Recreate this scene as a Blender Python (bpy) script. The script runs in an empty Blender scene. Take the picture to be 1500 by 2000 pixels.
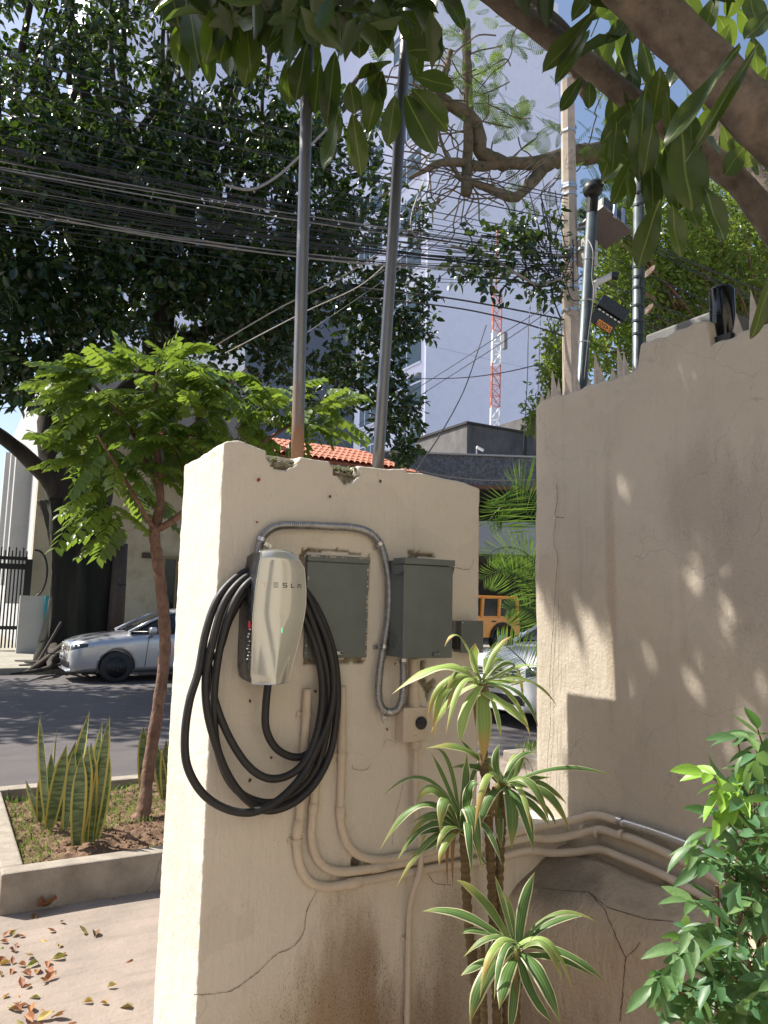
import bpy, bmesh, math, random
import numpy as np
from math import sin, cos, pi, radians, sqrt, tan, atan2
from mathutils import Vector, Matrix, Quaternion

random.seed(7)
rng = np.random.default_rng(11)
scene = bpy.context.scene
COL = scene.collection

# ------------------------------------------------------------------ camera
CAM_H = 1.6
FPX, PITCH, ROLL, YAW = 1480.0, radians(7.1), radians(1.3), radians(30)
_fw = Vector((sin(YAW) * cos(PITCH), cos(YAW) * cos(PITCH), sin(PITCH)))
_r0 = Vector((cos(YAW), -sin(YAW), 0))
_u0 = _r0.cross(_fw)
_R = _r0 * cos(ROLL) + _u0 * sin(ROLL)
_U = _u0 * cos(ROLL) - _r0 * sin(ROLL)
_C = Vector((0, 0, CAM_H))
cam_data = bpy.data.cameras.new('camera')
cam = bpy.data.objects.new('camera', cam_data)
COL.objects.link(cam)
cam.matrix_world = Matrix.Translation(_C) @ Matrix((_R, _U, -_fw)).transposed().to_4x4()
cam_data.sensor_fit = 'VERTICAL'
cam_data.sensor_height = 24.0
cam_data.lens = 24.0 * FPX / 2000.0
cam_data.clip_start = 0.05
cam_data.clip_end = 2000
scene.camera = cam

# ------------------------------------------------------------------ sky, sun, exposure
SUN = Vector((0.39, -0.385, -0.672)).normalized()          # the way the light travels
world = bpy.data.worlds.new('World')
scene.world = world
world.use_nodes = True
wn = world.node_tree.nodes
bg = wn['Background']
sky = wn.new('ShaderNodeTexSky')
sky.sky_type = 'NISHITA'
sky.sun_disc = False
sky.sun_elevation = math.asin(-SUN.z)
sky.sun_rotation = atan2(-SUN.x, -SUN.y)
sky.air_density = 1.0
sky.dust_density = 2.0
world.node_tree.links.new(sky.outputs[0], bg.inputs[0])
bg.inputs[1].default_value = 0.10
sun_data = bpy.data.lights.new('sun', 'SUN')
sun_data.energy = 4.8
sun_data.angle = radians(0.55)
sun_data.color = (1.0, 0.94, 0.84)
sun = bpy.data.objects.new('sun', sun_data)
COL.objects.link(sun)
sun.rotation_euler = SUN.to_track_quat('-Z', 'Y').to_euler()
vs = scene.view_settings
vs.view_transform = 'Standard'
vs.look = 'None'
vs.exposure = 0.95
vs.gamma = 1.0
vs.use_curve_mapping = False
scene.cycles.max_bounces = 6
scene.cycles.diffuse_bounces = 4
scene.cycles.transmission_bounces = 4

# ------------------------------------------------------------------ placing helpers
def ray(px, py):
    return _fw + _R * ((px - 750) / FPX) - _U * ((py - 1000) / FPX)
def on(px, py, ax, v):
    """point of a real plane (x, y or z = v) seen at that spot of the photograph"""
    d = ray(px, py); i = 'xyz'.index(ax)
    return _C + d * ((v - _C[i]) / d[i])
def at(px, py, D):
    return _C + ray(px, py) * D

# ------------------------------------------------------------------ value noise
_perm = rng.permutation(256)
_vals = rng.random(256)
def vnoise(p):
    p = np.asarray(p, float); i = np.floor(p).astype(int); f = p - i
    f = f * f * (3 - 2 * f); out = 0
    for dx in (0, 1):
        for dy in (0, 1):
            for dz in (0, 1):
                h = _perm[(_perm[(_perm[(i[:, 0] + dx) & 255] + i[:, 1] + dy) & 255] + i[:, 2] + dz) & 255]
                w = (f[:, 0] if dx else 1 - f[:, 0]) * (f[:, 1] if dy else 1 - f[:, 1]) * (f[:, 2] if dz else 1 - f[:, 2])
                out = out + w * _vals[h]
    return out * 2 - 1
def fbm(p, oct=3):
    p = np.asarray(p, float); s = 0; a = 1.0
    for k in range(oct):
        s = s + a * vnoise(p * (2 ** k) + 17.3 * k); a *= 0.5
    return s
def inpoly(X, Y, poly):
    c = np.zeros(X.shape, bool); n = len(poly); j = n - 1
    for i in range(n):
        xi, yi = poly[i]; xj, yj = poly[j]
        c ^= ((yi > Y) != (yj > Y)) & (X < (xj - xi) * (Y - yi) / (yj - yi + 1e-12) + xi)
        j = i
    return c

# ------------------------------------------------------------------ materials
def srgb(r, g, b):
    f = lambda c: (c / 255 / 12.92) if c / 255 <= 0.04045 else ((c / 255 + 0.055) / 1.055) ** 2.4
    return (f(r), f(g), f(b), 1)
class NT:
    def __init__(s, name):
        s.m = bpy.data.materials.new(name); s.m.use_nodes = True
        s.t = s.m.node_tree; s.n = s.t.nodes; s.b = s.n['Principled BSDF']; s.out = s.n['Material Output']
    def new(s, typ, **kw):
        n = s.n.new(typ)
        for k, v in kw.items():
            if k.startswith('i_'):
                n.inputs[int(k[2:]) if k[2:].isdigit() else k[2:]].default_value = v
            else: setattr(n, k, v)
        return n
    def link(s, a, b): s.t.links.new(a, b)
    def coords(s, scale=(1, 1, 1), kind='Object', rot=(0, 0, 0)):
        c = s.new('ShaderNodeTexCoord'); m = s.new('ShaderNodeMapping')
        m.inputs['Scale'].default_value = scale; m.inputs['Rotation'].default_value = rot
        s.link(c.outputs[kind], m.inputs[0]); return m.outputs[0]
    def geo(s, scale=(1, 1, 1), rot=(0, 0, 0)):
        g = s.new('ShaderNodeNewGeometry'); m = s.new('ShaderNodeMapping')
        m.inputs['Scale'].default_value = scale; m.inputs['Rotation'].default_value = rot
        s.link(g.outputs['Position'], m.inputs[0]); return m.outputs[0]
    def noise(s, vec, scale, detail=4, rough=0.55, dist=0.0):
        n = s.new('ShaderNodeTexNoise'); n.inputs['Scale'].default_value = scale
        n.inputs['Detail'].default_value = detail; n.inputs['Roughness'].default_value = rough
        n.inputs['Distortion'].default_value = dist
        if vec is not None: s.link(vec, n.inputs['Vector'])
        return n.outputs['Fac']
    def ramp(s, fac, stops):
        r = s.new('ShaderNodeValToRGB'); e = r.color_ramp.elements
        while len(e) < len(stops): e.new(0.5)
        for k, (p, c) in enumerate(stops):
            e[k].position = p; e[k].color = c if len(c) == 4 else (*c, 1)
        s.link(fac, r.inputs[0]); return r.outputs[0]
    def mix(s, fac, a, b, mode='MIX'):
        m = s.new('ShaderNodeMix', data_type='RGBA', blend_type=mode)
        for sock, v in ((m.inputs[0], fac), (m.inputs[6], a), (m.inputs[7], b)):
            if isinstance(v, (int, float)): sock.default_value = v
            elif isinstance(v, tuple): sock.default_value = v if len(v) == 4 else (*v, 1)
            else: s.link(v, sock)
        return m.outputs[2]
    def math(s, op, a, b=0.0):
        m = s.new('ShaderNodeMath', operation=op)
        for sock, v in ((m.inputs[0], a), (m.inputs[1], b)):
            if isinstance(v, (int, float)): sock.default_value = v
            else: s.link(v, sock)
        return m.outputs[0]
    def range(s, v, a, b, c=0.0, d=1.0):
        m = s.new('ShaderNodeMapRange', interpolation_type='SMOOTHSTEP')
        s.link(v, m.inputs[0])
        for k, x in enumerate((a, b, c, d)): m.inputs[k + 1].default_value = x
        return m.outputs[0]
    def attr(s, name):
        a = s.new('ShaderNodeAttribute', attribute_name=name); return a.outputs['Fac']
    def bump(s, h, strength=0.3, dist=0.01):
        b = s.new('ShaderNodeBump'); b.inputs['Strength'].default_value = strength; b.inputs['Distance'].default_value = dist
        s.link(h, b.inputs['Height']); s.link(b.outputs[0], s.b.inputs['Normal']); return b
    def set(s, color=None, rough=None, metal=None, **kw):
        for key, v in (('Base Color', color), ('Roughness', rough), ('Metallic', metal)):
            if v is None: continue
            if isinstance(v, (int, float)): s.b.inputs[key].default_value = v
            elif isinstance(v, tuple): s.b.inputs[key].default_value = v if len(v) == 4 else (*v, 1)
            else: s.link(v, s.b.inputs[key])
        for k, v in kw.items(): s.b.inputs[k.replace('_', ' ')].default_value = v
        return s.m
MATS = {}
def plain(name, col, rough=0.6, metal=0.0, var=0.12, scale=20, bump=0.0, coat=0.0):
    """paint, metal or plastic with slight mottling"""
    if name in MATS: return MATS[name]
    t = NT(name); v = t.coords()
    n = t.noise(v, scale, 5)
    dark = tuple(c * (1 - var) for c in col[:3]); light = tuple(min(1, c * (1 + var)) for c in col[:3])
    c = t.ramp(n, [(0.3, dark), (0.7, light)])
    r = t.range(n, 0.2, 0.8, max(0.02, rough - 0.08), min(1, rough + 0.08))
    t.set(c, r, metal)
    if coat: t.b.inputs['Coat Weight'].default_value = coat; t.b.inputs['Coat Roughness'].default_value = 0.05
    if bump: t.bump(t.noise(v, scale * 6, 3), bump, 0.004)
    MATS[name] = t.m; return t.m

def plaster(name, base, dirty, stain=None, chip=False, streak=True, bump=0.35, patchy=0.5, speck=0.6):
    t = NT(name); p = t.geo()
    big = t.noise(p, 2.3, 6, 0.6); mid = t.noise(p, 11, 5, 0.6); fine = t.noise(p, 90, 4)
    c = t.mix(t.range(big, 0.42, 0.75, 0, patchy), base, dirty)
    c = t.mix(t.range(mid, 0.52, 0.8, 0, 0.35), c, tuple(x * 0.8 for x in dirty[:3]))
    if streak:
        st = t.noise(t.geo((14, 14, 0.9)), 1.0, 5, 0.65)
        c = t.mix(t.range(st, 0.55, 0.8, 0, 0.42), c, tuple(x * 0.72 for x in dirty[:3]))
    spk = t.noise(p, 160, 2)
    c = t.mix(t.range(spk, 0.66, 0.74, 0, 0.5), c, tuple(x * 0.55 for x in dirty[:3]))
    if stain:
        for (cx, cy, cz, sx, sz, colr, amt) in stain:          # rust-brown damp marks with ragged outlines
            s = t.new('ShaderNodeSeparateXYZ'); t.link(t.geo(), s.inputs[0])
            dx = t.math('DIVIDE', t.math('SUBTRACT', s.outputs[0], cx), sx)
            dy = t.math('DIVIDE', t.math('SUBTRACT', s.outputs[1], cy), sx)
            dz = t.math('DIVIDE', t.math('SUBTRACT', s.outputs[2], cz), sz)
            d = t.math('SQRT', t.math('ADD', t.math('ADD', t.math('MULTIPLY', dx, dx), t.math('MULTIPLY', dy, dy)), t.math('MULTIPLY', dz, dz)))
            d = t.math('ADD', d, t.math('MULTIPLY', t.math('SUBTRACT', t.noise(t.geo((9, 9, 2.2)), 1.0, 6, 0.7), 0.5), 1.5))
            c = t.mix(t.range(d, 0.35, 1.15, amt, 0.0), c, colr)
            sp = t.noise(t.geo((1, 1, 0.5)), 330, 2)
            c = t.mix(t.math('MULTIPLY', t.range(sp, 0.55, 0.68), t.range(d, 0.5, 1.4, speck, 0.0)), c, (0.05, 0.03, 0.018))
    wv = t.new('ShaderNodeVectorMath', operation='ADD'); nz_ = t.new('ShaderNodeTexNoise'); nz_.inputs['Scale'].default_value = 3.5; nz_.inputs['Detail'].default_value = 5
    t.link(p, nz_.inputs['Vector']); sc_ = t.new('ShaderNodeVectorMath', operation='SCALE'); t.link(nz_.outputs['Color'], sc_.inputs[0]); sc_.inputs['Scale'].default_value = 0.35
    t.link(p, wv.inputs[0]); t.link(sc_.outputs[0], wv.inputs[1])
    vo = t.new('ShaderNodeTexVoronoi', feature='DISTANCE_TO_EDGE'); vo.inputs['Scale'].default_value = 2.6; t.link(wv.outputs[0], vo.inputs['Vector'])
    hair = t.math('MULTIPLY', t.range(vo.outputs['Distance'], 0.0, 0.006, 1.0, 0.0), t.range(t.noise(p, 1.7, 3), 0.50, 0.62))
    c = t.mix(t.math('MULTIPLY', hair, 0.32), c, tuple(x * 0.35 for x in dirty[:3]))
    rp = t.new('ShaderNodeTexVoronoi', feature='F1'); rp.inputs['Scale'].default_value = 1.5; t.link(wv.outputs[0], rp.inputs['Vector'])
    rs_ = t.new('ShaderNodeSeparateColor'); t.link(rp.outputs['Color'], rs_.inputs[0])
    c = t.mix(t.range(rs_.outputs[0], 0.3, 1.0, 0.0, 0.22), c, tuple(x * 0.86 for x in dirty[:3]))
    if chip:
        ch = t.attr('chip')
        cc = t.ramp(t.noise(p, 45, 5, 0.7), [(0.3, (0.06, 0.05, 0.035)), (0.5, (0.2, 0.17, 0.12)), (0.62, (0.3, 0.27, 0.2)), (0.8, (0.11, 0.12, 0.04))])
        c = t.mix(ch, c, cc)
    t.set(c, 0.88)
    h = t.math('ADD', t.math('MULTIPLY', fine, 0.5), t.math('ADD', t.math('MULTIPLY', mid, 1.2), t.noise(t.geo((60, 60, 12)), 1.0, 4)))
    t.bump(h, bump, 0.012)
    return t.m

M_PILLAR = plaster('pillar_plaster', (0.64, 0.595, 0.515), (0.54, 0.49, 0.41), chip=True, stain=[
    (1.06, 2.0, 0.40, 0.17, 0.42, (0.22, 0.13, 0.06), 0.7), (1.25, 2.0, 0.25, 0.30, 0.35, (0.22, 0.14, 0.075), 0.6),
    (0.92, 2.0, 0.30, 0.25, 0.30, (0.36, 0.24, 0.12), 0.5), (1.45, 2.0, 0.4, 0.15, 0.5, (0.24, 0.17, 0.10), 0.5)])
M_WALL = plaster('wall_plaster', (0.49, 0.435, 0.355), (0.40, 0.35, 0.285), stain=[
    (1.91, 1.45, 1.95, 0.16, 0.22, (0.30, 0.25, 0.20), 0.55), (1.91, 1.80, 1.75, 0.03, 0.5, (0.36, 0.28, 0.20), 0.55),
    (1.91, 1.25, 1.75, 0.22, 0.35, (0.29, 0.25, 0.21), 0.5)], speck=0.2)
M_BLOCK = plaster('mound_plaster', (0.50, 0.415, 0.31), (0.38, 0.30, 0.21), stain=[
    (1.75, 1.95, 0.76, 0.25, 0.10, (0.13, 0.115, 0.085), 0.7), (1.72, 1.8, 0.1, 0.4, 0.4, (0.20, 0.13, 0.075), 0.6)], bump=0.6)
M_CREAM = plaster('cream_house_plaster', (0.50, 0.44, 0.33), (0.36, 0.30, 0.21), patchy=0.8)
M_WHITEWALL = plaster('white_house_plaster', (0.46, 0.46, 0.46), (0.40, 0.40, 0.40))
M_LAV = plaster('tower_paint', (0.76, 0.80, 0.97), (0.73, 0.77, 0.96), streak=False, bump=0.05, patchy=0.3)
M_STUCCO = None

def concrete(name, a, b, scale=6, bump=0.3, streak=None):
    t = NT(name); p = t.geo()
    n1 = t.noise(p, scale, 6, 0.65); n2 = t.noise(p, scale * 14, 4)
    c = t.ramp(n1, [(0.3, b), (0.62, a)])
    if streak:
        s = t.noise(t.geo(streak[0], streak[1]), 1.0, 5, 0.6)
        c = t.mix(t.range(s, 0.45, 0.75, 0, 0.45), c, tuple(x * 0.72 for x in b[:3]))
    c = t.mix(t.range(n2, 0.6, 0.75, 0, 0.35), c, tuple(x * 0.6 for x in b[:3]))
    wv = t.new('ShaderNodeVectorMath', operation='ADD'); nz_ = t.new('ShaderNodeTexNoise'); nz_.inputs['Scale'].default_value = 2.0; nz_.inputs['Detail'].default_value = 6
    t.link(p, nz_.inputs['Vector']); t.link(p, wv.inputs[0]); t.link(nz_.outputs['Color'], wv.inputs[1])
    vo = t.new('ShaderNodeTexVoronoi', feature='DISTANCE_TO_EDGE'); vo.inputs['Scale'].default_value = 0.9; t.link(wv.outputs[0], vo.inputs['Vector'])
    c = t.mix(t.math('MULTIPLY', t.range(vo.outputs['Distance'], 0.0, 0.007, 0.7, 0.0), t.range(t.noise(p, 0.9, 2), 0.45, 0.55)), c, tuple(x * 0.3 for x in b[:3]))
    c = t.mix(t.range(t.noise(p, 0.8, 6, 0.7), 0.52, 0.72, 0, 0.35), c, tuple(x * 0.62 for x in b[:3]))
    t.set(c, 0.9); t.bump(t.math('ADD', n2, t.math('MULTIPLY', n1, 2)), bump, 0.01)
    return t.m
M_DRIVE = concrete('driveway_concrete', (0.30, 0.245, 0.205), (0.225, 0.185, 0.155), 3.0, 0.4, ((2.0, 16, 4), (0, 0, radians(-12))))
M_KERB = concrete('kerb_concrete', (0.33, 0.29, 0.24), (0.21, 0.18, 0.145), 7, 0.4)
M_ROAD = concrete('asphalt', (0.098, 0.088, 0.088), (0.072, 0.066, 0.067), 1.2, 0.25, ((0.4, 5, 1), (0, 0, 0)))
M_SIDEWALK = concrete('sidewalk_concrete', (0.30, 0.28, 0.23), (0.20, 0.19, 0.15), 2.0, 0.3)
M_DARKCON = concrete('dark_weathered_concrete', (0.16, 0.15, 0.15), (0.07, 0.07, 0.07), 0.6, 0.3, ((1.5, 1.5, 0.15), (0, 0, 0)))
M_POLECON = concrete('pole_concrete', (0.46, 0.38, 0.31), (0.32, 0.27, 0.22), 5, 0.3)
M_SOIL = concrete('soil', (0.24, 0.145, 0.085), (0.13, 0.075, 0.045), 14, 1.0)
M_GROUND = concrete('earth', (0.42, 0.38, 0.33), (0.33, 0.30, 0.26), 1.0, 0.4)
def stucco():
    t = NT('grey_stucco'); p = t.geo()
    n = t.noise(p, 7.5, 3, 0.5, 0.6)
    c = t.ramp(n, [(0.4, (0.11, 0.115, 0.13)), (0.6, (0.19, 0.195, 0.215))])
    t.set(c, 0.95); t.bump(n, 1.0, 0.09); return t.m
M_STUCCO = stucco()

M_CABLE = plain('black_rubber', (0.018, 0.018, 0.020), 0.55, 0, 0.2, 60, 0.1)
M_BLACKPL = plain('black_plastic', (0.012, 0.013, 0.017), 0.3, 0, 0.2, 30)
M_GALV = plain('galvanised_steel', (0.42, 0.45, 0.48), 0.42, 0.85, 0.3, 45)
M_FLEX = plain('flexible_steel', (0.36, 0.36, 0.36), 0.38, 0.9, 0.25, 60)
M_CLAMP = plain('clamp_steel', (0.5, 0.51, 0.52), 0.3, 0.95, 0.2, 80)
M_BOXGREY = plain('grey_enamel', (0.115, 0.135, 0.13), 0.42, 0.0, 0.12, 14, 0.05)
M_PAINTPIPE = plaster('painted_conduit', (0.60, 0.52, 0.42), (0.46, 0.38, 0.29), streak=False, bump=0.25)
M_RUSTPOLE = None
def polemat():
    t = NT('rusting_pole'); g = t.geo((8, 8, 1.2)); n = t.noise(g, 1.0, 6, 0.7)
    s = t.new('ShaderNodeSeparateXYZ'); t.link(t.geo(), s.inputs[0])
    k = t.math('ADD', n, t.range(s.outputs[2], 2.10, 2.22, 0.16, 0.0))
    f = t.range(k, 0.60, 0.74)
    t.set(t.mix(f, (0.20, 0.20, 0.205), (0.20, 0.11, 0.065)), t.range(f, 0, 1, 0.4, 0.85), t.range(f, 0, 1, 0.75, 0.0))
    t.bump(t.noise(t.geo(), 120, 3), 0.15, 0.004); return t.m
M_RUSTPOLE = polemat()
M_BROWNHOLE = concrete('broken_mortar', (0.20, 0.15, 0.10), (0.07, 0.05, 0.035), 40, 0.9)
M_CRACK = plain('crack_dark', (0.09, 0.065, 0.045), 1.0)
M_RED = plain('red_paint_blot', (0.25, 0.02, 0.015), 0.7)
M_GLASSDARK = plain('dark_glass', (0.015, 0.018, 0.02), 0.06, 0, 0.1, 3)
M_WINGLASS = plain('tower_window_glass', (0.10, 0.16, 0.20), 0.08, 0, 0.15, 0.3)
M_IRON = plain('black_iron', (0.02, 0.02, 0.02), 0.5, 0.3)
M_WOODPOST = plain('dark_timber', (0.07, 0.05, 0.04), 0.8, 0, 0.3, 12, 0.4)
M_WIRE = plain('black_cable_jacket', (0.02, 0.02, 0.021), 0.5)
M_WIREGREY = plain('grey_cable_jacket', (0.28, 0.26, 0.24), 0.6)
M_WHITE = plain('white_paint', (0.80, 0.80, 0.79), 0.5)
M_REDPAINT = plain('red_orange_paint', (0.52, 0.16, 0.12), 0.6)

def leafmat(name, cols, rough=0.35, trans=0.35, tint='attr', tcol=None, spec=0.5, vein=False):
    """cols: 3 colours of the leaf itself, chosen per leaf"""
    t = NT(name)
    if tint == 'attr': f = t.attr('tint')
    else:
        o = t.new('ShaderNodeObjectInfo'); f = o.outputs['Random']
    n = len(cols)
    c = t.ramp(f, [(k / (n - 1), cols[k]) for k in range(n)])
    c = t.mix(t.range(t.noise(t.coords(), 9 if tint != 'attr' else 3, 3), 0.4, 0.7, 0, 0.35), c, tuple(x * 0.6 for x in cols[0]))
    if vein:
        u = t.attr('rib'); c = t.mix(t.range(u, 0.0, 0.09, 0.55, 0.0), c, (0.30, 0.36, 0.10))
    t.set(c, rough); t.b.inputs['Specular IOR Level'].default_value = spec
    if trans:
        tr = t.new('ShaderNodeBsdfTranslucent'); mx = t.new('ShaderNodeMixShader')
        tc = t.mix(0.6, c, tcol or (0.25, 0.45, 0.04), 'MIX'); t.link(tc, tr.inputs[0])
        mx.inputs[0].default_value = trans
        t.link(t.b.outputs[0], mx.inputs[1]); t.link(tr.outputs[0], mx.inputs[2]); t.link(mx.outputs[0], t.out.inputs[0])
    return t.m
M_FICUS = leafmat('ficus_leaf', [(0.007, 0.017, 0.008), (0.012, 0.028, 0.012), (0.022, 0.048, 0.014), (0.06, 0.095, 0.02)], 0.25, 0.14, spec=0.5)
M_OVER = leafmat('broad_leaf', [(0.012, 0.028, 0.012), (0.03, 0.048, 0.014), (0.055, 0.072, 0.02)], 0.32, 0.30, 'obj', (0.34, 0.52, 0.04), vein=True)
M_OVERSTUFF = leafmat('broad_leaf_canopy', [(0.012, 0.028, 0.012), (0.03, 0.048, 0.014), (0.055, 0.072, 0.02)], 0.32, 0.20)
M_CURRY = leafmat('pinnate_leaf', [(0.045, 0.095, 0.02), (0.095, 0.165, 0.028), (0.20, 0.28, 0.05)], 0.32, 0.35, 'obj', (0.36, 0.52, 0.05))
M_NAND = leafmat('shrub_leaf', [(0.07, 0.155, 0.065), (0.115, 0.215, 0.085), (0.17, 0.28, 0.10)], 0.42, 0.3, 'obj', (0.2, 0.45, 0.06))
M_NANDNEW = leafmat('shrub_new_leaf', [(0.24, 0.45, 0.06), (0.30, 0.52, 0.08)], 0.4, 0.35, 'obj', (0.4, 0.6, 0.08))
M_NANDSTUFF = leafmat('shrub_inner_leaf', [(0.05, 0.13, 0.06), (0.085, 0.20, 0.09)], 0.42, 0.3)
M_BRIGHT = leafmat('sunlit_tree_leaf', [(0.05, 0.09, 0.02), (0.12, 0.18, 0.03), (0.22, 0.29, 0.06)], 0.35, 0.45, tcol=(0.4, 0.55, 0.06))
M_FEATHER = leafmat('feathery_leaf', [(0.09, 0.16, 0.03), (0.17, 0.26, 0.05)], 0.5, 0.35, 'obj', (0.35, 0.5, 0.08))
M_PALM = leafmat('palm_leaf', [(0.05, 0.12, 0.03), (0.10, 0.20, 0.04), (0.16, 0.28, 0.05)], 0.35, 0.35, 'obj', (0.3, 0.5, 0.05))
M_GRASS = leafmat('grass_blade', [(0.09, 0.16, 0.03), (0.16, 0.25, 0.05), (0.30, 0.30, 0.10)], 0.5, 0.35)
M_FALLEN = leafmat('fallen_leaf', [(0.20, 0.06, 0.025), (0.36, 0.15, 0.05), (0.42, 0.30, 0.06), (0.24, 0.30, 0.05), (0.16, 0.07, 0.04)], 0.6, 0.15, 'obj', (0.5, 0.3, 0.1))
def striped(name, centre, dark, margin, tipcol, tipamt):
    """strap leaf: cream margins and pale mid stripe along the blade (UV.x across, UV.y along)"""
    t = NT(name)
    uv = t.new('ShaderNodeTexCoord'); s = t.new('ShaderNodeSeparateXYZ'); t.link(uv.outputs['UV'], s.inputs[0])
    o = t.new('ShaderNodeObjectInfo')
    a = t.math('ABSOLUTE', t.math('SUBTRACT', s.outputs[0], 0.5))
    a2 = t.math('ADD', a, t.math('MULTIPLY', t.math('SUBTRACT', t.noise(t.coords((60, 60, 60)), 0.5, 2), 0.5), 0.05))
    c = t.ramp(a2, [(0.0, centre), (0.05, centre), (0.09, dark), (0.2, centre), (0.3, dark), (0.38, dark), (0.41, margin)])
    c = t.mix(t.range(o.outputs['Random'], 0, 1, 0, 0.55), c, (0.20, 0.27, 0.06))
    tip = t.math('ADD', s.outputs[1], t.math('MULTIPLY', t.math('SUBTRACT', o.outputs['Random'], 0.5), 0.3))
    c = t.mix(t.range(tip, 0.72, 0.98, 0, tipamt), c, tipcol)
    c = t.mix(t.range(t.noise(t.coords((30, 30, 30)), 1.0, 4), 0.6, 0.75, 0, 0.4), c, tipcol)
    t.set(c, 0.5)
    tr = t.new('ShaderNodeBsdfTranslucent'); mx = t.new('ShaderNodeMixShader'); mx.inputs[0].default_value = 0.3
    t.link(c, tr.inputs[0]); t.link(t.b.outputs[0], mx.inputs[1]); t.link(tr.outputs[0], mx.inputs[2]); t.link(mx.outputs[0], t.out.inputs[0])
    return t.m
M_DRAC = striped('striped_strap_leaf', (0.13, 0.25, 0.07), (0.05, 0.12, 0.04), (0.70, 0.68, 0.45), (0.42, 0.36, 0.10), 0.5)
M_DRACY = striped('yellowing_strap_leaf', (0.40, 0.54, 0.16), (0.27, 0.43, 0.10), (0.74, 0.72, 0.46), (0.50, 0.30, 0.10), 0.75)
M_DRACDEAD = striped('dead_strap_leaf', (0.30, 0.17, 0.07), (0.22, 0.12, 0.05), (0.36, 0.24, 0.12), (0.16, 0.07, 0.03), 0.8)
def sansmat():
    t = NT('snake_plant_leaf')
    uv = t.new('ShaderNodeTexCoord'); s = t.new('ShaderNodeSeparateXYZ'); t.link(uv.outputs['UV'], s.inputs[0])
    a = t.math('ABSOLUTE', t.math('SUBTRACT', s.outputs[0], 0.5))
    band = t.noise(t.coords((6, 6, 46)), 1.0, 3, 0.6, 0.4)
    g = t.ramp(band, [(0.42, (0.06, 0.11, 0.05)), (0.56, (0.17, 0.24, 0.11))])
    c = t.mix(t.range(a, 0.33, 0.38), g, (0.50, 0.44, 0.12))
    t.set(c, 0.35); return t.m
M_SANS = sansmat()
def bark(name, a, b, scale=14, sx=(1, 1, 0.3), bump=0.8):
    t = NT(name); v = t.geo(sx); n = t.noise(v, scale, 6, 0.65); n2 = t.noise(t.geo(), scale * 0.25, 4)
    c = t.ramp(n, [(0.32, b), (0.66, a)]); c = t.mix(t.range(n2, 0.5, 0.7, 0, 0.5), c, tuple(x * 0.6 for x in b[:3]))
    t.set(c, 0.9); t.bump(n, bump, 0.02); return t.m
M_BARKDARK = bark('ficus_bark', (0.055, 0.042, 0.032), (0.018, 0.016, 0.012), 3, (1, 1, 0.15), 1.0)
M_BARKTAN = bark('smooth_grey_brown_bark', (0.205, 0.165, 0.13), (0.07, 0.053, 0.042), 13, (1, 1, 1), 0.9)
M_BARKRED = bark('reddish_bark', (0.25, 0.15, 0.105), (0.12, 0.065, 0.045), 26, (1, 1, 0.7), 0.9)
M_BARKMOSS = bark('mossy_bark', (0.19, 0.14, 0.09), (0.06, 0.055, 0.03), 6, (1, 1, 1), 1.0)
M_STEM = bark('ringed_stem', (0.27, 0.19, 0.085), (0.11, 0.085, 0.045), 55, (0.2, 0.2, 3), 0.9)
M_TILE = plain('terracotta', (0.44, 0.155, 0.09), 0.8, 0, 0.25, 6, 0.2)

# ------------------------------------------------------------------ mesh helpers
def base_of(p):
    v = Vector((0, 0, 0))
    while p is not None: v = v + p.location; p = p.parent
    return v
def mesh(name, V, Fc, mat, smooth=False, attrs=None, uv=None):
    me = bpy.data.meshes.new(name)
    me.from_pydata([tuple(v) for v in V] if not isinstance(V, np.ndarray) else V.tolist(), [], Fc if not isinstance(Fc, np.ndarray) else Fc.tolist())
    if mat: me.materials.append(mat)
    if smooth: me.polygons.foreach_set('use_smooth', [True] * len(me.polygons))
    for k, a in (attrs or {}).items():
        at_ = me.attributes.new(k, 'FLOAT', 'POINT'); at_.data.foreach_set('value', np.asarray(a, np.float32))
    if uv is not None:
        l = me.uv_layers.new(name='UVMap'); idx = np.zeros(len(me.loops), np.int32); me.loops.foreach_get('vertex_index', idx)
        l.data.foreach_set('uv', np.asarray(uv, np.float32)[idx].ravel())
    me.update(); return me
def obj(name, V, Fc, mat, parent=None, smooth=False, attrs=None, uv=None, label=None):
    """one mesh object from world coordinates"""
    off = base_of(parent)
    V = np.asarray([tuple(v) for v in V] if not isinstance(V, np.ndarray) else V, float) - np.array(off)
    o = bpy.data.objects.new(name, mesh(name, V, Fc, mat, smooth, attrs, uv)); COL.objects.link(o)
    o.parent = parent
    if label: o['label'] = label
    return o
def tag(o, label, cat, group=None):
    o['label'] = label; o['category'] = cat; o['kind'] = 'thing'
    if group: o['group'] = group
    return o
def thing(name, label, cat, loc=(0, 0, 0), group=None):
    o = bpy.data.objects.new(name, None); o.location = loc; o.empty_display_size = 0.1; COL.objects.link(o)
    return tag(o, label, cat, group)
def setting(o, kind='structure', label=None):
    o['kind'] = kind
    if label: o['label'] = label
    return o
class MB:
    def __init__(s): s.V = []; s.F = []; s.n = 0
    def add(s, V, Fc):
        s.V.extend([tuple(v) for v in V]); s.F.extend([tuple(i + s.n for i in f) for f in Fc]); s.n = len(s.V); return s
    def obj(s, name, mat, parent=None, smooth=False, **k): return obj(name, s.V, s.F, mat, parent, smooth, **k)
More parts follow.
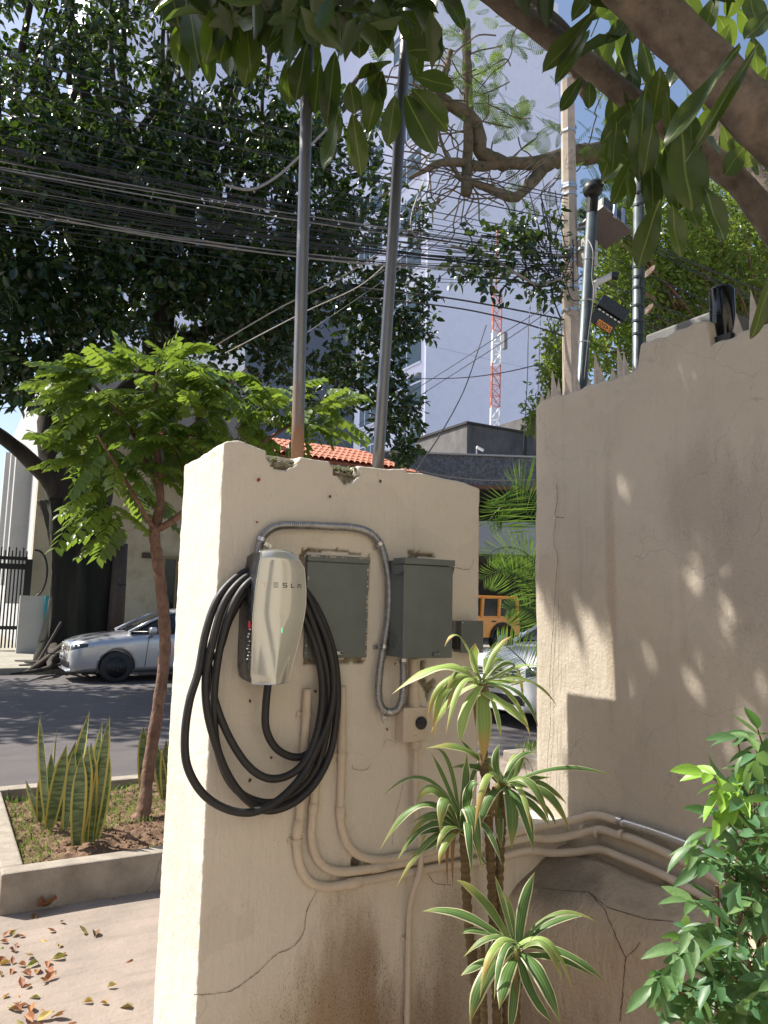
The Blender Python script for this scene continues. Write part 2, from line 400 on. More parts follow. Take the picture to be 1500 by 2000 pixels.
def bxd(x0, x1, y0, y1, z0, z1, b=0.0):
    """box, optionally with chamfered edges"""
    if b <= 0:
        V = [(x, y, z) for x in (x0, x1) for y in (y0, y1) for z in (z0, z1)]
        return V, [(0, 1, 3, 2), (4, 6, 7, 5), (0, 4, 5, 1), (2, 3, 7, 6), (0, 2, 6, 4), (1, 5, 7, 3)]
    bm = bmesh.new(); bmesh.ops.create_cube(bm, size=1)
    for v in bm.verts: v.co = Vector((x0 + (v.co.x + .5) * (x1 - x0), y0 + (v.co.y + .5) * (y1 - y0), z0 + (v.co.z + .5) * (z1 - z0)))
    bmesh.ops.bevel(bm, geom=bm.edges[:], offset=b, segments=2, affect='EDGES', profile=0.5)
    V = [v.co[:] for v in bm.verts]; bm.verts.index_update(); Fc = [tuple(v.index for v in f.verts) for f in bm.faces]
    bm.free(); return V, Fc
def xform(VF, M):
    return [M @ Vector(v) for v in VF[0]], VF[1]
def catmull(P, n=8, closed=False):
    P = [Vector(p) for p in P]; out = []
    N = len(P)
    for i in range(N if closed else N - 1):
        g = lambda k: P[k % N] if closed else P[min(max(k, 0), N - 1)]
        a, b, c, d = g(i - 1), g(i), g(i + 1), g(i + 2)
        for j in range(n):
            t = j / n
            out.append(0.5 * ((2 * b) + (c - a) * t + (2 * a - 5 * b + 4 * c - d) * t * t + (3 * b - a - 3 * c + d) * t ** 3))
    if not closed: out.append(P[-1])
    return out
def resample(P, step):
    L = [0]
    for a, b in zip(P, P[1:]): L.append(L[-1] + (b - a).length)
    n = max(2, int(L[-1] / step)); out = []; j = 0
    for k in range(n + 1):
        s = L[-1] * k / n
        while j < len(L) - 2 and L[j + 1] < s: j += 1
        out.append(P[j].lerp(P[j + 1], (s - L[j]) / max(1e-9, L[j + 1] - L[j])))
    return out
def tube(P, r, seg=10, caps=True, wob=0.0):
    P = [Vector(p) for p in P]; n = len(P)
    R = r if isinstance(r, (list, tuple, np.ndarray)) else [r] * n
    V = []; Fc = []; nrm = None
    for i in range(n):
        t = (P[min(i + 1, n - 1)] - P[max(i - 1, 0)])
        t = t.normalized() if t.length > 1e-9 else Vector((0, 0, 1))
        if nrm is None:
            nrm = t.orthogonal().normalized()
        nrm = (nrm - t * nrm.dot(t))
        nrm = nrm.normalized() if nrm.length > 1e-6 else t.orthogonal().normalized()
        bn = t.cross(nrm)
        for k in range(seg):
            a = 2 * pi * k / seg; rr = R[i] * (1 + (random.uniform(-wob, wob) if wob else 0))
            V.append(P[i] + nrm * (cos(a) * rr) + bn * (sin(a) * rr))
    for i in range(n - 1):
        for k in range(seg):
            a = i * seg + k; b = i * seg + (k + 1) % seg
            Fc.append((a, b, b + seg, a + seg))
    if caps:
        Fc.append(tuple(range(seg))[::-1]); Fc.append(tuple(range((n - 1) * seg, n * seg)))
    return V, Fc
def taper(P, r0, r1): return [r0 + (r1 - r0) * i / (len(P) - 1) for i in range(len(P))]
def disc(c, n, r, th, seg=24):
    n = Vector(n).normalized(); return tube([Vector(c), Vector(c) + n * th], r, seg)
def prism(poly, d, f):
    """poly: list of 3D points (planar), d: extrusion vector"""
    n = len(poly); V = [Vector(p) for p in poly] + [Vector(p) + Vector(d) for p in poly]
    return V, [tuple(range(n))[::-1], tuple(range(n, 2 * n))] + [(i, (i + 1) % n, n + (i + 1) % n, n + i) for i in range(n)]
def ribbon(P, W, side, cup=0.0, nu=4):
    """strap along P with half widths W; side: across vector per point; returns V,F,uv"""
    V = []; uv = []; Fc = []; n = len(P)
    for i in range(n):
        t = (P[min(i + 1, n - 1)] - P[max(i - 1, 0)]).normalized(); s = side[i]; s = (s - t * s.dot(t)).normalized(); nn = s.cross(t)
        for k in range(nu + 1):
            u = k / nu * 2 - 1
            V.append(P[i] + s * (u * W[i]) + nn * (cup * W[i] * (u * u - 0.3))); uv.append((k / nu, i / (n - 1)))
    for i in range(n - 1):
        for k in range(nu):
            a = i * (nu + 1) + k; Fc.append((a, a + 1, a + nu + 2, a + nu + 1))
    return V, Fc, uv
def leafmesh(name, mat, w=0.36, bend=0.25, fold=0.12, nl=6, tipw=0.0, wavy=0.0, e1=0.8, e2=0.75):
    """broad leaf along +Y of unit length, face +Z, with a midrib attribute"""
    V = []; rib = []; Fc = []
    for i in range(nl + 1):
        t = i / nl; hw = w * 0.5 * (sin(pi * min(1, t ** e1)) ** e2 if 0 < t < 1 else 0.02) * (1 + tipw * t)
        z = -bend * t * t
        for k in (-1, -0.5, 0, 0.5, 1):
            V.append((k * hw, t, z + abs(k) * fold * hw * 2 + wavy * sin(9 * t + k * 2) * 0.02)); rib.append(abs(k) * hw / (w * 0.5))
    for i in range(nl):
        for k in range(4):
            a = i * 5 + k; Fc.append((a, a + 1, a + 6, a + 5))
    return mesh(name, V, Fc, mat, True, {'rib': rib})
def place(name, me, base, tip, normal, parent, scale=None, wscale=1.0):
    """object sharing mesh ME (unit leaf along Y) from base to tip"""
    d = Vector(tip) - Vector(base); L = d.length if scale is None else scale; y = d.normalized()
    n = Vector(normal); z = (n - y * n.dot(y)); z = z.normalized() if z.length > 1e-5 else y.orthogonal().normalized()
    x = y.cross(z)
    o = bpy.data.objects.new(name, me); COL.objects.link(o); o.parent = parent
    M = Matrix((x * (L * wscale), y * L, z * L)).transposed().to_4x4(); M.translation = Vector(base) - base_of(parent)
    o.matrix_local = M; return o
def randdir(): 
    v = Vector((random.gauss(0, 1), random.gauss(0, 1), random.gauss(0, 1))); return v.normalized()
_LEAF_T = np.array([(0, 0, 0), (-.5, .35, .10), (-.38, .72, .04), (0, 1, -.12), (.38, .72, .04), (.5, .35, .10), (0, .35, 0), (0, .72, -.04)], float)
_LEAF_F = [(0, 6, 1), (0, 5, 6), (1, 6, 7, 2), (6, 5, 4, 7), (2, 7, 3), (7, 4, 3)]
_DIA_T = np.array([(0, 0, 0), (-.5, .5, .08), (0, 1, -.05), (.5, .5, .08)], float); _DIA_F = [(0, 3, 2, 1)]
def leafcloud(name, P, Dr, L, W, mat, parent, simple=False, tint=None, up=0.6, label=None):
    """many small leaves in one mesh: P base points, Dr directions, L lengths, W width ratio"""
    T, Fq = (_DIA_T, _DIA_F) if simple else (_LEAF_T, _LEAF_F)
    P = np.asarray(P, float); n = len(P); y = np.asarray(Dr, float); y /= np.linalg.norm(y, axis=1)[:, None] + 1e-9
    N = rng.normal(size=(n, 3)) * (1 - up); N[:, 2] += up
    z = N - y * (N * y).sum(1)[:, None]; z /= np.linalg.norm(z, axis=1)[:, None] + 1e-9
    x = np.cross(y, z); L = np.broadcast_to(np.asarray(L, float), n)[:, None, None]
    V = P[:, None, :] + L * (T[None, :, 0:1] * W * x[:, None, :] + T[None, :, 1:2] * y[:, None, :] + T[None, :, 2:3] * z[:, None, :])
    m = len(T); V = V.reshape(-1, 3)
    off = (np.arange(n) * m)[:, None]
    Fc = []
    for f in Fq: Fc.append(off + np.array(f)[None, :])
    faces = [tuple(r) for a in Fc for r in a.tolist()]
    tint = rng.random(n) if tint is None else tint
    o = obj(name, V, faces, mat, parent, not simple, {'tint': np.repeat(tint, m)}, label=label)
    return o

# ================================================================== SETTING
def sheet(name, x0, x1, y0, y1, zf, mat, nx=2, ny=2, kind='structure'):
    xs = np.linspace(x0, x1, nx); ys = np.linspace(y0, y1, ny)
    X, Y = np.meshgrid(xs, ys); Z = zf(X, Y) if callable(zf) else np.full(X.shape, float(zf))
    V = np.stack([X, Y, Z], -1).reshape(-1, 3)
    Fc = [(j * nx + i, j * nx + i + 1, (j + 1) * nx + i + 1, (j + 1) * nx + i) for j in range(ny - 1) for i in range(nx - 1)]
    o = obj(name, V, Fc, mat, None, True); o['kind'] = kind; return o
sheet('ground', -400, 400, -300, 600, -0.32, M_GROUND)
def drive_z(X, Y):
    P = np.stack([X.ravel() * 2, Y.ravel() * 2, X.ravel() * 0], -1)
    s = np.clip((Y - 5.0) / 1.8, 0, 1)
    return -0.10 + 0.02 * np.clip((Y - 3.4) / 1.3, -2, 1) + 0.075 * s * s * (3 - 2 * s) + 0.006 * fbm(P, 2).reshape(X.shape)
sheet('driveway', -9, 16, -7, 6.82, drive_z, M_DRIVE, 160, 110)
sheet('road', -90, 120, 6.82, 17.95, lambda X, Y: 0.012 - 0.0006 * (Y - 12.4) ** 2, M_ROAD, 40, 24)
o = obj('far_sidewalk', *bxd(-90, 120, 17.95, 40, -0.3, 0.14, 0.02), M_SIDEWALK); setting(o)
# near kerb stones beside the road, as separate lengths
kerb = bpy.data.objects.new('road_kerb', None); COL.objects.link(kerb); setting(kerb)
for k in range(6):
    x0 = 0.42 + k * 0.62
    if 2.6 < x0 < 5.0: continue
    obj('kerb_stone', *bxd(x0, x0 + 0.612, 6.68, 6.83, -0.2, 0.135 + random.uniform(-.004, .004), 0.012), M_KERB, kerb)

# unseen walls added behind the viewer: one bounces sunlight, one blocks sky light
fc_ = bpy.data.objects.new('added_light_walls', None); COL.objects.link(fc_); setting(fc_)
M_BOUNCE = plaster('bounce_wall_plaster', (0.68, 0.63, 0.54), (0.60, 0.55, 0.47))
obj('bounce_wall', *bxd(-9, 7, -5.4, -5.0, -.3, 6.2), M_BOUNCE, fc_)
obj('bounce_wall_cornice', *bxd(-9.1, 7.1, -5.5, -4.85, 6.2, 6.45, .02), M_BOUNCE, fc_)
for xx in (-5.5, -1.2, 3.4):  # windows on the added bounce wall
    w_ = obj('window', *bxd(xx, xx + 1.3, -4.998, -4.97, 1.1, 2.7), M_GLASSDARK, fc_)
    for a_, b_, c_, d_ in ((xx - .1, xx, 1.0, 2.8), (xx + 1.3, xx + 1.4, 1.0, 2.8), (xx, xx + 1.3, 2.702, 2.8), (xx, xx + 1.3, 1.0, 1.098)): obj('frame', *bxd(a_, b_, -4.995, -4.94, c_, d_), M_WHITE, w_)
obj('sky_block_wall', *bxd(-7.4, -7.0, -4.8, 4.5, -.3, 5.5), M_DARKCON, fc_)

# ================================================================== GATE PILLAR (the wall that carries the charger)
PX0, PX1, PY0, PY1, PZ0, PZ1 = 0.64, 1.52, 2.0, 2.40, -0.16, 2.03
def pp(px, py): p = on(px, py, 'y', PY0); return (p.x, p.z)
CHIPS = [  # outlines of the broken plaster on the front, with depth
    ([(521, 870), (524, 893), (533, 900), (530, 908), (548, 915), (560, 914), (571, 911), (578, 900), (584, 893), (586, 870)], 0.020),
    ([(646, 880), (648, 912), (652, 928), (664, 935), (668, 942), (676, 946), (687, 940), (701, 930), (700, 914), (702, 880)], 0.022),
    ([(798, 1092), (797, 1073), (824, 1076), (842, 1080), (850, 1092)], 0.008),
    ([(824, 1290), (832, 1291), (832, 1330), (842, 1325), (852, 1332), (843, 1350), (836, 1375), (828, 1352), (822, 1330)], 0.009),
    ([(689, 1665), (700, 1664), (704, 1700), (690, 1703), (683, 1685)], 0.014),
    ([(588, 1070), (640, 1072), (700, 1080), (723, 1083), (722, 1150), (716, 1160), (717, 1083), (600, 1077), (600, 1190), (592, 1190)], 0.006),
    ([(592, 1288), (598, 1282), (712, 1288), (710, 1297), (650, 1299), (596, 1296)], 0.006)]
def build_pillar():
    nx, ny, nz = 150, 62, 350; r = 0.006
    xs = np.linspace(PX0, PX1, nx); ys = np.linspace(PY0, PY1, ny); zs = np.linspace(PZ0, PZ1, nz)
    V = []; Fc = []; off = 0
    def grid(A, B, fn, flip):
        nonlocal off
        a, b = len(A), len(B); Pt = np.array([fn(p, q) for q in B for p in A])
        I = np.arange(a * b).reshape(b, a) + off
        q = np.stack([I[:-1, :-1], I[:-1, 1:], I[1:, 1:], I[1:, :-1]], -1).reshape(-1, 4)
        if flip: q = q[:, ::-1]
        V.append(Pt); Fc.append(q); off += a * b
    grid(xs, zs, lambda x, z: (x, PY0, z), False); grid(xs, zs, lambda x, z: (x, PY1, z), True)
    grid(ys, zs, lambda y, z: (PX0, y, z), True); grid(ys, zs, lambda y, z: (PX1, y, z), False)
    grid(xs, ys, lambda x, y: (x, y, PZ1), False)
    V = np.concatenate(V); Fc = np.concatenate(Fc)
    lo = np.array([PX0, PY0, PZ0 - 1]); hi = np.array([PX1, PY1, PZ1])
    q = np.clip(V, lo + r, hi - r); d = V - q; L = np.linalg.norm(d, axis=1)[:, None]; N = d / np.maximum(L, 1e-9)
    V = q + N * r
    edge = ((np.abs(V - (lo + hi) / 2) > (hi - lo) / 2 - 0.03).sum(1) >= 2).astype(float)
    amp = 0.0012 * fbm(V * 5, 3) + 0.0005 * fbm(V * 22, 2) + edge * 0.0014 * fbm(V * 42, 3)
    V = V + N * amp[:, None]
    topw = np.clip((V[:, 2] - 1.9) / 0.13, 0, 1)                      # the coping line waves up and down
    V[:, 2] += topw * (0.008 * fbm(np.stack([V[:, 0] * 7, V[:, 1] * 3, V[:, 0] * 0], -1), 2) + 0.012 * np.exp(-((V[:, 0] - 0.68) / 0.05) ** 2)
                       - 0.012 * (V[:, 0] > 1.235) * 1.0 - 0.02 * np.clip((V[:, 0] - 1.46) / 0.06, 0, 1))
    chip = np.zeros(len(V))
    j = 0.006 * np.stack([fbm(V * 40, 2), fbm(V * 40 + 9, 2)], -1)
    for poly, dep in CHIPS:
        w = [pp(*p) for p in poly]
        m = inpoly(V[:, 0] + j[:, 0], V[:, 2] + j[:, 1], w) & (V[:, 1] < PY0 + 0.05)
        chip[m] = 1
        V[m, 1] += dep + 0.006 * fbm(V[m] * 70, 3)
        if dep > 0.015: V[m, 2] -= np.clip((V[m, 2] - 1.985) / 0.03, 0, 1) * 0.022
    me = mesh('wall', V, Fc, M_PILLAR, True, {'chip': chip})
    bm = bmesh.new(); bm.from_mesh(me); bmesh.ops.remove_doubles(bm, verts=bm.verts[:], dist=0.0006); bm.to_mesh(me); bm.free()
    me.polygons.foreach_set('use_smooth', [True] * len(me.polygons))
    return me
pillar = thing('gate_pillar', 'cream plastered gate pillar carrying the car charger, chipped along its top', 'pillar', (1.08, 2.2, -0.1))
pb = bpy.data.objects.new('plaster_body', build_pillar()); COL.objects.link(pb); pb.parent = pillar; pb.location = -Vector(pillar.location)
def crack(pts, w, parent, ax, v, eps):
    """hairline crack: a thin dark strip following the wall"""
    P = resample(catmull([on(a, b, ax, v) for a, b in pts], 6), 0.006); V = []; Fc = []
    i = 'xyz'.index(ax)
    for k, p in enumerate(P):
        t = (P[min(k + 1, len(P) - 1)] - P[max(k - 1, 0)]).normalized(); n = Vector((0, 0, 0)); n[i] = 1
        s = t.cross(n); ww = w * random.uniform(0.35, 1.1); jit = s * random.uniform(-.0012, .0012)
        for sg in (-1, 1):
            q = p + s * (sg * ww) + jit; q[i] += eps; V.append(q)
    for k in range(len(P) - 1): Fc.append((2 * k, 2 * k + 1, 2 * k + 3, 2 * k + 2))
    return obj('crack', V, Fc, M_CRACK, parent)
for pts, w in (([(618, 1742), (604, 1765), (596, 1790), (594, 1815), (580, 1840), (560, 1855), (540, 1862), (500, 1900), (455, 1932), (420, 1940), (378, 1942)], .0011),
               ([(688, 1493), (690, 1502), (715, 1503), (722, 1492)], .0008), ([(835, 1707), (850, 1725), (880, 1728)], .0009),
               ([(885, 1108), (915, 1112), (925, 1092)], .0007), ([(765, 1650), (770, 1600), (790, 1520)], .0006), ([(748, 1460), (752, 1445), (775, 1450)], .0006)):
    crack(pts, w, pillar, 'y', PY0, -0.0035)
for a, b, s in ((504, 937, .0055), (501, 1020, .004), (529, 1479, .004), (755, 1424, .004)):   # blots of red paint
    c = on(a, b, 'y', PY0); V = [c + Vector((s * random.uniform(.6, 1.3) * cos(k * .6), -.0042, s * random.uniform(.6, 1.3) * sin(k * .6))) for k in range(10)]
    obj('paint_blot', V, [tuple(range(10))], M_RED, pillar)
for a, b in ((487, 1369), (487, 1523), (643, 910 + 60), (742, 940), (615, 1350)):                # drilled holes
    c = on(a, b, 'y', PY0); V = [c + Vector((.0045 * random.uniform(.6, 1.3) * cos(k * .6), -.0042, .0055 * random.uniform(.6, 1.3) * sin(k * .6))) for k in range(10)]
    obj('screw_hole', V, [tuple(range(10))], M_CRACK, pillar)
# moss on the broken coping
mv = MB()
for k in range(170):
    a = random.choice(((524, 586), (646, 702), (590, 640)))
    p = on(random.uniform(*a), 900, 'y', PY0); c = Vector((p.x, PY0 + random.uniform(.018, .06), 2.004 + random.uniform(-.006, .012))); s = random.uniform(.003, .008)
    mv.add([c + Vector((-s, 0, 0)), c + Vector((s, 0, 0)), c + Vector((0, -s, s * .4)), c + Vector((0, s, s * .6)), c + Vector((0, 0, s * 1.3))], [(0, 2, 4), (2, 1, 4), (1, 3, 4), (3, 0, 4)])
setting(mv.obj('moss', plain('moss', (0.09, 0.10, 0.025), 1.0, 0, 0.4, 200), pillar), 'stuff')

# low wall under the opening between pillar and side wall
lw = obj('low_wall', *bxd(PX1 - 0.01, 1.93, PY0 + 0.012, 2.19, -0.2, 0.885, 0.014), M_PILLAR)
tag(lw, 'low plastered sill wall closing the gap between charger pillar and tall side wall', 'low wall')

# ================================================================== TALL SIDE WALL
WX = 1.91
def wall_top(y):
    st = lambda a, b, v: np.clip((v - a) / (b - a), 0, 1)
    t = 2.388 + 0.0 * y
    t = t + 0.088 * (st(1.672, 1.655, y)) - 0.075 * st(1.408, 1.398, y)
    return t + 0.004 * np.sin(y * 31) + 0.003 * np.sin(y * 83 + 1)
def build_wall():
    y0, y1, z0, T = -1.6, 2.17, -0.2, 0.17
    ys = np.concatenate([np.linspace(y0, 1.0, 60, endpoint=False), np.linspace(1.0, y1, 190)])
    nz = 150; prof_n = nz + 9 + 14
    P = np.zeros((len(ys), prof_n, 3)); N = np.zeros_like(P)
    for i, y in enumerate(ys):
        top = wall_top(np.array(y)); r = 0.015
        zz = np.concatenate([np.linspace(z0, top - r, nz)])
        pts = [(WX, z, -1, 0) for z in zz]
        for k in range(1, 5): a = pi / 2 * k / 4; pts.append((WX + r - r * cos(a), top - r + r * sin(a), -cos(a), sin(a)))
        for k in range(5): a = pi / 2 * k / 4; pts.append((WX + T - r + r * sin(a), top - r + r * cos(a), sin(a), cos(a)))
        for z in np.linspace(top - r, z0, 14): pts.append((WX + T, z, 1, 0))
        for k, (x, z, nx_, nz_) in enumerate(pts): P[i, k] = (x, y, z); N[i, k] = (nx_, 0, nz_)
    V = P.reshape(-1, 3); Nn = N.reshape(-1, 3)
    endw = np.clip((V[:, 1] - (y1 - 0.02)) / 0.02, 0, 1) ** 2
    V = V + Nn * (0.003 * fbm(V * 2.2, 3) + 0.0008 * fbm(V * 14, 3) - 0.006 * endw)[:, None]
    e = V[:, 1] > y1 - 1e-6
    V[e, 1] += 0.006 * fbm(V[e] * 12, 2)
    n = prof_n; Fc = []
    for i in range(len(ys) - 1):
        for k in range(n - 1): a = i * n + k; Fc.append((a, a + n, a + n + 1, a + 1))
    Fc.append(tuple((len(ys) - 1) * n + k for k in range(n)))
    return V, Fc
sw = thing('side_wall', 'tall dappled beige plaster wall on the right, topped with spikes', 'wall', (2.0, 1.0, -0.1))
V, Fc = build_wall()
obj('plaster_face', V, Fc, M_WALL, sw, True)
for pts, w in (([(1089, 945), (1091, 975), (1086, 1005), (1090, 1010)], .0016), ([(1088, 1010), (1104, 1012)], .0016), ([(1088, 1012), (1084, 1060), (1092, 1090), (1088, 1130), (1084, 1200), (1080, 1260), (1076, 1330), (1078, 1400), (1072, 1480), (1070, 1560)], .0013),
               ([(1093, 1180), (1094, 1260), (1092, 1340)], .0008), ([(1092, 1420), (1090, 1500), (1088, 1560)], .0007)):
    crack(pts, w, sw, 'x', WX, -0.0055)
# spikes along the wall top
def spike(px, py, h, w, lean, x=1.955):
    b = on(px, py, 'x', x); b.z = float(wall_top(np.array(b.y))) - 0.004
    h *= 1.35; w *= 2.1; tip = b + Vector((0, lean * h, h)); d = Vector((0, w, 0)); e = Vector((w * .45, 0, 0))
    V = [b - d, b + e, b + d, b - e, tip]
    obj('spike', V, [(0, 1, 4), (1, 2, 4), (2, 3, 4), (3, 0, 4), (3, 2, 1, 0)], M_SPIKE, sw)
M_SPIKE = plain('weathered_spike', (0.46, 0.40, 0.34), 0.6, 0.2, 0.2, 40)
for s in ((1060, 778, .045, .012, .1), (1070, 776, .05, .010, -.1), (1084, 772, .10, .012, .12), (1091, 770, .07, .009, 0), (1107, 768, .05, .009, .05), (1128, 758, .085, .011, .12),
          (1149, 752, .04, .009, -.1), (1170, 742, .10, .013, .15), (1176, 742, .06, .010, .1), (1197, 738, .045, .010, 0), (1217, 728, .10, .013, .18), (1224, 727, .08, .010, .12), (1240, 722, .04, .009, .2),
          (1442, 660, .065, .012, .05), (1478, 655, .10, .012, .1)):
    spike(*s)
# grey coping block behind the raised step, and the slot beside the lamp
o = obj('coping_block', *bxd(2.10, 2.30, 1.50, 1.80, 2.0, 2.585, 0.01), concrete('coping_grey', (0.20, 0.20, 0.20), (0.14, 0.14, 0.14), 5, .2))
tag(o, 'smooth grey coping block rising behind the raised step of the side wall', 'coping')

# ================================================================== PLASTER MOUND in the corner below the conduits
def build_mound():
    x0, x1, y0, y1, z0, z1 = 1.60, 1.93, 0.3, 2.03, -0.16, 0.80; r = 0.11
    nx, ny, nz = 40, 110, 60
    V = []; Fc = []; off = 0
    def grid(A, B, fn, flip):
        nonlocal off
        a, b = len(A), len(B); Pt = np.array([fn(p, q) for q in B for p in A]); I = np.arange(a * b).reshape(b, a) + off
        q = np.stack([I[:-1, :-1], I[:-1, 1:], I[1:, 1:], I[1:, :-1]], -1).reshape(-1, 4)
        V.append(Pt); Fc.append(q[:, ::-1] if flip else q); off += a * b
    xs = np.linspace(x0, x1, nx); ys = np.linspace(y0, y1, ny); zs = np.linspace(z0, z1, nz)
    grid(ys, zs, lambda y, z: (x0, y, z), True); grid(xs, ys, lambda x, y: (x, y, z1), False); grid(xs, zs, lambda x, z: (x, y0, z), False)
    V = np.concatenate(V); Fc = np.concatenate(Fc)
    lo = np.array([x0, y0, -9.]); hi = np.array([9., 9., z1]); q = np.clip(V, lo + r, hi - r); d = V - q; L = np.linalg.norm(d, axis=1)[:, None]; N = d / np.maximum(L, 1e-9)
    V = q + N * r
    V = V + N * (0.02 * fbm(V * 3.1, 3) + 0.005 * fbm(V * 16, 3))[:, None]
    V[:, 0] += 0.15 * np.clip((2.0 - V[:, 1]) / 0.5, 0, 1) * np.clip((1.93 - V[:, 0]) / 0.33, 0, 1)
    V[:, 2] -= 0.14 * np.clip((1.91 - V[:, 0]) / 0.33, 0, 1) ** 1.5 * np.clip((V[:, 2] - 0.1) / 0.5, 0, 1)
    bm = bmesh.new(); me = mesh('m', V, Fc, M_BLOCK, True); bm.from_mesh(me); bmesh.ops.remove_doubles(bm, verts=bm.verts[:], dist=0.001); bm.to_mesh(me); bm.free()
    me.polygons.foreach_set('use_smooth', [True] * len(me.polygons)); return me
mound = bpy.data.objects.new('plaster_mound', build_mound()); COL.objects.link(mound)
tag(mound, 'rounded cracked plaster bench at the foot of the side wall under the conduits', 'plaster bench')
from mathutils.bvhtree import BVHTree
def surface_crack(pts, w, o):
    bv = BVHTree.FromPolygons([v.co[:] for v in o.data.vertices], [tuple(p.vertices) for p in o.data.polygons]); V = []; Fc = []
    Q = []
    for k in range(len(pts) - 1):
        for j in range(10):
            a = np.array(pts[k]) + (np.array(pts[k + 1]) - np.array(pts[k])) * j / 10 + np.array([random.uniform(-1, 1), 0]); d = ray(*a).normalized()
            h = bv.ray_cast(_C, d)
            if h[0] is not None: Q.append((h[0] - d * 0.0025, d))
    for k, (p, d) in enumerate(Q):
        t = Q[min(k + 1, len(Q) - 1)][0] - Q[max(k - 1, 0)][0]; s_ = t.cross(d).normalized() * w * random.uniform(.4, 1.1); V += [p - s_, p + s_]
    return obj('crack', V, [(2 * k, 2 * k + 1, 2 * k + 3, 2 * k + 2) for k in range(len(Q) - 1)], M_CRACK, o)
surface_crack([(1150, 1742), (1180, 1775), (1212, 1850), (1222, 1870), (1219, 1900), (1216, 1950), (1210, 2000)], .0014, mound)
surface_crack([(1222, 1870), (1240, 1855), (1252, 1838)], .0011, mound)
surface_crack([(1060, 1735), (1110, 1740), (1150, 1742), (1185, 1772), (1262, 1795), (1320, 1800)], .0012, mound)

# ================================================================== CAR CHARGER
FY = 1.868
ch = thing('car_charger', 'silver wall charger with coiled black cable hanging on the cream pillar', 'car charger', (0.80, 1.95, 1.4))
EL = [(512, 1079), (506, 1108), (499, 1154), (494.5, 1205), (492, 1278), (491, 1318), (494, 1331)]
ER = [(576, 1079), (595, 1109), (598.5, 1150), (598, 1182), (592, 1224), (584, 1262), (575, 1300), (569, 1329)]
def edge_x(E_, z):
    q = [on(a, b, 'y', FY) for a, b in E_]; zs = [p.z for p in q][::-1]; xs = [p.x for p in q][::-1]
    return float(np.interp(z, zs, xs))
Zt, Zb = on(545, 1076, 'y', FY).z, on(530, 1336, 'y', FY).z
def face_pt(u, v):
    """u -1..1 across, v 0 bottom..1 top of the cover"""
    zc = Zb + (Zt - Zb) * v
    xl, xr = edge_x(EL, zc), edge_x(ER, zc)
    x = (xl + xr) / 2 + u * (xr - xl) / 2
    z = zc + (0.004 * (1 - u * u) if v > 0.97 else 0)
    y = FY - 0.018 * (1 - abs(u) ** 2.2) * (0.25 + 0.75 * sin(pi * min(1, max(0.0, 1 - (v - 0.5) ** 2 * 1.6)) / 2))
    k = max(0.0, 1 - v / 0.52)                                   # lower facets meeting in a soft ridge
    cu = u + 0.02
    y += (0.016 if cu > 0 else 0.004) * k * min(1, abs(cu) / 0.8) ** 1.1 - 0.012 * k * max(0, 1 - abs(cu) / 0.7)
    if v > 0.93: y += 0.014 * ((v - 0.93) / 0.07) ** 2
    return Vector((x, y, z))
nu, nv = 44, 80
V = [face_pt(-1 + 2 * i / nu, j / nv) for j in range(nv + 1) for i in range(nu + 1)]
Fc = [(j * (nu + 1) + i, j * (nu + 1) + i + 1, (j + 1) * (nu + 1) + i + 1, (j + 1) * (nu + 1) + i) for j in range(nv) for i in range(nu)]
rim = [j * (nu + 1) for j in range(nv + 1)] + [nv * (nu + 1) + i for i in range(1, nu + 1)] + [j * (nu + 1) + nu for j in range(nv - 1, -1, -1)] + [i for i in range(nu - 1, 0, -1)]
b0 = len(V)
for i in rim: V.append(V[i] + Vector((0, 0.006, 0)))
for k in range(len(rim)): Fc.append((rim[k], b0 + k, b0 + (k + 1) % len(rim), rim[(k + 1) % len(rim)]))
M_SILVER = plain('silver_lacquer', (0.56, 0.56, 0.50), 0.2, 0.35, 0.03, 4, 0, 1.0)
cover = obj('front_cover', V, Fc, M_SILVER, ch, True)
cover.data.shade_auto_smooth if False else None
# black housing between cover and wall
def ring(y, grow, shift=0.0):
    out = []
    for i in rim:
        p = V[i]; cx = 0.808; cz = (Zt + Zb) / 2
        out.append(Vector((cx + (p.x - cx) * grow + shift, max(y, p.y + .005 + (y - FY) * .5), cz + (p.z - cz) * (grow if grow < 1 else 1 + (grow - 1) * .4))))
    return out
R0, R1, R2, R3 = ring(FY + 0.006, 0.985), ring(FY + 0.022, 0.985), ring(1.955, 0.97), ring(1.998, 0.93)
n = len(rim); HV = R0 + R1 + R2 + R3; HF = []
for a in range(3):
    for k in range(n): HF.append((a * n + k, a * n + n + k, a * n + n + (k + 1) % n, a * n + (k + 1) % n))
HF.append(tuple(range(n))); HF.append(tuple(range(3 * n, 4 * n))[::-1])
housing = obj('housing', HV, HF, M_BLACKPL, ch, True)
# printed side label: red ring and small white marks on the left flank
def flank(py_, y):
    z = on(480, py_, 'y', 1.92).z; return Vector((edge_x(EL, z) * 1 - 0.0025 + 0.002, y, z))
lab = MB(); c = flank(1220, 1.888)
lr = obj('warning_mark', *prism([c + Vector((-.0022, .008 * cos(k * pi / 8), .0105 * sin(k * pi / 8))) for k in range(16)], (.0015, 0, 0), 0), plain('red_print', (0.75, 0.03, 0.08), 0.5), ch)
for k, (py_, h, w) in enumerate(((1228, .004, .006), (1237, .004, .008), (1243, .005, .006), (1251, .0022, .009), (1259, .0022, .008), (1266, .002, .01), (1272, .002, .009), (1279, .002, .008), (1286, .002, .006), (1214, .002, .004))):
    p = flank(py_, 1.886 + (k % 3) * .006 - (.02 if k == 9 else 0) + (.03 if k == 9 else 0)); lab.add(*bxd(p.x - .0016, p.x + .0006, p.y - w / 2, p.y + w / 2, p.z - h / 2, p.z + h / 2))
